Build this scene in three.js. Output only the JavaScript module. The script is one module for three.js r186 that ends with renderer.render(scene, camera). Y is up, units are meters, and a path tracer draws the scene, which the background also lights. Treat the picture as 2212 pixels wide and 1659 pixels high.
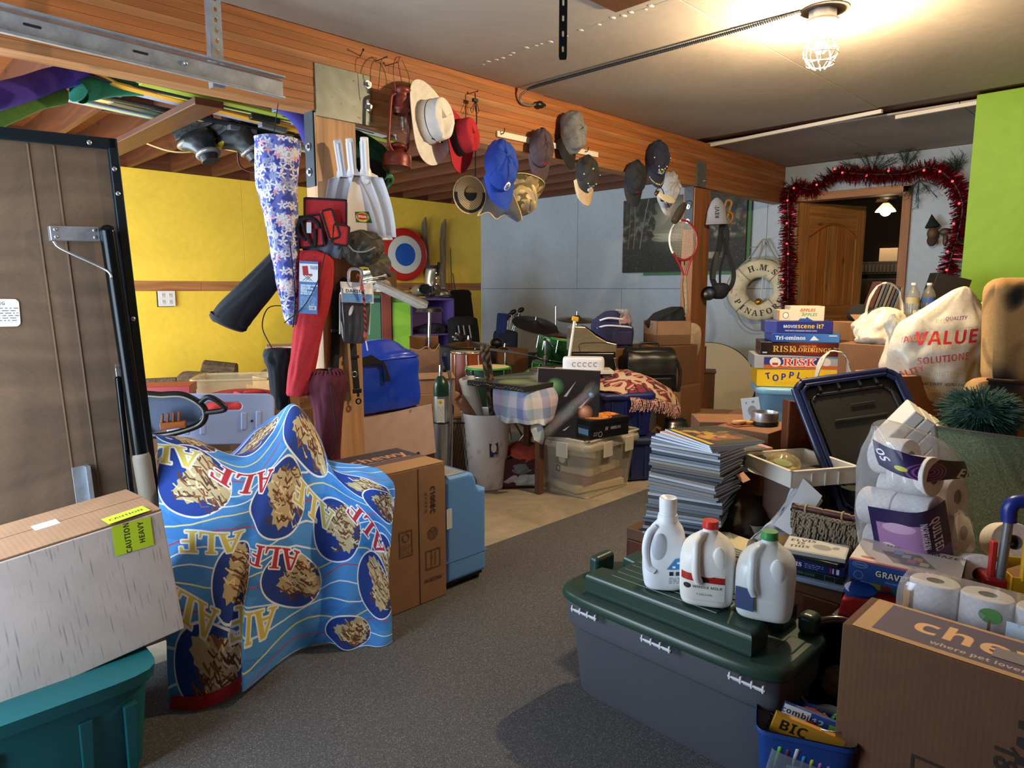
import * as THREE from 'three';
import { RoundedBoxGeometry } from 'three/addons/geometries/RoundedBoxGeometry.js';
import { mergeGeometries, mergeVertices, toCreasedNormals } from 'three/addons/utils/BufferGeometryUtils.js';
import { ImprovedNoise } from 'three/addons/math/ImprovedNoise.js';
import { RectAreaLightUniformsLib } from 'three/addons/lights/RectAreaLightUniformsLib.js';

// ---------------------------------------------------------------- camera, sky, daylight, exposure
const scene = new THREE.Scene();
const camera = new THREE.PerspectiveCamera(58.54, 2212 / 1659, 0.03, 60);
camera.position.set(0, 1.33, 0);
camera.rotation.set(THREE.MathUtils.degToRad(-7.92), THREE.MathUtils.degToRad(-44.8), 0, 'YXZ');
scene.add(camera);
const renderer = new THREE.WebGLRenderer({ antialias: true });
renderer.toneMapping = THREE.LinearToneMapping;
renderer.toneMappingExposure = 1.0;
renderer.shadowMap.enabled = true;
scene.background = new THREE.Color(0.62, 0.8, 1.0);           // overcast daylight outside the garage doors
scene.backgroundIntensity = 0.6;
RectAreaLightUniformsLib.init();
function daylight(w, h, x, y, z, power) {                      // soft daylight standing in an open garage door
  const l = new THREE.RectAreaLight(new THREE.Color(0.72, 0.86, 1.0), power, w, h);
  l.position.set(x, y, z); l.lookAt(x + 1, y, z); scene.add(l); return l;
}
daylight(1.25, 1.85, -0.36, 1.0, -2.3, 13);                       // near bay door
daylight(3.0, 2.0, -0.36, 1.1, -5.4, 18);                      // far bay door

// ---------------------------------------------------------------- helpers
const R = THREE.MathUtils.degToRad, V3 = (x, y, z) => new THREE.Vector3(x, y, z);
const noise = new ImprovedNoise(), nz = (x, y = 0, z = 0) => noise.noise(x, y, z);
function rng(s) { let a = s >>> 0; return () => { a = (a + 0x6d2b79f5) | 0; let t = Math.imul(a ^ (a >>> 15), 1 | a); t = (t + Math.imul(t ^ (t >>> 7), 61 | t)) ^ t; return ((t ^ (t >>> 14)) >>> 0) / 4294967296; }; }
const rnd = rng(20240611), rr = (a, b) => a + (b - a) * rnd();
const used = {};
function numbered(n) { used[n] = (used[n] ?? -1) + 1; return used[n] ? n + '_' + String(used[n]).padStart(3, '0') : n; }
function thing(name, label, category, p = [0, 0, 0], deg = 0, group) {   // a Group at the thing's base; its children are its parts
  const o = new THREE.Group(); o.name = numbered(name); o.position.set(...p);
  Array.isArray(deg) ? o.rotation.set(R(deg[0]), R(deg[1]), R(deg[2]), 'YXZ') : (o.rotation.y = R(deg));
  o.userData = { label, category }; if (group) o.userData.group = group;
  scene.add(o); return o;
}
function struct(name, p = [0, 0, 0]) { const o = new THREE.Group(); o.name = numbered(name); o.position.set(...p); o.userData.kind = 'structure'; scene.add(o); return o; }
function pt(name, geo, m, parent, p, r, label) {                // a named part
  let g = Array.isArray(geo) ? join(geo) : geo;
  if (m.userData.tile) g = uvBox(g, m.userData.tile, m.userData.swap);
  const o = new THREE.Mesh(g, m); o.name = name;
  if (p) o.position.set(...p);
  if (r) o.rotation.set(R(r[0]), R(r[1]), R(r[2]), 'YXZ');
  if (label) o.userData.label = label;
  parent.add(o); return o;
}
function one(name, label, category, geo, m, p, deg, group) {    // a thing of a single mesh
  const o = pt(name, geo, m, scene, p); o.name = numbered(name);
  if (deg !== undefined && deg !== null) Array.isArray(deg) ? o.rotation.set(R(deg[0]), R(deg[1]), R(deg[2]), 'YXZ') : (o.rotation.y = R(deg));
  o.userData = { label, category }; if (group) o.userData.group = group; return o;
}
function dup(src, label, p, deg) {                              // another of the same things, with its parts
  const o = src.clone(); o.name = numbered(src.name.replace(/_\d{3}$/, '')); o.userData = { ...src.userData, label };
  if (p) o.position.set(...p);
  if (deg !== undefined) Array.isArray(deg) ? o.rotation.set(R(deg[0]), R(deg[1]), R(deg[2]), 'YXZ') : (o.rotation.y = R(deg));
  scene.add(o); return o;
}
function join(list) {
  const g = list.map((x) => { const y = x.index ? x.toNonIndexed() : x.clone(); for (const k of Object.keys(y.attributes)) if (!['position', 'normal', 'uv'].includes(k)) y.deleteAttribute(k); if (!y.attributes.uv) y.setAttribute('uv', new THREE.BufferAttribute(new Float32Array(y.attributes.position.count * 2), 2)); if (!y.attributes.normal) y.computeVertexNormals(); return y; });
  return mergeGeometries(g);
}
function uvBox(geo, tile, swap) {                               // uv in metres by the side a face looks to
  const g = geo.index ? geo.toNonIndexed() : geo.clone(); if (!g.attributes.normal) g.computeVertexNormals();
  const P = g.attributes.position, uv = new Float32Array(P.count * 2), a = V3(), b = V3(), c = V3(), n = V3();
  for (let i = 0; i < P.count; i += 3) {
    a.fromBufferAttribute(P, i); b.fromBufferAttribute(P, i + 1); c.fromBufferAttribute(P, i + 2);
    n.crossVectors(b.clone().sub(a), c.clone().sub(a)); const x = Math.abs(n.x), y = Math.abs(n.y), z = Math.abs(n.z);
    [a, b, c].forEach((q, k) => {
      let [u, v] = y >= x && y >= z ? [q.x, q.z] : x >= z ? [q.z, q.y] : [q.x, q.y];
      if (swap === 2) { if (y >= x && y >= z) [u, v] = [v, u]; } else if (swap) [u, v] = [v, u];
      uv[(i + k) * 2] = u / tile; uv[(i + k) * 2 + 1] = v / tile + (y >= x && y >= z ? 0.37 : 0);
    });
  }
  g.setAttribute('uv', new THREE.BufferAttribute(uv, 2)); return g;
}
const mv = (g, x = 0, y = 0, z = 0, rx = 0, ry = 0, rz = 0) => g.applyMatrix4(new THREE.Matrix4().compose(V3(x, y, z), new THREE.Quaternion().setFromEuler(new THREE.Euler(R(rx), R(ry), R(rz), 'YXZ')), V3(1, 1, 1)));
const sc = (g, x, y, z) => g.scale(x, y, z);
const box = (w, h, d, r = 0.004) => r ? new RoundedBoxGeometry(w, h, d, 2, Math.min(r, w / 2.01, h / 2.01, d / 2.01)) : new THREE.BoxGeometry(w, h, d);
const bx = (x0, x1, y0, y1, z0, z1, r = 0) => mv(box(x1 - x0, y1 - y0, z1 - z0, r), (x0 + x1) / 2, (y0 + y1) / 2, (z0 + z1) / 2);
const cyl = (r0, r1, h, n = 24, open = false) => new THREE.CylinderGeometry(r1, r0, h, n, 1, open);   // bottom radius, top radius
const sph = (r, a = 20, b = 14) => new THREE.SphereGeometry(r, a, b);
const tor = (R0, r, a = 8, b = 32, arc = Math.PI * 2) => new THREE.TorusGeometry(R0, r, a, b, arc);
const lathe = (p, n = 32) => new THREE.LatheGeometry(p.map(([x, y]) => new THREE.Vector2(x, y)), n);
const curve = (p, closed = false, t = 0.5) => new THREE.CatmullRomCurve3(p.map((q) => V3(...q)), closed, 'catmullrom', t);
const tube = (p, r, n = 0, k = 6, closed = false) => new THREE.TubeGeometry(curve(p, closed), n || p.length * 6, r, k, closed);
const rod = (a, b, r, k = 8) => new THREE.TubeGeometry(new THREE.LineCurve3(V3(...a), V3(...b)), 1, r, k, false);
const caprod = (a, b, r, k = 10) => join([rod(a, b, r, k), mv(sph(r, k, 6), ...a), mv(sph(r, k, 6), ...b)]);
function shape(p, holes) { const s = new THREE.Shape(p.map(([x, y]) => new THREE.Vector2(x, y))); if (holes) s.holes = holes.map((h) => new THREE.Path(h.map(([x, y]) => new THREE.Vector2(x, y)))); return s; }
const ext = (p, d, b = 0, holes, seg = 2) => mv(new THREE.ExtrudeGeometry(p instanceof THREE.Shape ? p : shape(p, holes), { depth: d - 2 * b, bevelEnabled: b > 0, bevelThickness: b, bevelSize: b, bevelOffset: -b, bevelSegments: seg, curveSegments: 20 }), 0, 0, -d / 2 + b);
function rrect(w, h, r, n = 6) { const o = []; for (const [cx, cy, a0] of [[w / 2 - r, h / 2 - r, 0], [-w / 2 + r, h / 2 - r, 90], [-w / 2 + r, -h / 2 + r, 180], [w / 2 - r, -h / 2 + r, 270]]) for (let i = 0; i <= n; i++) { const a = R(a0 + 90 * i / n); o.push([cx + r * Math.cos(a), cy + r * Math.sin(a)]); } return o; }
function gridGeo(nu, nv, f, wrapU = false) {                    // a surface from f(u, v) -> [x, y, z]
  const P = [], U = [], I = [];
  for (let j = 0; j <= nv; j++) for (let i = 0; i <= nu; i++) { P.push(...f(i / nu, j / nv)); U.push(i / nu, j / nv); }
  for (let j = 0; j < nv; j++) for (let i = 0; i < nu; i++) { const a = j * (nu + 1) + i, b = a + 1, c = a + nu + 1, d = c + 1; I.push(a, b, d, a, d, c); }
  const g = new THREE.BufferGeometry(); g.setAttribute('position', new THREE.Float32BufferAttribute(P, 3)); g.setAttribute('uv', new THREE.Float32BufferAttribute(U, 2)); g.setIndex(I); g.computeVertexNormals();
  if (wrapU) { const n = g.attributes.normal; for (let j = 0; j <= nv; j++) { const a = j * (nu + 1), b = a + nu; const s = V3(n.getX(a) + n.getX(b), n.getY(a) + n.getY(b), n.getZ(a) + n.getZ(b)).normalize(); n.setXYZ(a, s.x, s.y, s.z); n.setXYZ(b, s.x, s.y, s.z); } }
  return g;
}
const cr = (a, b, c, d, t) => 0.5 * (2 * b + (c - a) * t + (2 * a - 5 * b + 4 * c - d) * t * t + (3 * b - a - 3 * c + d) * t * t * t);
function along(list, t) { const n = list.length - 1, x = Math.min(Math.max(t, 0), 1) * n, i = Math.min(Math.floor(x), n - 1), f = x - i, g = (k) => list[Math.min(Math.max(k, 0), n)]; return list[0].map((_, k) => cr(g(i - 1)[k], g(i)[k], g(i + 1)[k], g(i + 2)[k], f)); }
// a closed skin through rings [x, y, z, rx, rz, exponent] with folds; rings lie level, first to last
function loft(rings, { n = 40, m = 36, fold = 0, freq = 6, vf = 3, seed = 0, axis = 'y', open = false } = {}) {
  rings = rings.map((r) => [...r.slice(0, 5), r[5] ?? 2]);
  const f = (u, v) => {
    const [x, y, z, rx, rz, e] = along(rings, v), a = u * Math.PI * 2, c = Math.cos(a), s = Math.sin(a);
    const k = 1 / Math.pow(Math.pow(Math.abs(c), e) + Math.pow(Math.abs(s), e), 1 / e);
    const w = fold ? 1 + fold * (nz(c * freq * 0.5 + seed, s * freq * 0.5, v * vf + seed) + 0.5 * nz(c * freq + seed * 3, s * freq, v * vf * 2)) : 1;
    return [x + Math.max(rx, 1e-4) * k * c * w, y, z + Math.max(rz, 1e-4) * k * s * w];
  };
  const parts = [gridGeo(n, m, (u, v) => f(1 - u, v), true)];
  if (!open) for (const v of [0, 1]) { const [x, y, z] = along(rings, v); parts.push(gridGeo(n, 1, (u, t) => { const p = f(v ? 1 - u : u, v); return [x + (p[0] - x) * (1 - t), p[1], z + (p[2] - z) * (1 - t)]; })); }
  return join(parts);
}
function net(rows, nu, nv, fn) {                                 // a cloth through a net of points
  return gridGeo(nu, nv, (u, v) => { const r = rows.map((row) => along(row, u)); let p = along(r, v); return fn ? fn(p, u, v) : p; });
}
function thick(geo, t) {                                         // gives a sheet two sides and a little thickness
  const a = geo.clone(), b = geo.clone(), P = b.attributes.position, N = b.attributes.normal;
  for (let i = 0; i < P.count; i++) P.setXYZ(i, P.getX(i) - N.getX(i) * t, P.getY(i) - N.getY(i) * t, P.getZ(i) - N.getZ(i) * t);
  const ix = b.index.array.slice(); for (let i = 0; i < ix.length; i += 3) { const q = ix[i]; ix[i] = ix[i + 1]; ix[i + 1] = q; } b.setIndex(new THREE.BufferAttribute(ix, 1)); b.computeVertexNormals();
  return join([a, b]);
}
// ---------------------------------------------------------------- materials
const cache = {};
function mat(color, rough = 0.7, o = {}) {
  const k = color + '|' + rough + JSON.stringify(o); if (cache[k]) return cache[k];
  const { phys, ...q } = o; const m = phys || q.transmission || q.clearcoat || q.sheen ? new THREE.MeshPhysicalMaterial({ color, roughness: rough, ...q }) : new THREE.MeshStandardMaterial({ color, roughness: rough, ...q });
  m.side = THREE.DoubleSide; return (cache[k] = m);
}
function dataTex(n, f, srgb = true, h = n) {
  const d = new Uint8Array(n * h * 4);
  for (let y = 0; y < h; y++) for (let x = 0; x < n; x++) { const c = f(x / n, y / h, x, y), k = (y * n + x) * 4; d[k] = c[0]; d[k + 1] = c[1]; d[k + 2] = c[2]; d[k + 3] = 255; }
  const t = new THREE.DataTexture(d, n, h); t.wrapS = t.wrapT = THREE.RepeatWrapping; t.magFilter = THREE.LinearFilter; t.minFilter = THREE.LinearFilter; if (srgb) t.colorSpace = THREE.SRGBColorSpace; t.needsUpdate = true; return t;
}
const per = (x, y, fx, fy, s) => {                                // noise that repeats over the unit square
  const a = x * 6.2832, b = y * 6.2832, ra = fx / 6.2832, rb = fy / 6.2832;
  return nz(Math.cos(a) * ra + s, Math.sin(a) * ra + Math.cos(b) * rb, Math.sin(b) * rb + s * 1.7);
};
const clampc = (v) => Math.max(0, Math.min(255, v));
const hex = (c) => { const k = new THREE.Color(c); k.convertLinearToSRGB(); return [k.r * 255, k.g * 255, k.b * 255]; };
function surf(color, tile, f, rough, o = {}) {                    // a material whose pattern keeps its size in metres
  const base = hex(color), n = o.n || 256;
  const map = dataTex(n, (u, v) => { const s = f(u, v); return Array.isArray(s) ? s.map(clampc) : base.map((b) => clampc(b * (1 + s))); });
  const m = new THREE.MeshStandardMaterial({ map, roughness: rough, metalness: o.metal || 0 }); m.side = THREE.DoubleSide;
  if (o.bump) { m.bumpMap = map; m.bumpScale = o.bump; }
  m.userData = { tile, swap: o.swap || 0 }; return m;
}
const vary = (m, color, swap) => { const k = m.clone(); if (color) k.color.set(color); k.userData = { ...m.userData, swap: swap ?? m.userData.swap }; return k; };
const grain = (s, knots) => (u, v) => {
  const w = v + 0.02 * per(u, v, 3, 3, s); let g = 0.16 * per(u, w, 2, 34, s) + 0.1 * per(u, w, 4, 90, s + 5) + 0.1 * per(u, v, 2, 6, s + 9);
  if (knots) for (const [a, b, r] of knots) { const d = Math.hypot((u - a) * 0.5, v - b) / r; if (d < 1) g -= 0.35 * (1 - d); }
  return g;
};
const woodBeam = surf('#a06c40', 1.2, grain(1, [[0.2, 0.3, 0.03], [0.7, 0.75, 0.025]]), 0.6, { n: 512 });
const woodPost = vary(woodBeam, '#e8d8c2', 1), woodPostLit = vary(surf('#b98f66', 1.2, grain(2, [[0.4, 0.5, 0.03]]), 0.65), null, 1);  // second post wood, lightened for the daylight falling on the left post
const woodJoist = vary(woodBeam, '#8c6a44', 2);
const woodDark = surf('#5d3a22', 0.8, grain(3), 0.5);
const woodDarkV = vary(woodDark, '#ffffff', 1);
const woodMid = surf('#94602f', 0.9, grain(6, [[0.3, 0.6, 0.03]]), 0.5);
const woodDoor = vary(surf('#c08448', 0.9, grain(8, [[0.3, 0.2, 0.025], [0.8, 0.7, 0.03], [0.5, 0.45, 0.02]]), 0.5, { n: 512 }), null, 1);
const paint = (c, s, r = 0.6) => surf(c, 2.2, (u, v) => 0.05 * per(u, v, 5, 5, s) + 0.03 * per(u, v, 40, 40, s + 2) + 0.015 * per(u, v, 120, 120, s + 4), r, { n: 512 });
const mYellow = paint('#f2c540', 11, 0.42), mBlue = paint('#a2a9b0', 12), mLime = paint('#79a314', 13), mCeil = paint('#a3978a', 14, 0.75);
const mCarton = surf('#977254', 0.5, (u, v) => 0.05 * per(u, v, 8, 8, 21) + 0.03 * Math.sin(u * 6.2832 * 40) + 0.03 * per(u, v, 60, 60, 22), 0.85);
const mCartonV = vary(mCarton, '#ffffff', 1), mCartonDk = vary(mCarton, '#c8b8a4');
const mCartonWhite = surf('#cfc4c0', 0.5, (u, v) => 0.04 * per(u, v, 6, 6, 23) + 0.02 * per(u, v, 50, 50, 24) - Math.max(0, per(u, v, 50, 8, 25) - 0.15) * 0.5 * Math.max(0, Math.sin(u * 6.2832 * 55)), 0.85, { n: 512 });
const mConcrete = surf('#9a8d7a', 1.5, (u, v) => 0.12 * per(u, v, 5, 5, 31) + 0.08 * per(u, v, 20, 20, 32) + 0.05 * per(u, v, 90, 90, 33), 0.85, { n: 512 });
const rn = rng(5);
const mRubber = surf('#4b4a4b', 0.9, () => (rn() - 0.5) * 0.5 + (rn() > 0.93 ? 0.9 : 0), 0.95, { n: 512, bump: 0.002 });
const mSteel = mat('#b9bcc2', 0.32, { metalness: 0.9 }), mGalv = surf('#a9b0ba', 0.6, (u, v) => 0.12 * per(u, v, 12, 12, 41) + 0.06 * per(u, v, 50, 50, 42), 0.38, { metal: 0.75 });
const mIron = mat('#1b1b1d', 0.5, { metalness: 0.3 }), mBlackP = mat('#141416', 0.38), mBlackC = mat('#17171a', 0.92), mWhiteP = mat('#e6e6ea', 0.4), mChrome = mat('#d8d8da', 0.16, { metalness: 1 });
const mPlate = surf('#72756f', 0.4, (u, v) => 0.1 * per(u, v, 8, 8, 43) - (per(u, v, 26, 26, 44) > 0.58 ? 0.2 : 0), 0.5, { metal: 0.5 });
const mBrass = mat('#b98f3c', 0.3, { metalness: 0.9 });
const cloth = (c, s = 0, r = 0.95) => mat(c, r, {});
// ---------------------------------------------------------------- printing
function canvasTex(w, h, draw) {
  const c = document.createElement('canvas'); c.width = w; c.height = h; const x = c.getContext('2d'); draw(x, w, h);
  const t = new THREE.CanvasTexture(c); t.colorSpace = THREE.SRGBColorSpace; return t;
}
const sheets = [];                                             // small prints share a few large sheets
function sticker(w, h, draw, rough = 0.6) {
  let s = sheets.find((q) => q.rough === rough && q.place(w, h));
  if (!s) { const c = document.createElement('canvas'); c.width = c.height = 2048; const t = new THREE.CanvasTexture(c); t.colorSpace = THREE.SRGBColorSpace; const shelf = { x: 4, y: 4, h: 0 };
    s = { rough, c, m: new THREE.MeshStandardMaterial({ map: t, roughness: rough, transparent: true, side: THREE.DoubleSide }), at: null, place(a, b) { let { x, y, h: k } = shelf; if (x + a + 8 > 2048) { x = 4; y += k + 8; k = 0; } if (y + b + 4 > 2048 || a > 2036) return false; this.at = [x, y]; this.next = { x: x + a + 8, y, h: Math.max(k, b) }; return true; }, take() { Object.assign(shelf, this.next); } }; s.place(w, h); sheets.push(s); }
  const [X, Y] = s.at; s.take(); const x = s.c.getContext('2d'); x.save(); x.beginPath(); x.rect(X, Y, w, h); x.clip(); x.translate(X, Y); draw(x, w, h); x.restore();
  return { m: s.m, on(g) { const uv = g.attributes.uv; for (let i = 0; i < uv.count; i++) uv.setXY(i, (X + 0.5 + uv.getX(i) * (w - 1)) / 2048, 1 - (Y + 0.5 + (1 - uv.getY(i)) * (h - 1)) / 2048); return g; } };
}
function print(parent, name, w, h, draw, p, r, px = 900, rough = 0.6) {   // flat print lying on a surface
  const s = sticker(Math.max(16, Math.round(w * px)), Math.max(16, Math.round(h * px)), draw, rough < 0.5 ? 0.4 : 0.7);
  return pt(name, s.on(new THREE.PlaneGeometry(w, h)), s.m, parent, p, r);
}
function txt(x, s, cx, cy, size, color, o = {}) {
  x.save(); x.translate(cx, cy); if (o.rot) x.rotate(R(o.rot)); if (o.sx) x.scale(o.sx, 1); x.font = (o.style || 'bold') + ' ' + Math.round(size) + 'px ' + (o.font || 'sans-serif'); x.textAlign = o.align || 'center'; x.textBaseline = 'middle';
  if (o.stroke) { x.strokeStyle = o.stroke; x.lineWidth = o.lw || size * 0.15; x.lineJoin = 'round'; x.strokeText(s, 0, 0); } x.fillStyle = color; x.fillText(s, 0, 0); x.restore();
}
function lines(x, x0, y0, w, n, dy, color, th = 2, seed = 1) { const q = rng(seed); x.fillStyle = color; for (let i = 0; i < n; i++) { let a = x0; while (a < x0 + w * (i === n - 1 ? 0.6 : 0.97)) { const l = 4 + q() * 14; x.fillRect(a, y0 + i * dy, Math.min(l, x0 + w - a), th); a += l + 4; } } }
function barcode(x, x0, y0, w, h, seed = 2) { const q = rng(seed); x.fillStyle = '#fff'; x.fillRect(x0, y0, w, h); x.fillStyle = '#111'; let a = x0 + w * 0.08; while (a < x0 + w * 0.9) { const l = 1 + q() * w * 0.05; x.fillRect(a, y0 + h * 0.1, l, h * 0.8); a += l + 1 + q() * w * 0.05; } }
const fill = (x, c, w, h) => { x.fillStyle = c; x.fillRect(0, 0, w, h); };
// ---------------------------------------------------------------- the room
{
  const f = struct('floor'); pt('slab', bx(-0.4, 7.1, -0.12, 0, -7.8, 2), mConcrete, f);
  const d = struct('driveway'); pt('slab', bx(-9, -0.4, -0.16, -0.02, -12, 6), mConcrete, d);
  const m = one('rubber_mat', 'dark speckled rubber mat covering the floor of the near bay', 'floor mat', bx(-0.35, 5.2, 0, 0.012, -2.5, 1.85), mRubber);
  // ceiling of the near bay: sheets of plasterboard with open joints
  const c = struct('ceiling'), T = 2.558;
  for (const [x0, x1, z0, z1] of [[-0.4, 2.688, -3.128, -1.722], [2.692, 5.26, -3.128, -1.722], [-0.4, 2.688, -1.718, 0.5], [2.692, 5.24, -1.718, 0.5], [-0.4, 2.688, 0.504, 2], [2.692, 5.24, 0.504, 2], [5.5, 7.1, -3.3, -2.242], [5.52, 7.1, -2.238, -1.3], [5.52, 7.1, -1.296, 2]]) pt('plasterboard_sheet', bx(x0, x1, T, T + 0.014, z0, z1, 0.002), mCeil, c);
  pt('backing', bx(-0.4, 7.1, T + 0.1, T + 0.14, -3.2, 2), woodDark, c);
  pt('joist', bx(5.2, 5.56, T + 0.03, T + 0.1, -3.3, 2), woodDark, c);
  const seam = []; const q = rng(4);
  for (let i = 0; i < 26; i++) { const z = -3.05 + i * 0.05 + q() * 0.02; if (q() > 0.35) seam.push(mv(sc(sph(0.006 + q() * 0.006, 6, 4), 1.6, 0.15, 1), 2.69 + (q() - 0.5) * 0.03, T - 0.001, z)); }
  pt('filler_flakes', seam, mat('#e4dccb', 0.8), c).userData.kind = 'stuff';
  for (const [x0, z0, x1, z1] of [[5.5, -3.12, 5.305, -1.71], [5.565, -1.7, 5.52, -1.18]]) {
    const len = Math.hypot(x1 - x0, z1 - z0), a = Math.atan2(x1 - x0, z1 - z0) * 180 / Math.PI; const t = struct('trim_1', [(x0 + x1) / 2, T - 0.012, (z0 + z1) / 2]); t.rotation.y = R(a); pt('batten', box(0.028, 0.026, len, 0.003), mat('#d8cfc0', 0.7), t);
  }
  one('hatch_board', 'dark brown board screwed to the ceiling at the top edge of the photo', 'board', bx(1.7, 2.61, T - 0.014, T - 0.001, -1.975, -1.3, 0.002), woodDark);
  // walls
  const y = struct('wall_left');
  pt('sheet', bx(-0.4, 3.4, 1.405, 2.53, -7.83, -7.71, 0.002), mYellow, y); pt('sheet', bx(3.403, 7.01, 1.405, 2.53, -7.83, -7.71, 0.002), mYellow, y);
  pt('sheet', bx(-0.4, 7.01, 0, 1.31, -7.83, -7.71, 0.002), mYellow, y);
  pt('stud_wall', bx(-0.4, 7.01, 0, 2.9, -7.95, -7.83), woodMid, y);
  for (const [a, b] of [[-0.4, 2.9], [2.903, 7.0]]) pt('rail', bx(a, b, 1.305, 1.41, -7.75, -7.703, 0.003), vary(woodBeam, '#fff0d8'), y);
  const b = struct('wall_back'), sheets = [[-7.71, -5.852, 1.332, 2.55], [-5.848, -3.3, 1.332, 2.55], [-7.71, -5.132, 0, 1.328], [-5.128, -3.06, 0, 1.328], [-3.296, -3.06, 1.332, 2.55], [-3.06, -2.02, 2.23, 2.55], [-2.02, 0.5, 0, 2.55]];
  for (const [z0, z1, y0, y1] of sheets) pt('sheet', bx(7.01, 7.022, y0, y1, z0, z1, 0.0015), mBlue, b);
  pt('backing', [bx(7.022, 7.13, 0, 2.55, -7.71, -3.06), bx(7.022, 7.13, 2.23, 2.55, -3.06, -2.02), bx(7.022, 7.13, 0, 2.55, -2.02, 0.5)], woodDark, b);
  const l = struct('wall_lime'); pt('sheet', bx(5.42, 5.52, 1.283, 2.575, -1.18, 2, 0.002), mLime, l); pt('sheet', bx(5.42, 5.52, 0, 1.279, -1.18, 2, 0.002), mLime, l);
  const r = struct('wall_right'); pt('sheet', bx(-0.5, 5.5, 0, 2.6, 1.9, 2), woodMid, r);
  const w = struct('wall_front');
  for (const [z0, z1, y0, y1] of [[-7.83, -6.9, 0, 2.9], [-6.9, -3.9, 2.1, 2.9], [-3.9, -2.95, 0, 2.9], [-2.95, -1.65, 1.95, 2.6], [-1.65, 2, 0, 2.6]]) pt('sheet', bx(-0.5, -0.4, y0, y1, z0, z1), woodDark, w);
  // joists and deck over the far bay
  const j = struct('ceiling_joists'); let k = 0;
  for (let x = 0.15; x < 7; x += 0.42) { pt('joist', bx(x, x + 0.042, 2.532, 2.78, -7.75, -3.24, 0.002), woodJoist, j); if (k++ % 3 === 0) pt('blocking', bx(x + 0.042, x + 0.42, 2.56, 2.78, -5.6, -5.55, 0.002), woodJoist, j); }
  pt('deck', bx(-0.4, 7.1, 2.78, 2.82, -7.9, -3.2), vary(woodMid, '#c9a07a'), j);
  pt('rim_board', bx(-0.4, 7.01, 2.53, 2.78, -7.76, -7.72, 0.002), woodJoist, j);
  // the beam: boards glued face to face
  const m2 = struct('ceiling_beam'); const tones = ['#ffffff', '#f0dcc4', '#fff3e2', '#e8cfb2', '#fbe6cc', '#f3d8ba', '#ffffff', '#edd2b4', '#f6e2c8', '#e9d0b2'], n = 10, h = (2.558 - 2.185) / n;
  const tm = tones.map((t) => vary(woodBeam, t));
  for (let i = 0; i < n; i++) { const cut = 0.3 + ((i * 1.7) % 5); const g = i % 2 ? [[-0.4, cut], [cut + 0.001, 7.01]] : [[-0.4, 7.01]]; for (const [a, c2] of g) pt('lamination', bx(a, c2, 2.185 + i * h + 0.0004, 2.185 + (i + 1) * h - 0.0004, -3.243, -3.131 + ((i * 7) % 3) * 0.0007, 0.0012), tm[i], m2); }
  // posts with steel straps
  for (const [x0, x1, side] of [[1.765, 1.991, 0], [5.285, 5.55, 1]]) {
    const p = struct('post', [(x0 + x1) / 2, 0, -3.187]), w2 = (x1 - x0) / 2; pt('timber', bx(-w2, w2, 0, 2.18, -0.056, 0.056, 0.006), side ? woodPost : woodPostLit, p);
    pt('strap', bx(-w2 - 0.008, -w2, 1.83, 2.2, -0.04, 0.045, 0.002), mat('#3a3f46', 0.5, { metalness: 0.6 }), p);
    for (const y2 of [1.9, 2.02]) { pt('bolt', [mv(cyl(0.02, 0.02, 0.004, 20), -w2 - 0.01, y2, 0, 0, 0, 90), mv(cyl(0.011, 0.011, 0.014, 6), -w2 - 0.016, y2, 0, 0, 0, 90)], mSteel, p); }
    const pl = side ? bx(-0.13, 0.02, -0.005, 0.2, 0, 0.008, 0.001) : bx(-0.11, 0.2, -0.03, 0.215, 0, 0.008, 0.001);
    pt('beam_plate', mv(pl, 0, 2.19, 0.057), mPlate, p);
    const bolts = side ? [[0, 0.05]] : [[0.185, 0.17], [0.185, 0.06]];
    for (const [a, c2] of bolts) pt('bolt', [mv(cyl(0.02, 0.02, 0.004, 20), a, 2.19 + c2, 0.067, 90, 0, 0), mv(cyl(0.012, 0.012, 0.02, 6), a, 2.19 + c2, 0.076, 90, 0, 0)], mSteel, p);
  }
  // doorway with its open door, and the room behind
  const fr = struct('door_frame'); for (const z of [-3.11, -2.03]) pt('jamb', bx(6.985, 7.14, 0, 2.25, z, z + 0.075, 0.004), woodPost, fr); pt('head', bx(6.985, 7.14, 2.19, 2.262, -3.11, -1.955, 0.004), woodBeam, fr);
  const dr = struct('door_1', [7.05, 0, -2.985]); dr.rotation.y = R(67.6 - 90); const W = 0.9, H = 2.19;
  pt('stile', [bx(0, 0.12, 0.02, H, -0.02, 0.02, 0.003), bx(W - 0.12, W, 0.02, H, -0.02, 0.02, 0.003)], woodDoor, dr);
  const top = ext([[0.12, H], [0.12, H - 0.33], ...Array.from({ length: 13 }, (_, i) => { const t = i / 12; return [0.12 + (W - 0.24) * t, H - 0.33 + 0.13 * Math.sin(Math.PI * t)]; }), [W - 0.12, H]], 0.04, 0.003);
  pt('top_rail', top, vary(woodDoor, '#ffffff', 0), dr); pt('bottom_rail', [bx(0.12, W - 0.12, 0.02, 0.26, -0.02, 0.02, 0.003), bx(0.12, W - 0.12, 1.02, 1.16, -0.02, 0.02, 0.003)], vary(woodDoor, '#fff5ea', 0), dr);
  for (let i = 0; i < 5; i++) { const a = 0.12 + (W - 0.24) * i / 5; pt('plank', bx(a + 0.002, a + (W - 0.24) / 5 - 0.002, 0.2, H - 0.1 - Math.abs(i - 2) * 0.06, -0.012, 0.012, 0.004), vary(woodDoor, ['#fff0dc', '#ffe6c8', '#ffffff', '#ffe9d0', '#fff4e6'][i]), dr); }
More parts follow.
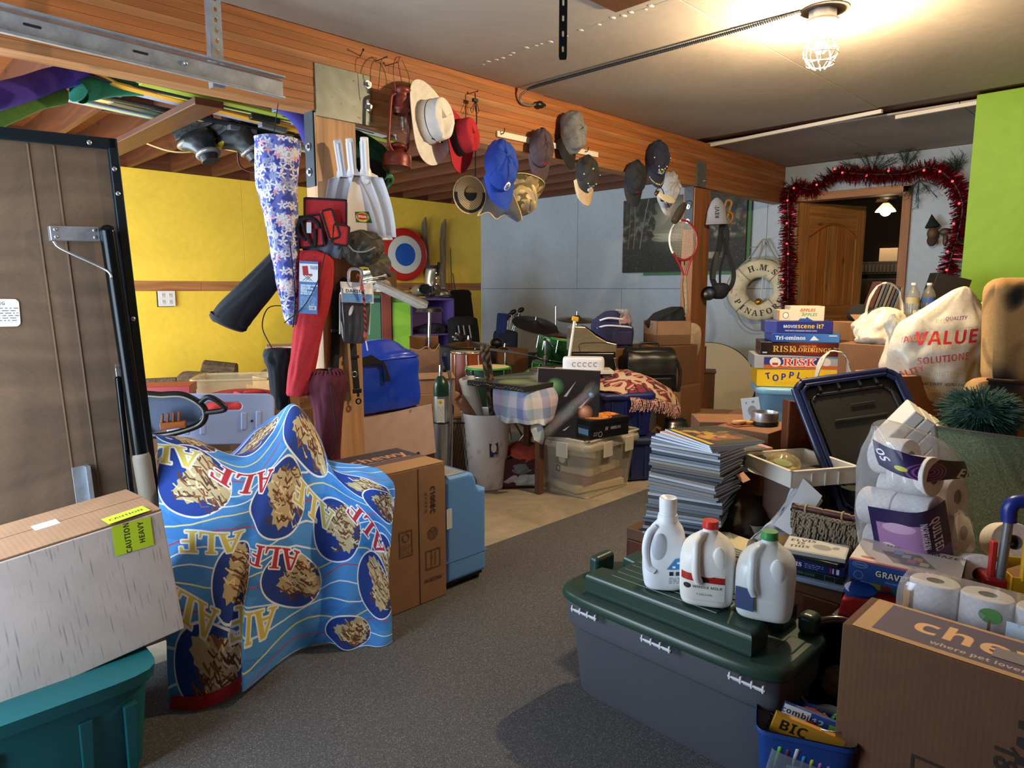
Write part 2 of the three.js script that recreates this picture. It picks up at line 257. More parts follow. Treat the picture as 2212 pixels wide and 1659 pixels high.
  const arch = Array.from({ length: 17 }, (_, i) => [0.13 + (W - 0.26) * i / 16, H - 0.33 + 0.13 * Math.sin(Math.PI * i / 16), 0.018]); pt('arch_moulding', tube(arch, 0.014, 40, 8), vary(woodDoor, '#ffe2bd', 0), dr);
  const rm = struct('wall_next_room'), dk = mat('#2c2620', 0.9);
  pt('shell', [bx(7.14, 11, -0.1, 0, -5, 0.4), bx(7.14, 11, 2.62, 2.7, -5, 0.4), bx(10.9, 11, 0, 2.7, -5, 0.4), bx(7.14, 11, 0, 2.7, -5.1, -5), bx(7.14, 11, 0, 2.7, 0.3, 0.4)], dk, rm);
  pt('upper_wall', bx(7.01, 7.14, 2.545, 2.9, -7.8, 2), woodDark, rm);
}
// ---------------------------------------------------------------- lamps
function bulbLight(x, y, z, power, color, r = 1.5) { const l = new THREE.PointLight(new THREE.Color(...color), power, 0, 2); l.position.set(x, y, z); l.shadow.radius = r; l.castShadow = true; scene.add(l); return l; }
const warm = [1, 0.76, 0.46];
{
  const t = thing('ceiling_lamp', 'bare bulb in a round wire cage under a ceiling junction box', 'lamp', [3.27, 2.558, -1.33]);
  pt('junction_box', [mv(cyl(0.062, 0.062, 0.045, 8), 0, -0.022, 0)], mGalv, t); pt('mounting_plate', mv(cyl(0.1, 0.1, 0.006, 28), 0, -0.003, 0.01), mat('#3a2c20', 0.7), t);
  pt('lamp_holder', [mv(lathe([[0.0, 0], [0.07, 0], [0.072, 0.012], [0.05, 0.026], [0.034, 0.032], [0.032, 0.07], [0, 0.07]]), 0, -0.045, 0, 180)], mat('#e9dfc6', 0.5), t);
  pt('bulb', mv(lathe([[0.0, 0.0], [0.016, 0.002], [0.027, 0.014], [0.03, 0.03], [0.026, 0.048], [0.014, 0.065], [0.013, 0.075]]), 0, -0.185, 0), mat('#ffffff', 0.4, { emissive: new THREE.Color(1, 0.8, 0.5), emissiveIntensity: 12 }), t);
  const c = mat('#d8d0b8', 0.4, { metalness: 0.3 }), ribs = [];
  for (let i = 0; i < 8; i++) { const a = i * Math.PI / 4, p = []; for (let k = 0; k <= 10; k++) { const v = k / 10, rad = 0.03 + 0.048 * Math.sin(Math.PI * (0.08 + 0.88 * v)) - 0.01 * v; p.push([rad * Math.cos(a + v * 0.5), -0.115 - 0.135 * v, rad * Math.sin(a + v * 0.5)]); } ribs.push(p); }
  for (const p of ribs) pt('cage_wire', tube(p, 0.0028, 20, 6), c, t);
  for (const [y, r] of [[-0.145, 0.062], [-0.19, 0.074], [-0.23, 0.06]]) pt('cage_ring', mv(tor(r, 0.0026, 6, 36), 0, y, 0, 90), c, t);
  bulbLight(3.27, 2.558 - 0.155, -1.33, 16, warm);
  const t2 = thing('ceiling_lamp', 'bare bulb hung from a joist behind the beam', 'lamp', [3.3, 2.53, -3.62]);
  pt('lamp_holder', mv(cyl(0.03, 0.04, 0.05), 0, -0.025, 0), mWhiteP, t2); pt('bulb', mv(sph(0.03), 0, -0.08, 0), mat('#ffffff', 0.4, { emissive: new THREE.Color(1, 0.8, 0.5), emissiveIntensity: 12 }), t2);
  bulbLight(3.3, 2.45, -3.62, 3, warm);
  const fan = thing('ceiling_fan', 'dark ceiling fan with a lit lamp seen through the doorway', 'fan', [8.87, 2.62, -2.745]);
  pt('stem', mv(cyl(0.02, 0.02, 0.14), 0, -0.07, 0), woodDark, fan); pt('motor', mv(lathe([[0, 0], [0.11, 0.01], [0.13, 0.05], [0.1, 0.11], [0, 0.12]]), 0, -0.26, 0), mat('#4a3a2c', 0.4), fan);
  for (let i = 0; i < 4; i++) pt('blade', mv(box(0.5, 0.008, 0.13, 0.004), Math.cos(i * 1.57 + 0.4) * 0.36, -0.22, -Math.sin(i * 1.57 + 0.4) * 0.36, 0, (i * 1.57 + 0.4) * 57.3, 0), woodDark, fan);
  pt('lamp_shade', mv(lathe([[0.03, 0.1], [0.06, 0.07], [0.1, 0.02], [0.11, 0]]), 0, -0.4, 0), mat('#f2ead8', 0.5, { transmission: 0.4 }), fan); pt('bulb', mv(sph(0.06), 0, -0.39, 0), mat('#ffffff', 0.5, { emissive: new THREE.Color(1, 0.86, 0.62), emissiveIntensity: 9 }), fan);
  bulbLight(8.87, 2.12, -2.745, 2.2, warm);
  // flexible conduit
  const cd = thing('flexible_conduit', 'grey ribbed flexible conduit running along the ceiling to the bare bulb', 'conduit'); const P0 = [[3.2, 2.55, -1.4], [3.19, 2.543, -1.8], [3.175, 2.543, -2.4], [3.16, 2.54, -2.95], [3.15, 2.53, -3.04]];
  pt('conduit', tube(P0, 0.0075, 60, 8), mat('#4c4d50', 0.45, { metalness: 0.6 }), cd); const cv = curve(P0), rings = []; for (let i = 0; i < 150; i++) { const p = cv.getPointAt(i / 150), tg = cv.getTangentAt(i / 150); const g = tor(0.0082, 0.0024, 4, 8); g.applyQuaternion(new THREE.Quaternion().setFromUnitVectors(V3(0, 0, 1), tg)); g.translate(p.x, p.y, p.z); rings.push(g); } pt('ribs', rings, mat('#5a5b5e', 0.45, { metalness: 0.6 }), cd).userData.kind = 'stuff';
  pt('elbow', tube([[3.15, 2.53, -3.04], [3.148, 2.5, -3.1], [3.18, 2.468, -3.11], [3.26, 2.47, -3.11], [3.3, 2.485, -3.11]], 0.008, 40, 8), mSteel, cd); pt('plug', [mv(sc(sph(0.025), 1.4, 0.9, 0.8), 3.33, 2.485, -3.1), mv(box(0.03, 0.018, 0.012), 3.365, 2.49, -3.1)], mBlackP, cd);
}
{ // garage door track, its hangers and the plate ends
  const t = thing('door_track', 'galvanized steel garage door track with slots hanging below the beam', 'metal track', [0, 0, 0]);
  const a = [-0.3, 2.19, -2.75], b = [1.41, 2.145, -2.75], L = Math.hypot(b[0] - a[0], b[1] - a[1]);
  const prof = [[0, 0], [0.012, 0], [0.012, 0.004], [0.004, 0.004], [0.004, 0.058], [0.03, 0.075], [0.03, 0.08], [0, 0.062]];
  const g = mv(ext(prof.map(([x, y]) => [x, y - 0.04]), L), 0, 0, 0, 0, 90, 0); const ch = pt('channel', mv(g, 0, 0, 0), mGalv, t, [(a[0] + b[0]) / 2, (a[1] + b[1]) / 2, -2.75], [0, 0, Math.atan2(b[1] - a[1], L) * 57.3]);
  pt('lip', [bx(-L / 2, L / 2, -0.046, -0.036, -0.002, 0.018, 0.002), bx(-L / 2, L / 2, 0.034, 0.042, -0.002, 0.022, 0.002)], mGalv, ch);
  for (const x of [-0.45, 0.0, 0.32]) pt('slot', mv(ext(rrect(0.05, 0.008, 0.004), 0.004), x, 0.0, 0.0), mIron, ch);
  pt('bolt', mv(sph(0.009, 12, 8), 0.47, 0, 0.006), mSteel, ch);
  const h = thing('perforated_angle', 'perforated steel angle hanging from the ceiling to hold the galvanized track', 'bracket', [1.16, 0, -2.776]); const holes = []; for (let i = 0; i < 11; i++) holes.push(rrect(0.012, 0.018, 0.005, 3).map(([x, y]) => [x, y + 2.12 + i * 0.038]));
  pt('flange', ext(shape([[-0.022, 2.1], [0.022, 2.1], [0.022, 2.558], [-0.022, 2.558]], holes), 0.003), mGalv, h); pt('side_flange', bx(-0.025, -0.022, 2.1, 2.558, -0.04, 0.001), mGalv, h);
  const s = thing('perforated_strap', 'black perforated steel strap hanging from the ceiling near the top', 'strap', [1.28, 0, -1.12], -45); const hs = []; for (let i = 0; i < 9; i++) hs.push(rrect(0.005, 0.014, 0.0024, 3).map(([x, y]) => [x, y + 1.885 + i * 0.034]));
  pt('strap', ext(shape([[-0.008, 1.862], [0.008, 1.862], [0.0095, 1.87], [0.0095, 2.558], [-0.0095, 2.558], [-0.0095, 1.87]], hs), 0.004), mIron, s);
}
// ---------------------------------------------------------------- what hangs on the beam
function capShape(u, v, fl = 0) {                                // crown: u round, v from rim to top
  const a = u * Math.PI * 2, t = v * Math.PI / 2, c = Math.cos(t), r = Math.pow(Math.max(c, 0), 0.62), w = 1 + fl * nz(Math.cos(a) * 2 + fl * 40, Math.sin(a) * 2, v * 3);
  const f = Math.sin(a) > 0 ? 1 + 0.06 * Math.sin(a) : 1;
  return [0.074 * r * Math.cos(a) * w, 0.108 * Math.pow(Math.sin(t), 0.85) * w, 0.118 * r * Math.sin(a) * f * w];
}
function makeCap(name, label, mc, mb, o = {}) {                   // brim towards +z, top towards +y
  const s = o.s || 1.05, fl = o.fl ?? 0.12, t = thing(name, label, 'cap', o.p, o.r, o.group); const fs = (p) => p.map((q) => q * s);
  pt('crown', thick(gridGeo(40, 16, (u, v) => fs(capShape(1 - u, v, fl)), true), 0.002), mc, t);
  const brim = gridGeo(20, 8, (u, v) => { const a = R(18 + 144 * u), b = capShape(a / 6.2832, 0, fl), k = Math.sin((u) * Math.PI); const out = v * (0.085 * Math.pow(k, 0.45)); return fs([b[0] * (1 + 0.04 * v), 0.004 - 0.028 * Math.pow(Math.abs(Math.cos(a)), 2) * v - 0.012 * v * v, b[2] + out]); });
  pt('brim', thick(brim, 0.003), mb, t);
  for (const a of [0, 60, 120]) { const p = []; for (let i = 0; i <= 12; i++) { const k = i / 12, h = k < 0.5 ? capShape((a + 30) / 360, k * 2, fl) : capShape((a + 210) / 360, (1 - k) * 2, fl); p.push(fs(h).map((q) => q * 1.006)); } pt('seam', tube(p, 0.0012, 30, 5), mc, t); }
  pt('button', mv(sc(sph(0.008 * s, 10, 6), 1, 0.5, 1), 0, 0.109 * s, 0), mb, t);
  if (o.holes) for (const [u, v] of [[0.17, 0.5], [0.33, 0.5], [0.05, 0.52], [0.45, 0.52]]) { const p = fs(capShape(u, v, fl)); pt('eyelet', mv(sph(0.005, 8, 6), ...p), mat(o.holes, 0.6), t); }
  if (o.print) { const k = sticker(160, 120, o.print, 0.7), [u0, u1, v0, v1] = o.area || [0.17, 0.33, 0.12, 0.5]; pt('emblem', k.on(gridGeo(12, 8, (u, v) => fs(capShape(u0 + (u1 - u0) * (1 - u), v0 + (v1 - v0) * v, fl)).map((q) => q * 1.018))), k.m, t); }
  if (o.brimPrint) { const k2 = sticker(200, 40, o.brimPrint, 0.7); pt('brim_lettering', k2.on(gridGeo(14, 2, (u, v) => { const a = R(40 + 100 * (1 - u)), b = capShape(a / 6.2832, 0, fl), k = Math.sin(R(40 + 100 * (1 - u) - 18) / R(144) * Math.PI), vv = 0.9 - 0.35 * v; return fs([b[0] * (1 + 0.04 * vv), 0.009 - 0.028 * Math.pow(Math.abs(Math.cos(a)), 2) * vv - 0.012 * vv * vv, b[2] + vv * 0.085 * Math.pow(k, 0.45)]); })), k2.m, t); }
  return t;
}
const denimBase = surf('#d8d8d8', 0.25, (u, v) => 0.1 * per(u, v, 30, 30, 51) + 0.05 * per(u, v, 6, 6, 52), 0.95), denimDone = {};
function denim(c) { if (!denimDone[c]) { denimDone[c] = vary(denimBase, c); denimDone[c].color.multiplyScalar(1.45); } return denimDone[c]; }
const mBlueCap = denim('#1f3f9c'), mMaroon = denim('#4a3a41'), mGreyCap = denim('#6e6e70'), mBlkCap = denim('#1c1b1d'), mNavy = denim('#24263a'), mLtGrey = denim('#9b9ba0'), mTan = denim('#b29a78'), mOlive = denim('#2c2a26');
makeCap('baseball_cap', 'bright blue baseball cap with a round white emblem on the front', mBlueCap, mBlueCap, { p: [2.76, 2.01, -2.88], r: [72, -20, 3], s: 1.2, area: [0.19, 0.28, 0.04, 0.42], print: (x, w, h) => { x.fillStyle = '#e8eaf2'; x.beginPath(); x.ellipse(w / 2, h / 2, 58, 52, 0, 0, 7); x.fill(); x.fillStyle = '#20307a'; for (let i = 0; i < 5; i++) { x.beginPath(); x.ellipse(w / 2 + 26 * Math.cos(i * 1.26), h / 2 + 24 * Math.sin(i * 1.26), 9, 15, i * 1.26, 0, 7); x.fill(); } x.beginPath(); x.ellipse(w / 2, h / 2, 14, 12, 0, 0, 7); x.fill(); } });
makeCap('baseball_cap', 'faded dark maroon baseball cap with red stitched letters, left of the grey cap', mMaroon, mMaroon, { p: [3.3, 2.21, -3.07], r: [80, -22, 4], s: 1.0, print: (x, w, h) => { txt(x, 'Zc2', w / 2, h / 2, 70, '#b2384a', { style: 'italic bold', font: 'serif' }); } });
makeCap('baseball_cap', 'plain grey cloth cap with a black brim hanging highest on the white rail', mGreyCap, mBlkCap, { p: [3.575, 2.34, -3.07], r: [80, -12, -10], s: 1.12, fl: 0.16 });
makeCap('baseball_cap', 'black cap with a tan brim and a small white face patch below the rail end', mOlive, mTan, { p: [3.74, 2.1, -3.06], r: [80, -24, -2], s: 1.02, holes: '#c9c4b4', print: (x, w, h) => { txt(x, 'POPEYE', w / 2, 22, 30, '#7f9bd8'); x.fillStyle = '#d8d2c8'; x.beginPath(); x.ellipse(w / 2, 74, 38, 40, 0, 0, 7); x.fill(); x.fillStyle = '#a43b3b'; x.fillRect(w / 2 - 36, 52, 72, 10); x.fillStyle = '#2b2b40'; x.fillRect(w / 2 - 20, 74, 40, 8); } });
makeCap('baseball_cap', 'all black cap with tiny red lettering hanging left of the navy cap', mBlkCap, mBlkCap, { p: [4.31, 2.14, -3.06], r: [84, -30, 2], s: 1.02, print: (x, w, h) => { txt(x, 'ME', w / 2, h / 2, 46, '#8d2432'); } });
makeCap('baseball_cap', 'navy baseball cap with pale green embroidery and lettering along the brim', mNavy, mNavy, { p: [4.59, 2.31, -3.06], r: [76, -28, 3], s: 1.1, holes: '#e9e9e9', print: (x, w, h) => { const q = rng(9); for (let i = 0; i < 40; i++) { x.fillStyle = ['#e6e8c8', '#8fae52', '#d9d9d9', '#454a66'][i % 4]; x.beginPath(); x.ellipse(20 + q() * 120, 20 + q() * 80, 6 + q() * 10, 5 + q() * 6, q() * 3, 0, 7); x.fill(); } }, brimPrint: (x, w, h) => txt(x, 'Frisco Mutts Gate Co', w / 2, h / 2, 20, '#cfe08a') });
makeCap('baseball_cap', 'washed light grey cap hanging nearest the right post', mLtGrey, mLtGrey, { p: [4.76, 2.11, -3.07], r: [78, -30, -12], s: 1.04, fl: 0.22 });
{ // rail and nails
  const r = thing('hook_rail', 'white painted wooden rail screwed to the beam behind the caps', 'rail', [3.46, 2.26, -3.122], [0, 0, 0.2]); pt('board', box(0.98, 0.036, 0.014, 0.003), mat('#d9d4c8', 0.6), r);
  for (const x of [-0.46, -0.2, 0.08, 0.34]) pt('hook', tube([[x, 0, 0.006], [x, 0.004, 0.03], [x, 0.03, 0.04]], 0.003, 14, 6), mIron, r);
  // nails
  for (const [x, y, a] of [[2.03, 2.49, -20], [2.12, 2.485, 18], [2.18, 2.475, 24], [2.74, 2.44, 22]]) { const n = thing('nail', x > 2.5 ? 'nail driven into the beam holding the black bungee cord' : ['nail left of the lantern wires, high on the beam', 'middle nail above the red lantern', 'right hand nail above the red lantern'][x < 2.05 ? 0 : x < 2.15 ? 1 : 2], 'nail', [x, y, -3.131], [0, a, 0]); pt('shank', rod([0, -0.0, -0.02], [0, 0.012, 0.07], 0.0024), mIron, n); pt('head', mv(cyl(0.0055, 0.0055, 0.002, 10), 0, 0.0125, 0.071, 80), mIron, n); }
}
{ // lantern
  const rust = surf('#6e2a20', 0.3, (u, v) => 0.25 * per(u, v, 10, 10, 61) + 0.15 * per(u, v, 40, 40, 62), 0.42, { metal: 0.25 });
  const t = thing('oil_lantern', 'rusty red oil lantern with a glass globe hung by wire from nails', 'lantern', [2.165, 1.95, -3.03], [3, 10, -4]);
  pt('tank', lathe([[0, 0], [0.072, 0], [0.076, 0.008], [0.07, 0.016], [0.074, 0.024], [0.072, 0.06], [0.06, 0.075], [0.035, 0.082], [0.03, 0.1], [0, 0.1]], 36), rust, t);
  pt('burner', [mv(lathe([[0.03, 0], [0.048, 0.004], [0.046, 0.018], [0.02, 0.03], [0.012, 0.03]]), 0, 0.098, 0)], rust, t);
  pt('filler_cap', mv(cyl(0.014, 0.012, 0.014, 14), 0.045, 0.078, 0.025, 20), mBrass, t);
  pt('globe', mv(lathe([[0.034, 0], [0.052, 0.03], [0.057, 0.06], [0.05, 0.1], [0.036, 0.145], [0.033, 0.16]], 32), 0, 0.112, 0), mat('#ffffff', 0.06, { transmission: 1, thickness: 0, ior: 1.45, opacity: 1 }), t);
  pt('chimney', mv(lathe([[0.036, 0], [0.04, 0.012], [0.048, 0.02], [0.05, 0.03], [0.042, 0.04], [0.044, 0.07], [0.046, 0.085], [0.036, 0.1], [0.05, 0.108], [0.05, 0.125], [0.04, 0.135], [0, 0.135]], 32), 0, 0.268, 0), rust, t);
  for (const s of [-1, 1]) pt('side_tube', tube([[s * 0.042, 0.36, 0], [s * 0.062, 0.345, 0], [s * 0.07, 0.32, 0], [s * 0.07, 0.14, 0], [s * 0.064, 0.11, 0], [s * 0.045, 0.085, 0], [s * 0.03, 0.08, 0]], 0.0085, 40, 10), rust, t);
  pt('globe_guard', [tube([[-0.06, 0.19, 0], [-0.03, 0.17, 0.05], [0, 0.165, 0.06], [0.03, 0.17, 0.05], [0.06, 0.19, 0]], 0.0016, 24, 5), tube([[-0.05, 0.24, 0.0], [0, 0.17, 0.06], [0.05, 0.13, 0.02]], 0.0016, 24, 5)], rust, t);
  { const k = sticker(64, 64, (x) => { x.fillStyle = '#c9c2b4'; x.beginPath(); x.ellipse(32, 40, 12, 18, 0, 0, 7); x.fill(); x.beginPath(); x.arc(32, 16, 9, 0, 7); x.fill(); x.fillRect(12, 26, 40, 8); }, 0.7); pt('lettering', k.on(gridGeo(8, 6, (u, v) => { const a = R(80 + 30 * (1 - u)), y = 0.218 + 0.03 * v, r = 0.0475; return [Math.cos(a) * r, y, Math.sin(a) * r]; })), k.m, t); }
  pt('bail', [tube([[-0.05, 0.37, 0.01], [-0.075, 0.46, 0.01], [-0.05, 0.53, -0.005], [-0.01, 0.55, -0.01]], 0.002, 30, 6), tube([[0.05, 0.36, 0.0], [0.05, 0.46, 0], [0.03, 0.51, -0.01], [0, 0.54, -0.01]], 0.002, 30, 6), tube([[-0.02, 0.39, 0.03], [-0.03, 0.5, 0], [-0.01, 0.55, -0.02]], 0.002, 30, 6)], rust, t);
  pt('chain_wire', [tube([[-0.09, 0.53, -0.02], [-0.12, 0.5, -0.03], [-0.12, 0.4, -0.04], [-0.115, 0.32, -0.05]], 0.0016, 30, 5)], mIron, t);
}
{ // wide brimmed hats
  const felt = surf('#d9d5cf', 0.3, (u, v) => 0.06 * per(u, v, 8, 8, 63) + 0.04 * per(u, v, 40, 40, 64), 0.95);
  const hat = (name, label, m, p, r, rx, rz, trim) => {
    const t = thing(name, label, 'hat', p, r);
    const top = (u, v) => { const a = u * 6.2832; return [Math.cos(a), Math.sin(a)]; };
    pt('brim', thick(gridGeo(48, 8, (u, v) => { const a = (1 - u) * 6.2832, k = 0.5 + 0.5 * v; return [rx * k * Math.cos(a), 0.006 + 0.03 * Math.pow(Math.abs(Math.cos(a)), 3) * v * v - 0.012 * v * Math.pow(Math.sin(a), 2), rz * k * Math.sin(a)]; }, true), 0.003), m, t);
    pt('crown', gridGeo(48, 16, (u, v) => { const a = (1 - u) * 6.2832, r = v < 0.6 ? 0.52 - 0.07 * v : Math.sqrt(Math.max(0, 1 - Math.pow((v - 0.6) / 0.4, 2))) * 0.475, y = v < 0.6 ? v * 0.19 : 0.114 + 0.016 * Math.sin((v - 0.6) / 0.4 * 1.57); const f = Math.sin(a); const pinch = v > 0.35 && f > 0.2 ? 1 - 0.25 * Math.abs(Math.cos(a)) * f * Math.min(1, (v - 0.35) * 3) : 1; const dent = v > 0.62 ? 0.03 * Math.max(0, 1 - Math.abs(Math.cos(a)) * r * 4.5) * (f > -0.6 ? 1 : 0) : 0; return [rx * r * Math.cos(a) * pinch * 1.0, y - dent, rz * r * Math.sin(a)]; }, true), m, t);
    return t;
  };
  const w = hat('felt_hat', 'white felt hat with a thin black cord and gold medallion, left of the red hat', felt, [2.36, 2.205, -3.02], [84, 12, -4], 0.185, 0.22);
  pt('hat_cord', mv(sc(tor(1, 0.018, 6, 48), 0.094, 0.109, 0.1), 0, 0.055, 0, 90), mBlackC, w); pt('medallion', mv(cyl(0.014, 0.014, 0.004, 20), 0.012, 0.055, 0.112, 90), mBrass, w); pt('cord_loop', tube([[0.012, 0.055, 0.112], [0.05, 0.057, 0.104], [-0.05, 0.057, 0.104]], 0.003, 16), mBlackC, w);
  const rd = hat('felt_hat', 'red felt hat with a wide black band beside the white hat', denim('#a61f2b'), [2.55, 2.15, -3.02], [80, 26, 2], 0.165, 0.185); pt('hat_band', mv(lathe([[0.083, 0], [0.08, 0.045]]), 0, 0.008, 0).scale(1.06, 1, 1.19), mBlackC, rd);
  // bungee with a black clip
  const b = thing('bungee_cord', 'black bungee cord with a cord lock hanging from a nail beside the red hat', 'cord', [2.75, 0, -3.07]); pt('cord', [tube([[0, 2.44, 0], [0.002, 2.3, 0.01], [0, 2.1, 0.0], [-0.005, 1.86, 0]], 0.0035, 40, 6), tube([[0, 2.4, 0], [-0.02, 2.37, 0.01], [-0.035, 2.345, 0], [-0.02, 2.33, 0], [0, 2.39, 0]], 0.0018, 30, 5), tube([[0.002, 2.4, 0], [0.02, 2.35, 0.01], [0.01, 2.33, 0], [0, 2.37, 0]], 0.0018, 24, 5)], mBlackC, b); pt('cord_lock', mv(box(0.034, 0.02, 0.02, 0.003), 0, 2.4, 0), mBlackP, b);
  // sun hats
  const straw = surf('#a58a5e', 0.05, (u, v) => 0.35 * Math.sin(u * 6.2832 * 4) * Math.sin(v * 6.2832 * 4), 0.9), gr = denim('#4c4c52'), tanEdge = mat('#c8ab7c', 0.8);
  const v1 = thing('sun_hat', 'woven straw sun hat with a dark lining hanging left of the grey one', 'hat', [2.66, 1.86, -3.02], [78, -32, 0]);
  pt('brim', gridGeo(40, 8, (u, v) => { const a = u * 6.2832, r = 0.04 + 0.06 * v; return [r * Math.cos(a) * 0.92, 0.025 * (1 - v), r * 1.1 * Math.sin(a)]; }, true), straw, v1); pt('crown', mv(sc(sph(0.06, 24, 12), 1, 0.6, 1.1), 0, -0.02, 0), straw, v1); pt('brim_lining', gridGeo(30, 6, (u, v) => { const a = R(-8 + 196 * u), r = 0.098 * v; return [r * Math.cos(a) * 0.92, 0.03 * (1 - v) + 0.003, r * 1.08 * Math.sin(a)]; }), mat('#221f1c', 0.9), v1); pt('brim_edge', tube(Array.from({ length: 28 }, (_, i) => { const a = i / 28 * 6.2832; return [0.1 * 0.92 * Math.cos(a), 0, 0.11 * Math.sin(a)]; }), 0.004, 80, 6, true), tanEdge, v1);
  const v2h = thing('sun_hat', 'folded grey cloth sun hat with a tan edge hanging under the black bungee cord', 'hat', [2.86, 1.85, -3.04], [0, -38, 0]);
  const rows = [[[-0.075, 0.1, 0.02], [-0.01, 0.125, 0.05], [0.06, 0.085, 0.04], [0.12, 0.03, 0.01], [0.17, -0.11, 0.0]], [[-0.06, 0.05, 0.05], [0.0, 0.06, 0.08], [0.06, 0.03, 0.06], [0.11, -0.02, 0.05], [0.165, -0.115, 0.01]], [[-0.055, -0.02, 0.05], [-0.005, -0.01, 0.06], [0.03, -0.05, 0.04], [0.09, -0.06, 0.06], [0.155, -0.12, 0.01]], [[-0.09, -0.095, 0.02], [-0.03, -0.075, 0.04], [0.02, -0.11, 0.02], [0.07, -0.085, 0.03], [0.15, -0.125, 0.0]]];
  pt('cloth', thick(net(rows, 30, 24), 0.003), gr, v2h); const rim = (i) => rows.map((r) => r[i]); pt('brim_edge', tube(rim(0), 0.006, 40, 6), tanEdge, v2h); pt('brim_edge', tube([...rows[0].slice(1), ...rows[3].slice(0, 4).reverse()], 0.0045, 60, 6), tanEdge, v2h); pt('cloth_back', net(rows.map((r) => r.map(([x, y, z]) => [x, y * 0.95, z - 0.07])), 16, 12), gr, v2h);
  // camouflage bucket hat
  const camo = surf('#b59d70', 0.3, (u, v) => { const a = per(u, v, 8, 8, 65), b = per(u, v, 9, 9, 66); return a > 0.18 ? [98, 92, 62] : b > 0.2 ? [146, 138, 128] : b < -0.25 ? [206, 186, 140] : [176, 152, 108]; }, 0.95);
  const h = thing('bucket_hat', 'desert camouflage bucket hat with a green lining hanging behind the blue cap', 'hat', [3.06, 1.9, -3.02], [-28, 10, -14]);
  pt('crown', lathe([[0.11, 0], [0.1, 0.06], [0.085, 0.1], [0.06, 0.112], [0, 0.116]], 36), camo, h, [0, 0, 0], [180, 0, 0]); pt('brim', gridGeo(48, 4, (u, v) => { const a = u * 6.2832, r = 0.11 + 0.055 * v; return [r * Math.cos(a), 0.02 * v + 0.012 * v * Math.sin(a * 3), r * Math.sin(a)]; }, true), camo, h); pt('lining', lathe([[0.106, 0], [0.097, -0.06], [0.08, -0.1], [0, -0.11]], 36), mat('#1d5a3c', 0.8), h); pt('brim_edge', tube(Array.from({ length: 32 }, (_, i) => { const a = i / 32 * 6.2832; return [0.165 * Math.cos(a), 0.02 + 0.012 * Math.sin(a * 3), 0.165 * Math.sin(a)]; }), 0.0035, 80, 6, true), mat('#cbb583', 0.8), h); pt('chin_cord', tube([[0.1, 0, 0], [0.11, 0.1, 0.02], [0.1, 0.2, -0.05]], 0.0022, 20), mat('#b8a67c', 0.8), h);
  const v2 = thing('sun_visor', 'cream visor brim under the navy cap with goggles strap', 'visor', [4.66, 2.09, -3.02], [60, -10, 0]); pt('brim', thick(gridGeo(20, 6, (u, v) => { const a = R(20 + 140 * u); return [0.1 * Math.cos(a) * (1 + 0.1 * v), -0.02 * Math.cos(a) * Math.cos(a) * v, 0.06 * Math.sin(a) + 0.07 * v * Math.sin(a)]; }), 0.003), mat('#d8ccb0', 0.9), v2);
  const g = thing('swim_goggles', 'small dark goggles with a thin black strap hanging beside the light grey cap', 'goggles', [4.6, 2.05, -3.04], -20); for (const s of [-1, 1]) pt('lens', mv(sc(sph(0.024, 14, 10), 1.1, 0.8, 0.5), s * 0.028, -0.02 - s * 0.02, 0.02, 0, 0, 30), mat('#3a3128', 0.25), g); pt('strap', tube([[-0.05, 0, 0.02], [-0.02, 0.04, 0.02], [0.02, 0.03, 0.02], [0.05, -0.04, 0.02], [0.1, -0.1, 0.01]], 0.0035, 30), mBlackC, g);
  const lg = thing('wooden_club', 'short dark carved piece of wood hanging beside the light grey cap', 'wood', [4.93, 1.93, -3.06], [0, -10, -38]); pt('wood', loft([[0, -0.09, 0, 0.026, 0.026], [0, -0.05, 0, 0.034, 0.03], [0, 0.05, 0, 0.03, 0.03], [0.005, 0.1, 0, 0.022, 0.02]], { fold: 0.1 }), mat('#3d3023', 0.7), lg); pt('cord', tube([[0, 0.1, 0], [0.02, 0.15, 0], [0.06, 0.17, 0], [0.07, 0.12, 0.01]], 0.003, 24), mBlackC, lg);
}
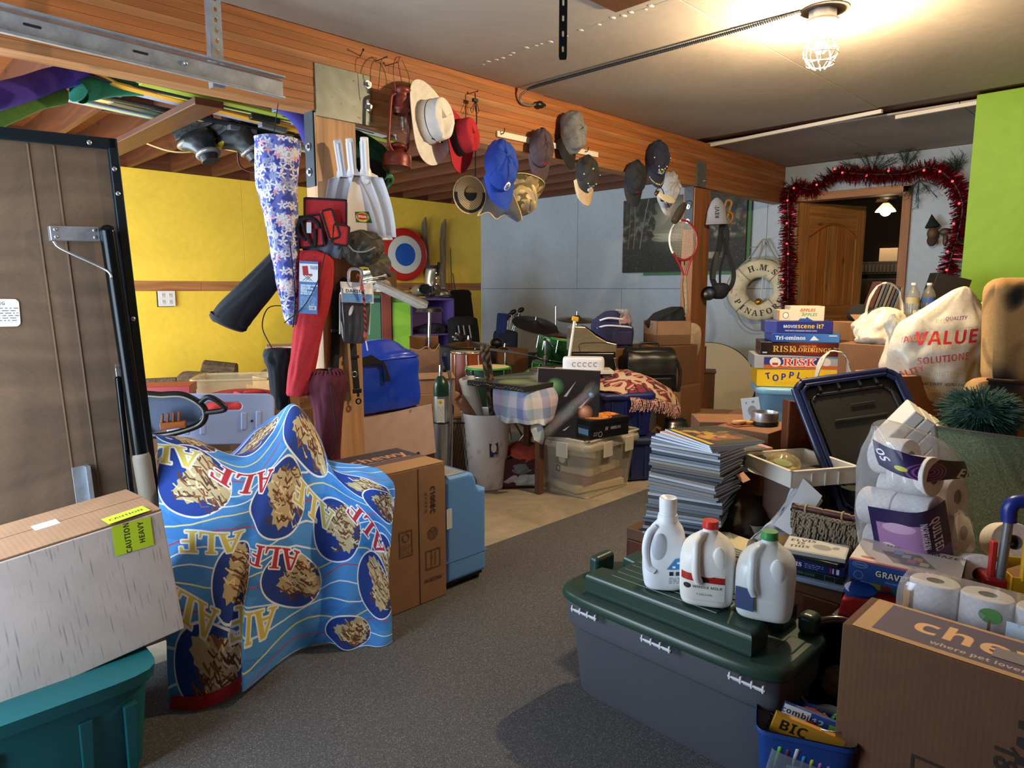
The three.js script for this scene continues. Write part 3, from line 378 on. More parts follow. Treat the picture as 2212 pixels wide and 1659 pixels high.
// ---------------------------------------------------------------- right post
{
  const t = thing('tennis_racket', 'red and white tennis racket with a taped grip hanging on the right post', 'racket', [5.13, 1.53, -3.115], [-4, -35, 3]);
  const hd = (k, y0 = 0) => Array.from({ length: 48 }, (_, i) => { const a = i / 48 * 6.2832; return [0.122 * k * Math.cos(a), 0.165 * k * Math.sin(a) + 0.2, 0]; });
  const fr = hd(1); pt('frame', tube(fr.slice(0).concat(), 0.009, 160, 8, true), mat('#8e1f22', 0.3), t); pt('frame_tip', tube(fr.slice(13, 30), 0.0094, 60, 8), mat('#e8e2da', 0.35), t);
  const st = []; for (let i = -9; i <= 9; i++) { const x = i * 0.0125, y = 0.165 * Math.sqrt(Math.max(0, 1 - (x / 0.122) ** 2)); st.push(rod([x, 0.2 - y, 0], [x, 0.2 + y, 0], 0.0011, 4)); } for (let i = -12; i <= 12; i++) { const y = i * 0.0128, x = 0.122 * Math.sqrt(Math.max(0, 1 - (y / 0.165) ** 2)); st.push(rod([-x, 0.2 + y, 0.001], [x, 0.2 + y, 0.001], 0.0011, 4)); } pt('strings', st, mat('#d9d0b8', 0.5), t).userData.kind = 'stuff';
  pt('throat', [tube([[-0.075, 0.07, 0], [-0.03, -0.03, 0], [-0.012, -0.09, 0]], 0.0095, 24, 8), tube([[0.075, 0.07, 0], [0.03, -0.03, 0], [0.012, -0.09, 0]], 0.0095, 24, 8), tube([[-0.07, 0.065, 0], [0, 0.04, 0], [0.07, 0.065, 0]], 0.007, 24, 8)], mat('#8e1f22', 0.3), t); pt('string_damper', mv(box(0.012, 0.05, 0.006), 0, 0.02, 0), mBlackP, t);
  const gp = []; for (let i = 0; i < 12; i++) gp.push(mv(cyl(0.0185, 0.0175, 0.026, 8), 0, -0.11 - i * 0.026, 0, 0, 0, 4)); pt('grip', gp, surf('#a08d6c', 0.05, (u, v) => 0.2 * per(u, v, 8, 8, 71), 0.9), t); pt('wrist_cord', tube([[-0.012, -0.41, 0], [-0.03, -0.2, 0.015], [-0.02, -0.1, 0.02]], 0.003, 20), mat('#3a2a20', 0.9), t);
  const hat = thing('bucket_hat', 'tan cotton bucket hat with line drawings hanging on the right post', 'hat', [5.2, 0.88, -3.12], [70, -50, 60]); const tn = denim('#b9a78d');
  pt('crown', loft([[0, 0, 0, 0.1, 0.095], [0, 0.05, 0, 0.095, 0.09], [0, 0.09, 0, 0.085, 0.08], [0, 0.11, 0, 0.06, 0.055], [0, 0.115, 0, 0.01, 0.01]], { fold: 0.12, m: 30 }), tn, hat); pt('brim', thick(gridGeo(48, 5, (u, v) => { const a = u * 6.2832, r = 0.098 + 0.07 * v; return [r * Math.cos(a), -0.035 * v + 0.012 * v * Math.sin(a * 3 + 1), r * Math.sin(a)]; }, true), 0.002), tn, hat);
  pt('stitching', tube(Array.from({ length: 20 }, (_, i) => { const a = i / 20 * 6.28; return [0.02 + 0.03 * Math.cos(a), 0.1, 0.06 + 0.03 * Math.sin(a)]; }), 0.0015, 60, 4, true), mat('#6b5b4c', 0.9), hat); pt('stitching', tube([[0.09, 0.03, 0.05], [0.06, 0.06, 0.08], [0.0, 0.05, 0.097], [-0.05, 0.07, 0.07]], 0.0015, 40, 4), mat('#6b5b4c', 0.9), hat);
  const k = thing('knit_hat', 'grey knitted beanie with black letters hanging on the right post', 'hat', [5.46, 1.99, -3.02], [0, -50, 2]);
  const kf = (u, v) => along([[0, -0.115, 0, 0.092, 0.03], [0, -0.06, 0, 0.085, 0.036], [0, 0.02, 0, 0.07, 0.036], [0, 0.075, 0, 0.045, 0.028], [0, 0.105, 0, 0.015, 0.012]], v);
  pt('knit', loft([[0, -0.115, 0, 0.092, 0.03], [0, -0.06, 0, 0.085, 0.036], [0, 0.02, 0, 0.07, 0.036], [0, 0.075, 0, 0.045, 0.028], [0, 0.105, 0, 0.015, 0.012]], { fold: 0.06, m: 30 }), surf('#8b8b8e', 0.04, (u, v) => 0.25 * Math.sin(u * 6.2832 * 5) * Math.sin(v * 6.2832 * 5), 0.95), k);
  { const q2 = sticker(60, 170, (x, w, h) => txt(x, 'KEVIN', w / 2, h / 2, 46, '#141414', { rot: -90 }), 0.7); pt('lettering', q2.on(gridGeo(8, 12, (u, v) => { const y = -0.085 + 0.165 * v, q = kf(0, (y + 0.115) / 0.22); return [-0.035 + 0.06 * u, y, q[4] * Math.sqrt(Math.max(0, 1 - ((-0.035 + 0.06 * u) / q[3]) ** 2)) + 0.004]; })), q2.m, k); }
  const s = thing('wooden_shackle', 'pale wooden toggle links hanging behind the grey beanie', 'shackle', [5.66, 2.0, -3.03], [0, -45, -10]); const wl = mat('#b07a3c', 0.45); pt('link', tube([[-0.02, 0.09, 0], [0.02, 0.08, 0], [0.015, 0, 0], [0.01, -0.06, 0], [-0.03, -0.05, 0], [-0.03, 0.04, 0]], 0.011, 50, 8, true), wl, s); pt('link', tube([[0.0, 0.0, 0.012], [0.045, -0.02, 0.012], [0.05, -0.07, 0.012], [0.01, -0.11, 0.012], [-0.03, -0.08, 0.012]], 0.011, 40, 8), wl, s); pt('ring', mv(tor(0.022, 0.004, 6, 20), 0, -0.12, 0.01, 0, 40), mBrass, s);
  const f = thing('shoulder_bag', 'black padded pouch hanging by wide straps from the right post', 'bag', [5.58, 1.55, -3.04], [0, -48, 0]);
  const band = (p, w, m, n) => pt('strap', gridGeo(40, 1, (u, v) => { const q = along(p, u), q2 = along(p, Math.min(1, u + 0.01)), q0 = along(p, Math.max(0, u - 0.01)), d = V3(q2[0] - q0[0], q2[1] - q0[1], 0).normalize(); return [q[0] - d.y * w * (v - 0.5), q[1] + d.x * w * (v - 0.5), q[2]]; }), m, f);
  band([[0.02, 0.38, 0.01], [0.0, 0.3, 0.02], [-0.01, 0.15, 0.02], [-0.05, 0.0, 0.02], [-0.06, -0.13, 0.02], [-0.02, -0.22, 0.03]], 0.05, mat('#17171a', 0.8)); band([[0.02, 0.38, 0.02], [0.05, 0.25, 0.03], [0.05, 0.12, 0.03], [0.09, 0.02, 0.03], [0.12, -0.1, 0.03], [0.1, -0.2, 0.03], [0.04, -0.26, 0.03]], 0.04, mat('#1d1d1f', 0.8)); band([[-0.03, 0.1, 0.03], [-0.045, -0.02, 0.035], [-0.055, -0.14, 0.035]], 0.035, mat('#202022', 0.5)); band([[0.0, 0.32, 0.035], [0.03, 0.1, 0.04], [0.0, -0.05, 0.04], [0.0, -0.2, 0.05]], 0.02, mat('#111', 0.8));
  pt('pouch', loft([[0, -0.31, 0.02, 0.03, 0.02], [-0.01, -0.29, 0.03, 0.07, 0.04], [0.0, -0.24, 0.03, 0.085, 0.05], [0.01, -0.19, 0.03, 0.07, 0.04], [0.01, -0.17, 0.03, 0.03, 0.02]], { fold: 0.08 }), mat('#1a1a1d', 0.75), f); pt('cup', mv(lathe([[0, 0], [0.05, 0.005], [0.062, 0.03], [0.06, 0.05]], 24), -0.085, -0.27, 0.055, 75, -30), mat('#151517', 0.35), f); pt('zip_pull', mv(box(0.008, 0.045, 0.006, 0.002), 0.1, -0.24, 0.06, 0, 0, -8), mat('#b04a62', 0.5), f);
}
// ---------------------------------------------------------------- what hangs on the left post
{
  const flower = surf('#8f95c4', 0.3, (() => { const q = rng(77), P = Array.from({ length: 110 }, () => [q(), q(), q(), q()]); return (u, v) => { let col = per(u, v, 9, 9, 81) > 0.02 ? [58, 66, 150] : [100, 108, 184]; for (const [a, b, k, s] of P) { let dx = Math.abs(u - a), dy = Math.abs(v - b); dx = Math.min(dx, 1 - dx); dy = Math.min(dy, 1 - dy); const d = Math.hypot(dx, dy), th = Math.atan2(v - b, u - a), r = 0.068 * (0.7 + 0.4 * Math.cos(th * 5 + s * 6)); if (d < r) { col = d < 0.01 ? [190, 140, 90] : k < 0.12 ? [226, 160, 170] : k < 0.45 ? [150, 160, 205] : [216, 216, 226]; } } return col; }; })(), 0.85, { n: 512 });
  const bag = (label, m, rings, p, r, o, draw) => { const t = thing('chair_bag', label, 'bag', p, r); pt('sleeve', loft(rings, o), m, t); if (draw) draw(t); return t; };
  bag('tall blue and white flower print chair bag hanging left of the post', flower, [[0.06, -0.44, 0, 0.02, 0.02], [0.055, -0.4, 0, 0.035, 0.03], [0.04, -0.25, 0, 0.05, 0.045], [0.02, 0.0, 0, 0.075, 0.07], [0.0, 0.2, 0, 0.09, 0.085], [-0.005, 0.38, 0, 0.1, 0.095], [-0.005, 0.42, 0, 0.098, 0.09], [-0.005, 0.415, 0, 0.07, 0.07]], [1.545, 1.6, -3.12], [0, -40, -2], { fold: 0.12, m: 60, vf: 8, freq: 5, seed: 3 }, (t) => { pt('hang_cord', tube([[-0.02, 0.42, 0], [-0.01, 0.5, -0.01], [0.0, 0.58, -0.02]], 0.002, 16, 5), mBlackC, t); pt('draw_cord', tube([[0.07, -0.05, 0.08], [0.085, -0.3, 0.05], [0.07, -0.45, 0.03]], 0.003, 20, 5), mBlackC, t); });
  bag('plain dark navy chair bag hanging slanted behind the flower print bag', denim('#17181f'), [[-0.12, -0.185, 0, 0.03, 0.03], [-0.115, -0.18, 0, 0.085, 0.075], [-0.1, -0.13, 0, 0.092, 0.08], [-0.02, 0.02, 0, 0.085, 0.07], [0.07, 0.2, 0, 0.06, 0.05], [0.1, 0.3, 0, 0.03, 0.03]], [1.49, 1.31, -3.22], [0, -40, -14], { fold: 0.12, m: 40, seed: 5 }, (t) => pt('end_cap', mv(sc(lathe([[0, 0], [0.08, 0.0], [0.092, 0.012], [0.092, 0.03]], 30), 1, 1, 0.86), -0.125, -0.19, 0, 0, 0, -12), mBlackC, t));
  bag('red chair bag with a blue and white paper label hanging on the post', denim('#a8242c'), [[-0.07, -0.36, 0, 0.045, 0.045], [-0.065, -0.34, 0, 0.06, 0.055], [-0.04, -0.2, 0, 0.065, 0.06], [0.0, 0.0, 0, 0.072, 0.06], [0.035, 0.2, 0, 0.085, 0.065], [0.03, 0.3, 0, 0.085, 0.06], [0.01, 0.34, 0, 0.06, 0.04]], [1.655, 1.17, -3.06], [0, -42, 0], { fold: 0.14, m: 60, vf: 6, seed: 9 }, (t) => {
    print(t, 'paper_label', 0.085, 0.245, (x, w, h) => { fill(x, '#4a76ad', w, h); x.fillStyle = '#dfe3ea'; x.fillRect(0, h * 0.05, w, h * 0.34); x.fillStyle = '#a8242c'; x.beginPath(); x.moveTo(w * 0.15, h * 0.1); x.lineTo(w * 0.45, h * 0.09); x.lineTo(w * 0.5, h * 0.24); x.lineTo(w * 0.2, h * 0.25); x.fill(); x.fillRect(w * 0.2, h * 0.24, w * 0.5, h * 0.03); x.strokeStyle = '#333'; x.lineWidth = 2; for (const [a, b] of [[0.2, 0.6], [0.6, 0.2], [0.35, 0.7], [0.7, 0.35]]) { x.beginPath(); x.moveTo(w * a, h * 0.26); x.lineTo(w * b, h * 0.37); x.stroke(); } txt(x, 'QUIK', w * 0.78, h * 0.1, w * 0.17, '#2b4c86'); txt(x, 'CHAIR', w * 0.78, h * 0.14, w * 0.13, '#2b4c86'); ['HIGH-BACK CHAIR', 'SILLA CON', 'RESPALDO DE', 'MALLA', 'CHAISE À DOS', 'EN MAILLES'].forEach((s, i) => txt(x, s, w * 0.08, h * (0.46 + i * 0.032), w * 0.098, '#fff', { align: 'left' })); lines(x, w * 0.08, h * 0.67, w * 0.82, 10, h * 0.022, '#b9cae2', 1.5); barcode(x, w * 0.55, h * 0.85, w * 0.36, h * 0.07); }, [0.02, 0.165, 0.083], [0, 2, -3]);
    pt('draw_cord', tube([[0.1, 0.33, 0.06], [0.07, 0.2, 0.1], [0.0, 0.08, 0.1], [-0.1, 0.0, 0.08]], 0.0025, 40, 5), mBlackC, t);
  });
  const sack = (name, label, m, p, r, o, s = 1) => { const t = thing(name, label, 'bag', p, r); pt('sack', loft([[0, -0.1, 0, 0.01, 0.01], [0, -0.1, 0, 0.05, 0.04], [-0.005, 0.0, 0, 0.058, 0.05], [0.0, 0.2, 0, 0.075, 0.062], [0.0, 0.29, 0, 0.1, 0.08], [0.0, 0.35, 0, 0.098, 0.08], [0.0, 0.385, 0, 0.075, 0.06], [0, 0.375, 0, 0.03, 0.03]], { fold: 0.16, m: 60, freq: 9, vf: 4, seed: o }), m, t); return t; };
  const mr = sack('drawstring_bag', 'maroon drawstring sack hanging low on the left post', denim('#521b2b'), [1.72, 0.54, -3.03], [0, -42, 0], 4);
  pt('neck_puckers', Array.from({ length: 26 }, (_, i) => { const a = i / 26 * 6.2832; return tube([[0.085 * Math.cos(a), 0.34, 0.07 * Math.sin(a)], [0.08 * Math.cos(a), 0.385, 0.066 * Math.sin(a)], [0.035 * Math.cos(a), 0.388, 0.03 * Math.sin(a)]], 0.007, 10, 5); }), denim('#5b2032'), mr).userData.kind = 'stuff';
  pt('draw_cord', tube([[0.02, 0.39, 0.03], [0.04, 0.3, 0.1], [0.05, 0.1, 0.08], [0.02, -0.02, 0.07], [-0.05, -0.05, 0.06]], 0.0028, 40, 5), mBlackC, mr); pt('cord_lock', mv(box(0.018, 0.03, 0.014, 0.004), 0.02, 0.395, 0.03), mBlackP, mr);
  const nv = sack('drawstring_bag', 'dark blue stuff sack hanging left of the red chair bag', denim('#15171f'), [1.56, 0.8, -3.2], [0, -40, 0], 14); nv.scale.set(0.75, 0.62, 0.8); pt('draw_cord', tube([[-0.04, 0.37, 0.0], [-0.1, 0.55, 0], [-0.06, 0.7, 0], [0.04, 0.72, 0.01], [0.09, 0.68, 0.0]], 0.004, 40, 5), mBlackC, nv);
  // red folded vest
  const v = thing('dog_vest', 'folded red nylon vest with black piping and a black buckle', 'vest', [1.715, 1.63, -3.02], [0, -42, 2]); const rd = denim('#a52630');
  const pan = (w, h, x, y, z, rx, ry, rz, m) => { const g = pt('panel', mv(box(w, h, 0.022, 0.01), x, y, z, rx, ry, rz), m || rd, v); pt('piping', mv(new THREE.TubeGeometry(curve(rrect(w - 0.006, h - 0.006, 0.012, 3).map(([a, b]) => [a, b, 0.011]), true), 60, 0.0055, 6, true), x, y, z, rx, ry, rz), mBlackC, v); return g; };
  pan(0.2, 0.19, 0.02, 0.03, -0.01, 0, 6, -4); pan(0.13, 0.15, -0.045, -0.03, 0.03, 0, -12, 3); pan(0.06, 0.14, 0.05, 0.0, 0.04, 0, 30, 14, denim('#c0332d')); pan(0.08, 0.1, 0.09, -0.05, 0.02, 0, 20, -8);
  pt('strap', mv(tor(0.05, 0.009, 8, 24, 4.4), -0.05, -0.02, 0.055), mBlackC, v); pt('strap', tube([[-0.08, 0.03, 0.055], [-0.06, -0.05, 0.06], [-0.03, -0.1, 0.055], [-0.02, -0.02, 0.06]], 0.008, 30, 6), mBlackC, v); pt('tag', mv(box(0.022, 0.05, 0.004), -0.045, -0.015, 0.066, 0, 0, -4), mat('#b8c6cf', 0.5), v);
  const me = thing('mesh_cloth', 'grey blue mesh cloth bunched under the red vest', 'cloth', [1.74, 1.53, -3.04], -42); pt('cloth', thick(net([[[-0.1, 0.05, 0], [-0.04, 0.06, 0.03], [0.04, 0.07, 0.03], [0.11, 0.1, 0.02]], [[-0.1, 0.0, 0.02], [-0.03, 0.0, 0.05], [0.05, 0.01, 0.05], [0.1, 0.05, 0.03]], [[-0.11, -0.035, 0.0], [-0.03, -0.05, 0.03], [0.04, -0.05, 0.03], [0.08, -0.06, 0.02]]], 30, 20, (p, u, w) => [p[0], p[1], p[2] + 0.008 * Math.sin(u * 22 + w * 4)]), 0.003), surf('#5a6376', 0.03, (a, b) => 0.3 * Math.sin(a * 6.2832 * 4) * Math.sin(b * 6.2832 * 4), 0.9), me);
  // dustpans, nested
  const dustpan = (label, p, r) => { const t = thing('dustpan', label, 'dustpan', p, r, 'white dustpans on the left post'); const out = (k) => { const o = []; for (let i = 0; i <= 24; i++) { const q = i / 24; const y = -0.26 + 0.3 * q, w = 0.1 * Math.pow(Math.cos(Math.max(0, q) * 1.22), 0.75) * k + 0.018; o.push([w, y]); } return o; }; const rt = out(1), poly = [...rt, [0.02, 0.06], [0.02, 0.2], [-0.02, 0.2], [-0.02, 0.06], ...rt.slice().reverse().map(([x, y]) => [-x, y])];
    pt('pan', ext(poly, 0.005), mWhiteP, t); pt('rim', gridGeo(60, 2, (u, w) => { const i = u * 48, a = i < 24 ? along(rt, i / 24) : along(rt, (48 - i) / 24).map((q, k) => k ? q : -q); return [a[0] * (1 + 0.1 * w), a[1], 0.05 * w * Math.min(1, 1)]; }), mWhiteP, t); pt('lip', mv(box(0.235, 0.034, 0.006, 0.002), 0, -0.262, 0.016, -50), mWhiteP, t);
    pt('handle', [mv(box(0.04, 0.18, 0.02, 0.008), 0, 0.13, 0.016), bx(-0.004, 0.004, 0.05, 0.2, 0.02, 0.034, 0.002), mv(sc(sph(0.03, 16, 10), 1, 1.6, 0.6), 0, 0.045, 0.012)], mWhiteP, t); return t; };
  const d1 = dustpan('white plastic dustpan with a green and red label, frontmost of the three', [1.955, 1.845, -3.0], [6, -18, 3]); print(d1, 'printed_label', 0.085, 0.055, (x, w, h) => { x.fillStyle = '#1f6e3a'; x.beginPath(); x.moveTo(0, h * 0.05); x.lineTo(w * 0.8, 0); x.lineTo(w, h); x.lineTo(w * 0.08, h * 0.95); x.fill(); x.fillStyle = '#d8c23c'; x.beginPath(); x.ellipse(w * 0.45, h * 0.5, w * 0.4, h * 0.42, 0.1, 0, 7); x.fill(); x.fillStyle = '#b52a1e'; x.beginPath(); x.ellipse(w * 0.42, h * 0.45, w * 0.34, h * 0.28, 0.1, 0, 7); x.fill(); txt(x, 'LIBMAN', w * 0.42, h * 0.46, h * 0.3, '#fff', { rot: 4 }); txt(x, 'Dust Pan', w * 0.45, h * 0.8, h * 0.16, '#eee'); }, [-0.02, -0.16, 0.004], [0, 0, -2], 1500);
  dup(d1, 'white plastic dustpan hanging in the middle of the three nested ones', [1.915, 1.84, -3.045], [6, -24, 5]).children.slice(-1)[0].removeFromParent(); dup(d1, 'white plastic dustpan furthest left of the three nested ones', [1.885, 1.835, -3.085], [4, -30, 7]).children.slice(-1)[0].removeFromParent();
  const cc = thing('camouflage_cap', 'faded dark camouflage cap hanging under the dustpans', 'cap', [1.94, 1.54, -3.02], [35, -30, -10]); const cm = surf('#3c3a30', 0.25, (u, w) => { const a = per(u, w, 7, 7, 85), b = per(u, w, 8, 8, 86); return a > 0.15 ? [82, 76, 66] : b > 0.15 ? [40, 40, 36] : [60, 56, 48]; }, 0.95);
  pt('crown', loft([[0, -0.07, 0, 0.09, 0.08], [0, 0, 0, 0.1, 0.09], [0.01, 0.05, 0, 0.085, 0.075], [0.01, 0.075, 0, 0.03, 0.03]], { fold: 0.16, m: 30, seed: 8 }), cm, cc); pt('brim', thick(gridGeo(20, 6, (u, w) => { const a = R(-50 + 120 * u), r = 0.09 + 0.07 * w; return [r * Math.cos(a), -0.05 - 0.02 * w, r * Math.sin(a)]; }), 0.004), cm, cc); pt('frayed_edge', tube([[-0.08, 0.03, 0.05], [-0.05, 0.02, 0.085], [0, 0.03, 0.095], [0.05, 0.05, 0.07]], 0.004, 40, 5), mat('#8f877a', 1), cc);
  // phone pouch, strap and small bungee
  const pk = thing('waterproof_pouch', 'clear fronted pouch with a blue and white flap hanging on the post', 'pouch', [1.895, 1.2, -3.045], [0, -12, -3]); pt('pouch', loft([[0, -0.14, 0, 0.02, 0.008, 4], [0, -0.135, 0, 0.055, 0.02, 4], [0, 0.0, 0, 0.075, 0.034, 4], [0, 0.09, 0, 0.078, 0.026, 4], [0, 0.13, 0, 0.07, 0.016, 4]], { fold: 0.06 }), mat('#3b3d42', 0.18, { clearcoat: 0.8 }), pk); pt('pouch_edge', [rod([-0.078, -0.1, 0.012], [-0.08, 0.1, 0.012], 0.004), rod([0.076, -0.1, 0.012], [0.08, 0.1, 0.012], 0.004)], mat('#c8c8c2', 0.8), pk);
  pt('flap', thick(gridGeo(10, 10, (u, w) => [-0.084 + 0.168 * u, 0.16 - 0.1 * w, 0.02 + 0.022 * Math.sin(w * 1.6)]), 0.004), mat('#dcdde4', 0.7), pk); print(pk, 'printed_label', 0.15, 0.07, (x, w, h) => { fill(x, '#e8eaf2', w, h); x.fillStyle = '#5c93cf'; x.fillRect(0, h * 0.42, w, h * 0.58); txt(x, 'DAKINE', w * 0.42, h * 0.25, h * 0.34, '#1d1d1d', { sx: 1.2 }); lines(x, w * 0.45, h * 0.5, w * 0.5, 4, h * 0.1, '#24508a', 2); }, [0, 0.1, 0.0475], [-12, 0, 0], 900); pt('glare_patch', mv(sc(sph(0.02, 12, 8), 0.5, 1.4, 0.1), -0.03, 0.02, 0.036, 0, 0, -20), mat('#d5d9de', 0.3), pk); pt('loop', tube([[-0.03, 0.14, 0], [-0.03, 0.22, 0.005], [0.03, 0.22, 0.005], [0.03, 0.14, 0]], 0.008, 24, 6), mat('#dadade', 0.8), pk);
  const bn = thing('bungee_cord', 'short red and black striped bungee cord hanging over the clear pouch', 'cord', [1.9, 0, -2.975], -10); const bm = surf('#922c2c', 0.03, (u, w) => (Math.sin((u + w) * 6.2832) > 0 ? 0.2 : -0.75), 0.8); pt('cord', tube([[0, 1.35, 0], [0.008, 1.26, 0.005], [0.012, 1.16, 0], [0.01, 1.07, 0]], 0.0058, 40, 8), bm, bn); for (const [x, y] of [[0, 1.335], [0.01, 1.1]]) pt('end_wrap', mv(cyl(0.01, 0.008, 0.025, 12), x, y, 0), mat('#b3402c', 0.6), bn); pt('hook', tube([[0, 1.345, 0], [-0.006, 1.385, 0], [-0.012, 1.4, -0.02], [-0.008, 1.385, -0.04]], 0.0035, 20), mat('#a23a22', 0.4), bn); pt('hook', tube([[0.01, 1.08, 0], [0.014, 1.05, 0.004], [0.016, 1.02, 0.01]], 0.0035, 14), mat('#c8c8c8', 0.4), bn);
  const st = thing('shoulder_strap', 'black webbing shoulder strap with a swivel clip hanging on the post', 'strap', [1.86, 0, -3.1], [0, -8, 0]); const web = (p, w) => pt('webbing', thick(gridGeo(30, 1, (u, k) => { const q = along(p, u), q2 = along(p, Math.min(1, u + 0.02)), q1 = along(p, Math.max(0, u - 0.02)), d = V3(q2[0] - q1[0], q2[1] - q1[1], 0).normalize(); return [q[0] - d.y * w * (k - 0.5), q[1] + d.x * w * (k - 0.5), q[2]]; }), 0.003), mat('#15151a', 0.8), st);
  web([[0.02, 1.38, 0.02], [-0.03, 1.3, 0.01], [-0.04, 1.1, 0], [-0.055, 0.85, 0], [-0.05, 0.75, 0]], 0.045); web([[0.04, 1.36, 0.02], [0.05, 1.2, 0.0], [0.055, 1.0, 0], [0.065, 0.8, 0.0]], 0.035); pt('slider', [mv(box(0.05, 0.02, 0.008, 0.003), -0.04, 1.12, 0.004), mv(box(0.044, 0.018, 0.01, 0.003), 0.058, 0.98, 0.004)], mBlackP, st); pt('buckle', mv(box(0.048, 0.024, 0.01, 0.003), 0.065, 0.8, 0.004), mBlackP, st); pt('swivel_clip', [mv(cyl(0.007, 0.006, 0.02, 10), 0.07, 0.78, 0.004), mv(tor(0.013, 0.0045, 8, 20), 0.071, 0.745, 0.004).scale(1, 1, 1)], mBlackP, st); pt('ring', mv(tor(0.014, 0.003, 6, 20), 0.048, 0.89, 0.014), mSteel, st);
  // dark things behind the post
  const g = thing('rain_jacket', 'green hooded jacket stuffed behind the post under the beam', 'jacket', [2.1, 2.03, -3.3], [0, -35, 30]); pt('body', loft([[0.05, -0.16, 0, 0.06, 0.05], [0.04, -0.1, 0, 0.11, 0.08], [0, 0.02, 0, 0.13, 0.09], [-0.03, 0.12, 0, 0.1, 0.08], [-0.03, 0.15, 0, 0.03, 0.03]], { fold: 0.2, seed: 6 }), denim('#0f4a34'), g); pt('cuff', mv(tor(0.035, 0.012, 8, 20), 0.07, -0.19, 0.04, 60, 30), mat('#2a7a58', 0.7), g);
  const bb = thing('backpack', 'black crumpled backpack hanging behind the post', 'bag', [2.07, 1.86, -3.28], [0, -40, -18]); pt('body', loft([[-0.03, -0.22, 0, 0.03, 0.03], [-0.03, -0.2, 0, 0.07, 0.05], [0, -0.05, 0, 0.11, 0.08], [0.02, 0.1, 0, 0.12, 0.08], [0.03, 0.16, 0, 0.08, 0.06], [0.03, 0.18, 0, 0.02, 0.02]], { fold: 0.26, freq: 7, m: 50, seed: 7 }), denim('#141417'), bb); pt('cord', tube([[0.0, 0.12, 0.08], [0.05, 0.06, 0.1], [0.08, 0.0, 0.09], [0.02, 0.0, 0.1], [0.06, 0.08, 0.1]], 0.003, 40), mat('#2c2c30', 0.7), bb); pt('strap', tube([[0.05, 0.17, 0], [0.15, 0.1, 0.02], [0.13, 0.0, 0.05]], 0.012, 30, 6), denim('#1d1d20'), bb);
}
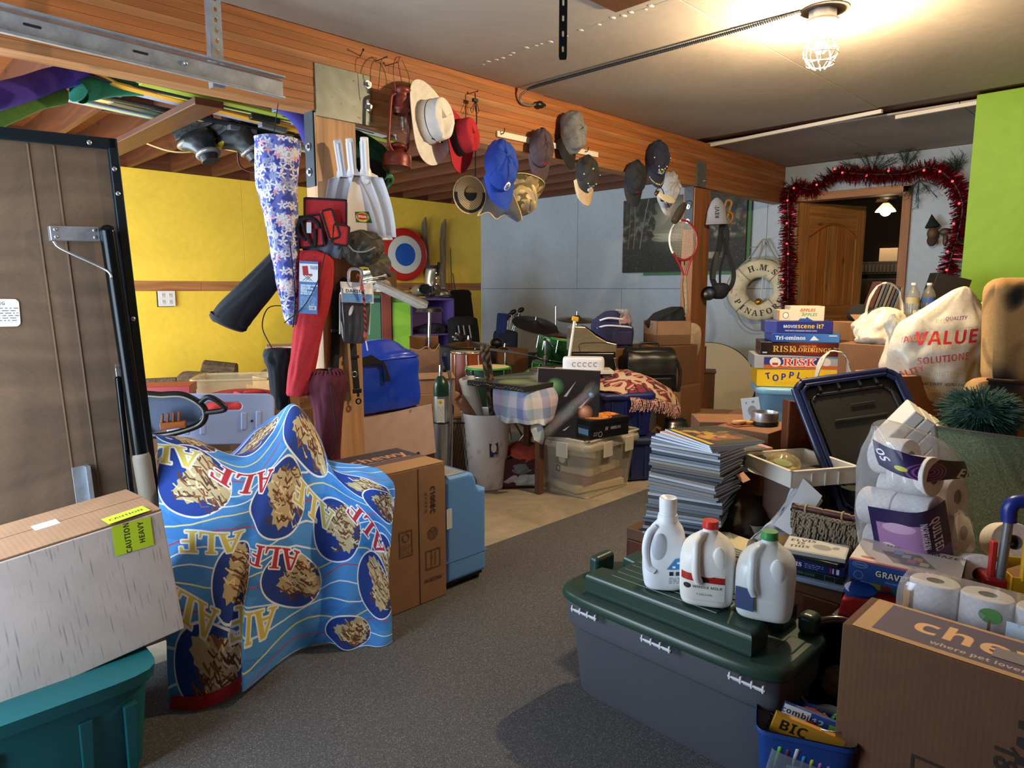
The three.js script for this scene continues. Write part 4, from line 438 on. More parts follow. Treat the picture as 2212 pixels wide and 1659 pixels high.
// ---------------------------------------------------------------- above the joists' ends: noodles, skis, masks
{
  const foam = (c) => denim(c);
  one('pool_noodle', 'purple foam pool noodle bending down under the joists at the left', 'pool noodle', tube([[0.5, 2.04, -3.34], [0.69, 2.17, -3.6], [0.83, 2.27, -3.77], [1.02, 2.37, -3.89], [1.25, 2.44, -3.96]], 0.05, 60, 16), foam('#4a38a8'));
  const n2 = thing('pool_noodle', 'lime green foam pool noodle below the purple one', 'pool noodle', [0, 0, 0]); pt('foam', tube([[0.51, 1.98, -3.46], [0.63, 2.07, -3.58], [0.74, 2.15, -3.7], [0.85, 2.21, -3.81]], 0.043, 50, 16), foam('#4f7d33'), n2); pt('end', mv(cyl(0.043, 0.043, 0.004), 0.85, 2.21, -3.81, 0, 42, 72), foam('#5d8a40'), n2);
  const n3 = thing('pool_noodle', 'teal green foam pool noodle with its cut end facing left', 'pool noodle'); pt('foam', tube([[0.93, 2.24, -3.81], [1.07, 2.31, -3.89], [1.24, 2.36, -3.95], [1.45, 2.4, -4.04]], 0.052, 40, 16), foam('#1f7a5c'), n3); pt('cut_end', mv(cyl(0.055, 0.055, 0.004), 0.93, 2.24, -3.81, 0, 30, 65), foam('#2b8a6a'), n3);
  one('pool_noodle', 'dark blue foam pool noodle behind the top of the flower print bag', 'pool noodle', tube([[1.55, 2.36, -3.6], [1.7, 2.32, -3.5], [1.85, 2.22, -3.44], [1.92, 2.08, -3.42]], 0.05, 40, 16), foam('#2a2470'));
  const pb = thing('support_board', 'long brown board slung under the joists carrying the skis', 'board', [1.43, 2.235, -4.75], [0, 0, 0]); pt('board', box(0.14, 0.035, 2.4, 0.004), vary(woodMid, '#86684c', 2), pb);
  const cols = ['#a9a8a4', '#20232a', '#8f9c34', '#2c2f36', '#c88f2e', '#8f98a8', '#15171b', '#c9a86a', '#3c4a3c', '#7e8898'];
  cols.forEach((c, i) => { const t = thing('ski', ['white ski lying nearest the beam on the board', 'black ski second from the beam on the board', 'bright yellow green ski among the stored skis', 'dark grey ski lying beside the yellow green one', 'orange wooden ski in the middle of the stored skis', 'pale grey ski right of the orange one', 'black ski fourth from the far edge of the stored skis', 'tan wooden ski third from the far edge', 'dark green ski second from the far edge', 'blue grey ski lying furthest from the beam'][i], 'ski', [1.72 + (i % 3) * 0.1, 2.272 + (i % 2) * 0.012, -3.5 - i * 0.095], [0, 4 - (i % 4) * 3, -3], 'skis stored under the joists'); pt('ski', join([mv(box(1.5, 0.014, 0.07, 0.005), 0, 0, 0), mv(box(0.16, 0.01, 0.066, 0.004), -0.8, 0.022, 0, 0, 0, -16)]), mat(c, 0.35), t); pt('binding', mv(box(0.16, 0.03, 0.05, 0.006), 0.1, -0.018, 0), i % 2 ? mBlackP : mat('#55595f', 0.5), t); if (i % 3 === 0) pt('stripe', mv(box(1.3, 0.002, 0.014, 0), 0, -0.008, 0.01), mat(['#22252c', '#d8d84a'][i % 2], 0.4), t); });
  const blade = (label, p, r, ac) => { const t = thing('roller_skate', label, 'skate', p, r); pt('boot', loft([[0, -0.06, 0.02, 0.04, 0.1], [0, -0.02, 0.02, 0.05, 0.12], [0, 0.03, -0.01, 0.045, 0.08], [0, 0.08, -0.03, 0.045, 0.06], [0, 0.14, -0.035, 0.04, 0.05]], { fold: 0.06 }), mBlackP, t); pt('cuff', mv(sc(tor(0.05, 0.014, 8, 24), 1, 1.15, 1), 0, 0.09, -0.035, 90), mat('#8b8d90', 0.3, { metalness: 0.6 }), t); pt('shell', mv(sc(sph(0.06, 18, 12), 0.8, 0.45, 1.2), 0, -0.02, 0.07), mat(ac, 0.3), t); pt('frame', mv(box(0.022, 0.04, 0.26, 0.006), 0, -0.085, 0.01), mat('#2b2d31', 0.4), t); for (let i = 0; i < 4; i++) pt('wheel', mv(cyl(0.034, 0.034, 0.022, 20), 0, -0.115, -0.09 + i * 0.068, 0, 0, 90), mat('#3c3a36', 0.4), t); pt('hub', mv(cyl(0.022, 0.022, 0.006, 18), 0.05, 0.03, -0.02, 0, 0, 90), mat('#d8d8d8', 0.25), t); pt('buckle', mv(box(0.012, 0.02, 0.06, 0.004), 0.05, 0.06, 0.02), mat('#e5d9b8', 0.3), t); return t; };
  blade('black inline skate with a silver cuff hanging lowest under the skis', [1.62, 2.17, -4.2], [160, 35, 10], '#6b6652'); blade('black inline skate with a yellow toe shell hanging under the skis', [1.8, 2.2, -4.1], [150, 40, -14], '#c8b41e'); blade('black inline skate with a yellow heel hanging right of the other two', [1.95, 2.2, -4.12], [200, 60, 10], '#d2bb22');
  const s = thing('leash_loop', 'thin dark red strap looping down below the skates', 'strap'); pt('strap', tube([[1.82, 2.37, -4.2], [1.85, 2.2, -4.22], [1.9, 2.08, -4.3], [2.0, 2.06, -4.25], [2.05, 2.2, -4.15], [2.06, 2.37, -4.15]], 0.006, 40), mat('#4a1a16', 0.8), s);
  for (const [i, a] of [[[2.35, 2.56, -6.2], [2.8, 2.5, -6.0], [3.1, 2.56, -5.9]], [[2.9, 2.55, -5.6], [3.2, 2.5, -5.4], [3.6, 2.56, -5.3]], [[2.0, 2.6, -6.6], [2.25, 2.5, -6.4], [2.6, 2.57, -6.4]]].entries()) one('loose_cable', ['pale cable looping between the joists furthest from the beam', 'pale cable looping between the joists above the yellow wall', 'pale cable drooping behind the leaning table'][i], 'cable', tube(a, 0.008, 40, 6), mat('#c9a46a', 0.7));
}
// ---------------------------------------------------------------- left foreground
{
  const t = thing('folding_table', 'brown folding table with a black steel rim stood on end, underside towards the camera', 'table', [0, 0, -2.6], [-1.2, 0, 2]);
  const bd = surf('#5f4b39', 0.9, (u, v) => 0.18 * per(u, v, 3, 20, 101) + 0.12 * per(u, v, 14, 3, 102) + 0.06 * per(u, v, 80, 80, 103), 0.85, { n: 512 });
  pt('tabletop', bx(0.04, 0.79, 0.01, 1.79, -0.02, 0, 0.003), bd, t); const rim = mat('#17232b', 0.4, { metalness: 0.5 });
  pt('rim', bx(0.03, 0.8, 1.765, 1.8, -0.03, 0.02, 0.004), rim, t); pt('rim', bx(0.775, 0.805, 0, 1.8, -0.03, 0.02, 0.004), rim, t); pt('rim', bx(0.03, 0.06, 0, 1.8, -0.03, 0.02, 0.004), rim, t);
  for (const [x, y] of [[0.72, 1.778], [0.785, 1.7], [0.787, 1.62], [0.3, 1.778], [0.787, 1.2]]) pt('rivet', mv(sc(sph(0.008, 10, 8), 1, 1, 0.5), x, y, 0.021), mSteel, t);
  for (const x of [0.55, 0.62, 0.18]) pt('seam', bx(x, x + 0.004, 0.02, 1.76, 0, 0.003), mat('#6d5844', 0.9), t);
  const st = mat('#0f1418', 0.22, { metalness: 0.6 }); pt('leg', caprod([0.735, 1.49, 0.045], [0.765, 0.08, 0.05], 0.025, 20), st, t); pt('leg', caprod([0.12, 1.49, 0.045], [0.12, 0.08, 0.05], 0.024, 20), st, t); pt('leg_sleeve', caprod([0.752, 0.72, 0.049], [0.768, 0.3, 0.05], 0.029, 20), mat('#7f776a', 0.7), t);
  pt('hinge_bracket', bx(0.575, 0.715, 1.462, 1.508, 0.0, 0.03, 0.003), mGalv, t); for (const [x, y] of [[0.59, 1.497], [0.59, 1.474], [0.7, 1.497], [0.7, 1.474]]) pt('rivet', mv(sc(sph(0.006, 8, 6), 1, 1, 0.5), x, y, 0.031), mSteel, t);
  pt('brace_wire', tube([[0.58, 1.46, 0.03], [0.6, 1.435, 0.035], [0.7, 1.375, 0.055], [0.72, 1.355, 0.065], [0.722, 1.34, 0.07]], 0.0042, 40, 8), mSteel, t);
  pt('brace_rod', caprod([0.715, 1.0, 0.03], [0.705, 0.1, 0.03], 0.0105, 12), st, t); pt('rod_end', [mv(box(0.012, 0.06, 0.004), 0.716, 1.02, 0.03), mv(cyl(0.008, 0.008, 0.03, 10), 0.725, 1.045, 0.035, 0, 0, 90)], mSteel, t);
  pt('catch', [bx(0.55, 0.585, 0.58, 0.72, 0, 0.004, 0.001), bx(0.585, 0.6, 0.58, 0.72, 0, 0.03, 0.001)], mGalv, t);
  print(t, 'warning_label', 0.2, 0.085, (x, w, h) => { x.fillStyle = '#e6e4df'; x.beginPath(); x.roundRect(0, 0, w, h, 14); x.fill(); txt(x, '⚠ WARNING', w * 0.62, h * 0.16, h * 0.17, '#333'); lines(x, 10, h * 0.32, w * 0.93, 7, h * 0.088, '#555', 2.5, 3); }, [0.37, 1.245, 0.004], [0, 0, -3]);
}
{ // white carton on the teal tote
  const t = thing('storage_tote', 'teal plastic tote with ribbed sides under the white carton', 'tote', [0.13, 0, -2.18], [0, 0, 0]); const tm = mat('#125e66', 0.42);
  pt('body', loft([[0, 0, 0, 0.375, 0.205, 9], [0, 0.004, 0, 0.385, 0.215, 9], [0, 0.15, 0, 0.4, 0.23, 9], [0, 0.27, 0, 0.41, 0.24, 9]], { n: 80, m: 12 }), tm, t); pt('rim', loft([[0, 0.265, 0, 0.425, 0.255, 9], [0, 0.3, 0, 0.43, 0.26, 9]], { n: 80, m: 3 }), tm, t);
  for (const x of [-0.33, -0.12, 0.04, 0.24, 0.345]) pt('rib', ext([[-0.012, 0], [0.012, 0], [0.016, 0.21], [-0.016, 0.21]], 0.02, 0.003), tm, t, [x, 0.01, 0.215], [5, 0, 0]);
  const b = thing('carton', 'white cardboard carton with a yellow green caution sticker on the teal tote', 'box', [0.26, 0.285, -2.19], [0, 1.5, 6]);
  pt('carton', bx(-0.4, 0.4, 0, 0.375, -0.15, 0.15, 0.004), mCartonWhite, b); pt('flap', mv(box(0.8, 0.006, 0.145, 0.002), 0, 0.381, 0.075, 2), mCarton, b); pt('flap', mv(box(0.8, 0.006, 0.145, 0.002), 0, 0.379, -0.077, -3), mCarton, b); pt('gap_tape', bx(-0.1, 0.1, 0.3815, 0.3825, -0.012, 0.006), mat('#3c4a80', 0.4), b); pt('clear_tape', bx(0.12, 0.18, 0.3855, 0.3865, -0.03, 0.02), mat('#c8d2dc', 0.15), b);
  print(b, 'caution_sticker', 0.1, 0.085, (x, w, h) => { fill(x, '#c5e52a', w, h); txt(x, 'CAUTION', w * 0.36, h * 0.5, h * 0.23, '#20251a', { rot: -90 }); txt(x, 'HEAVY', w * 0.72, h * 0.45, h * 0.24, '#20251a', { rot: -90 }); }, [0.315, 0.33, 0.1515], [0, 0, -3]); print(b, 'caution_sticker', 0.11, 0.055, (x, w, h) => { fill(x, '#c5e52a', w, h); txt(x, 'CAUTION', w * 0.5, h * 0.5, h * 0.36, '#20251a'); }, [0.315, 0.388, 0.125], [-88, 0, 4]); print(b, 'paper_label', 0.05, 0.03, (x, w, h) => { fill(x, '#e4dfe4', w, h); lines(x, 3, 6, w - 6, 3, 7, '#665a70', 2); }, [-0.1, 0.386, 0.12], [-90, 0, 0]);
}
{ // printed blanket thrown over cartons
  const rows = [
    [[0.86,0.74,-2.98],[0.97,0.72,-2.9],[1.09,0.64,-2.8],[1.26,0.72,-2.85],[1.4,0.78,-2.86],[1.45,0.66,-2.78],[1.4,0.635,-2.62],[1.42,0.64,-2.35],[1.46,0.635,-2.24]],
    [[0.821,0.781,-2.705],[0.931,0.758,-2.634],[1.057,0.692,-2.525],[1.22,0.757,-2.589],[1.342,0.835,-2.625],[1.388,0.73,-2.527],[1.36,0.61,-2.37],[1.39,0.605,-2.15],[1.455,0.6,-2.1]],
    [[0.767,0.639,-2.546],[0.861,0.629,-2.423],[0.961,0.597,-2.317],[1.088,0.6,-2.333],[1.209,0.617,-2.388],[1.297,0.565,-2.375],[1.34,0.53,-2.27],[1.39,0.5,-2.15],[1.45,0.43,-2.11]],
    [[0.719,0.473,-2.391],[0.8,0.481,-2.283],[0.88,0.466,-2.2],[0.99,0.435,-2.199],[1.109,0.397,-2.216],[1.228,0.359,-2.233],[1.299,0.352,-2.189],[1.37,0.327,-2.142],[1.424,0.249,-2.102]],
    [[0.687,0.301,-2.303],[0.753,0.319,-2.184],[0.825,0.305,-2.11],[0.936,0.273,-2.136],[1.091,0.216,-2.198],[1.2,0.18,-2.197],[1.272,0.176,-2.139],[1.342,0.149,-2.093],[1.407,0.118,-2.065]],
    [[0.641,0.014,-2.193],[0.713,0.02,-2.124],[0.806,0.05,-2.06],[0.876,0.05,-2.075],[1.093,0.035,-2.2],[1.185,0.035,-2.16],[1.239,0.014,-2.1],[1.31,0.014,-2.06],[1.381,0.014,-2.027]]];
  const draw = (x, W, H) => { fill(x, '#4a8fd6', W, H); x.fillStyle = 'rgba(40,110,190,.35)'; const q = rng(31); for (let i = 0; i < 60; i++) { x.beginPath(); x.ellipse(q() * W, q() * H, 40 + q() * 90, 14 + q() * 30, q() - 0.5, 0, 7); x.fill(); }
    for (let i = 0; i < 26; i++) { x.strokeStyle = ['#e8ecf2', '#e3dd9a', '#c2405a', '#dfe8f0'][i % 4]; x.lineWidth = i % 4 === 2 ? 4 : 5; x.beginPath(); for (let k = 0; k <= 20; k++) x.lineTo(k / 20 * W, -200 + i * 52 - k * 9 + 18 * Math.sin(k * 0.8 + i)); x.stroke(); }
    const fur = (cx, cy, rx, ry, a, s) => { const z = rng(s); x.save(); x.translate(cx, cy); x.rotate(a); x.fillStyle = '#1f3f92'; x.strokeStyle = '#eef1f6'; x.lineWidth = 6; x.beginPath(); x.ellipse(0, 0, rx, ry, 0, 0, 7); x.fill(); x.stroke(); x.beginPath(); x.ellipse(0, 0, rx, ry, 0, 0, 7); x.clip(); x.fillStyle = '#bfae84'; x.beginPath(); for (let k = 0; k < 40; k++) { const b = k / 40 * 6.283, r = 0.92 * (k % 2 ? 1 : 0.88) * (0.8 + 0.2 * Math.sin(b * 3 + s)); x.lineTo(rx * 0.25 + rx * r * Math.cos(b), -ry * 0.15 + ry * r * Math.sin(b)); } x.fill(); for (let k = 0; k < 70; k++) { x.strokeStyle = ['#6a3d2c', '#8a5a3c', '#e0d3aa', '#57392c'][k % 4]; x.lineWidth = 3 + z() * 4; const u = rx * (0.25 + (z() - 0.5) * 1.4), v = ry * (-0.15 + (z() - 0.5) * 1.4); x.beginPath(); x.moveTo(u, v); x.lineTo(u + 10 + z() * 18, v + 6 + z() * 16); x.lineTo(u + 22 + z() * 20, v + z() * 14); x.stroke(); } x.restore(); };
    [[90, 150, 90, 62, 0.2], [330, 120, 90, 60, -0.1], [640, 70, 90, 70, 0.1], [560, 250, 120, 70, 0.3], [860, 230, 110, 70, 0.3], [110, 330, 100, 110, 0.4], [420, 400, 120, 95, 0.1], [720, 480, 110, 90, -0.2], [980, 520, 70, 90, 0.1], [940, 300, 80, 60, 0.3], [500, 640, 110, 90, 0.1], [250, 640, 60, 110, 0.2], [930, 640, 100, 110, 0], [160, 830, 110, 70, 0.2], [760, 830, 110, 60, 0]].forEach((a, i) => fur(a[0], a[1], a[2] * 1.12, a[3] * 1.12, a[4], i + 3));
    [[270, 300, '#b8303e', 196], [600, 420, '#d3c25c', 200], [880, 440, '#b8303e', 214], [170, 520, '#d3c25c', 176], [420, 560, '#b8303e', 186], [90, 720, '#d3c25c', 200], [30, 250, '#d3c25c', 186], [330, 760, '#d3c25c', 180]].forEach(([a, b, c, r]) => txt(x, 'ALF', a, b, 92, c, { rot: r, stroke: '#eef1f6', lw: 10, font: 'serif', sx: 1.15 })); };
  const t = thing('fleece_blanket', 'bright blue printed fleece blanket with ovals and lettering draped over cartons', 'blanket');
  const tex = canvasTex(1024, 900, draw); const bump = dataTex(256, () => { const v = 110 + rn() * 140; return [v, v, v]; }, false); bump.repeat.set(4, 4);
  const m = new THREE.MeshStandardMaterial({ map: tex, roughness: 0.95, side: THREE.DoubleSide, bumpMap: bump, bumpScale: 0.0015 });
  const fold = (p, u, v) => { const k = Math.min(1, Math.max(0, v - 0.18) * 1.6), a = 0.016 * k * (Math.sin(u * 30 + v * 5) * 0.6 + nz(u * 6, v * 4, 3) * 1.3) - 0.05 * k * Math.exp(-Math.pow((u - 0.34 + 0.1 * v) / 0.035, 2)), b = 0.012 * nz(u * 9, v * 9, 7); return [p[0] - 0.7 * a, p[1] + b * (1 - k), p[2] + 0.7 * a]; };
  const g = net(rows, 120, 100, fold); { const uv = g.attributes.uv; for (let i = 0; i < uv.count; i++) uv.setY(i, 1 - uv.getY(i)); }
  pt('cloth', g, m, t);
  const hem = gridGeo(40, 3, (u, v) => { const p = along(rows[5], u * 0.24), q = fold(p, u * 0.24, 1); return [q[0] + 0.004 - 0.008 * v, 0.048 + q[1] * 0.9 - 0.046 * v - 0.006, q[2] + 0.012]; }); pt('hem', hem, denim('#a31f2c'), t, null, null, 'red hem');
  one('carton', 'brown carton mostly covered by the printed blanket', 'box', bx(1.0, 1.28, 0.012, 0.5, -2.78, -2.36, 0.004), mCarton);
}
{ // behind the blanket
  const t = thing('carton', 'open brown carton under the pale grey plastic panel', 'box', [1.22, 0, -3.12], [0, -22, 0]); pt('carton', [bx(-0.26, 0.26, 0, 0.62, 0.14, 0.145, 0.002), bx(-0.26, 0.26, 0, 0.62, -0.145, -0.14, 0.002), bx(-0.26, -0.255, 0, 0.62, -0.145, 0.145, 0.002), bx(0.255, 0.26, 0, 0.62, -0.145, 0.145, 0.002), bx(-0.26, 0.26, 0, 0.2, -0.14, 0.14)], mCarton, t);
  const h = thing('plastic_board', 'pale grey plastic panel with a slot handle and raised ribs behind the blanket', 'panel', [1.26, 0.725, -3.2], [-8, -32, -2]); const pm = mat('#a9b6d8', 0.45);
  const sh = shape(rrect(0.47, 0.24, 0.035), [rrect(0.16, 0.035, 0.0172, 5).map(([x, y]) => [x + 0.01, y + 0.06]).reverse()]); pt('panel', ext(sh, 0.022, 0.006), pm, h); for (const [x, y] of [[-0.15, -0.02], [-0.08, -0.02], [0.1, 0.0], [0.165, 0.005]]) pt('rib', mv(box(0.026, 0.085, 0.014, 0.01), x, y - 0.01, 0.011), pm, h); for (const [x, y] of [[-0.115, -0.045], [0.135, -0.01]]) pt('screw', mv(cyl(0.005, 0.005, 0.004, 12), x, y, 0.0125, 90), mIron, h);
  const s = thing('ice_scraper', 'black rimmed grey plastic scoop with a looped handle behind the table leg', 'scoop', [1.04, 0.8, -3.06], [10, -30, 8]); const o = [[-0.16, -0.07], [0.04, -0.07], [0.09, 0.0], [0.03, 0.075], [-0.06, 0.095], [-0.16, 0.1]]; pt('pan', ext(o, 0.012, 0.003), mat('#5f6f88', 0.4), s, [0, 0, -0.02]); pt('rim', tube(o.map(([x, y]) => [x, y, 0]), 0.014, 80, 8, true), mBlackP, s); pt('rim_edge', tube(o.map(([x, y]) => [x * 0.93, y * 0.93, 0.012]), 0.004, 80, 6, true), mat('#b5b0a0', 0.3), s); pt('handle', tube([[0.07, 0.03, 0], [0.12, 0.055, 0.01], [0.165, 0.02, 0.02], [0.17, -0.01, 0.02], [0.08, -0.015, 0.0]], 0.012, 40, 8), mBlackP, s); pt('ruler_block', [mv(box(0.1, 0.03, 0.03, 0.004), -0.04, -0.035, 0.03, 0, 0, -6), ...[0, 1, 2, 3].map((i) => mv(box(0.008, 0.04, 0.02, 0.002), -0.075 + i * 0.022, 0.0, 0.03, 0, 0, -16))], vary(woodMid, '#ffd9a0'), s);
  const rb = thing('gift_box', 'red cardboard box with white script lettering behind the scoop', 'box', [1.28, 0.6, -3.98], [0, -30, 0]); pt('box', bx(-0.13, 0.13, 0, 0.2, -0.1, 0.1, 0.003), mat('#8c1a22', 0.45), rb); pt('lid', bx(-0.135, 0.135, 0.165, 0.21, -0.105, 0.105, 0.003), mat('#a02029', 0.4), rb); print(rb, 'lettering', 0.2, 0.06, (x, w, h) => txt(x, 'Play & Nest', w / 2, h / 2, h * 0.6, '#e9c9c4', { style: 'italic', font: 'serif' }), [0.02, 0.13, 0.1065]);
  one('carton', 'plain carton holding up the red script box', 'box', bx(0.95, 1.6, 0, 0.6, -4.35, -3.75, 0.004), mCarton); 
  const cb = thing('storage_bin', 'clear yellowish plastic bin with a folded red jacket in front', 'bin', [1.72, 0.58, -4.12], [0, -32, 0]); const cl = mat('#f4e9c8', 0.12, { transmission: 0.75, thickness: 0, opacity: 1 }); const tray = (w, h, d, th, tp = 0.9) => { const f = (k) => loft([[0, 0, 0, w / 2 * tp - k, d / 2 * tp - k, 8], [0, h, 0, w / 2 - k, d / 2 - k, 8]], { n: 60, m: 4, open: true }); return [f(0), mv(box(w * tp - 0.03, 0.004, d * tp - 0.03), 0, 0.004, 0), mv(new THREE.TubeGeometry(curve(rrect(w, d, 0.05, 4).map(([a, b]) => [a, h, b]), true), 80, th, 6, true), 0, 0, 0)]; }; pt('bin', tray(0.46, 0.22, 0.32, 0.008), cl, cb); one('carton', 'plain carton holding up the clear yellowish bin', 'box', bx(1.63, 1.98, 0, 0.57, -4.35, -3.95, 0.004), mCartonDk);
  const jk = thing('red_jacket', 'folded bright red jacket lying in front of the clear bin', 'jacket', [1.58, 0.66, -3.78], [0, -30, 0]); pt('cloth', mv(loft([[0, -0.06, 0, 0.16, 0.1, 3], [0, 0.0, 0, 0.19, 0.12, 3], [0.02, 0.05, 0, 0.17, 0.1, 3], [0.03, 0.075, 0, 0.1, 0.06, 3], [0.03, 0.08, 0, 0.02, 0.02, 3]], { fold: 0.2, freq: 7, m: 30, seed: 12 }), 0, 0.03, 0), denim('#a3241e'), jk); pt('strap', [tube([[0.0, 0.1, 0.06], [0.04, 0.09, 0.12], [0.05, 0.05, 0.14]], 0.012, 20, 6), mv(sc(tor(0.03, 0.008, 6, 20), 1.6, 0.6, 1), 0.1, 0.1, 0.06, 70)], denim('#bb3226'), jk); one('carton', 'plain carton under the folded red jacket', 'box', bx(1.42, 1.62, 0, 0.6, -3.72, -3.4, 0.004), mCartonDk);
  // firewood and cartons by the yellow wall
  const bark = surf('#5b442e', 0.3, (u, v) => 0.4 * per(u, v, 4, 24, 105) + 0.2 * per(u, v, 30, 30, 106), 0.95), cut = surf('#a07c4e', 0.3, (u, v) => 0.2 * per(u, v, 20, 5, 107), 0.9);
  const log = (label, p, r, s) => { const t = thing('firewood_log', label, 'log', p, r, undefined); const o = []; for (let i = 0; i < 9; i++) { const a = i / 8 * Math.PI; o.push([s * 0.12 * Math.cos(a), s * 0.1 * Math.sin(a)]); } pt('bark', ext(o, 0.3, 0.006), bark, t); for (const z of [-0.151, 0.151]) pt('cut_face', mv(ext(o.map(([x, y]) => [x * 0.92, y * 0.92 + 0.004]), 0.004), 0, 0, z), cut, t); return t; };
  log('split firewood log lying left of the pale cut block', [2.4, 0.44, -6.6], [0, 30, 8], 1.2); log('big pale split log on top of the woodpile', [2.66, 0.48, -6.75], [8, 60, -6], 1.45); log('dark firewood log nearest the leaning table', [1.95, 0.46, -6.3], [0, 70, 0], 1.1); log('split log at the right end of the woodpile', [2.75, 0.52, -5.7], [0, 20, 20], 1.0); one('wooden_crate', 'rough wooden crate carrying the firewood logs', 'crate', [bx(1.7, 3.1, 0.02, 0.44, -7.0, -6.1, 0.006), bx(2.5, 3.1, 0.02, 0.5, -6.0, -5.5, 0.006)].slice(0, 1), woodMid); one('wooden_crate', 'small wooden crate right of the woodpile', 'crate', bx(2.55, 3.0, 0, 0.5, -5.9, -5.5, 0.006), woodMid);
  const c = thing('carton', 'tan carton with a white panel stacked behind the flower print bag', 'box', [2.35, 0.5, -4.75], [0, -25, 0]); pt('carton', bx(-0.12, 0.12, 0, 0.42, -0.12, 0.12, 0.004), mCarton, c); pt('white_panel', bx(-0.01, 0.119, 0.1, 0.415, 0.12, 0.124, 0.001), mat('#d8d2c4', 0.6), c); one('carton', 'low tan carton leaning against the one with a white panel', 'box', bx(2.08, 2.28, 0.5, 0.72, -4.7, -4.4, 0.004), mCarton); one('carton', 'large plain carton under the two stacked cartons by the woodpile', 'box', bx(2.05, 2.6, 0, 0.5, -4.95, -4.35, 0.004), mCartonDk);
}
{ // wall socket
  const t = thing('wall_outlet', 'white double outlet plate on the yellow wall', 'outlet', [2.53, 1.227, -7.7]); pt('plate', mv(box(0.17, 0.16, 0.008, 0.003), 0, 0, 0.02), mat('#d8cfc4', 0.5), t); pt('wall_box', bx(-0.09, 0.07, -0.085, 0.075, -0.01, 0.018), mIron, t); for (const x of [-0.035, 0.035]) for (const y of [-0.035, 0.035]) { const s = pt('socket', mv(box(0.034, 0.045, 0.006, 0.012), x, y, 0.024), mat('#c4bbb0', 0.5), t); for (const k of [-0.006, 0.006]) pt('slot', bx(x + k - 0.0015, x + k + 0.0015, y - 0.002, y + 0.012, 0.0265, 0.0275), mIron, s); }
}
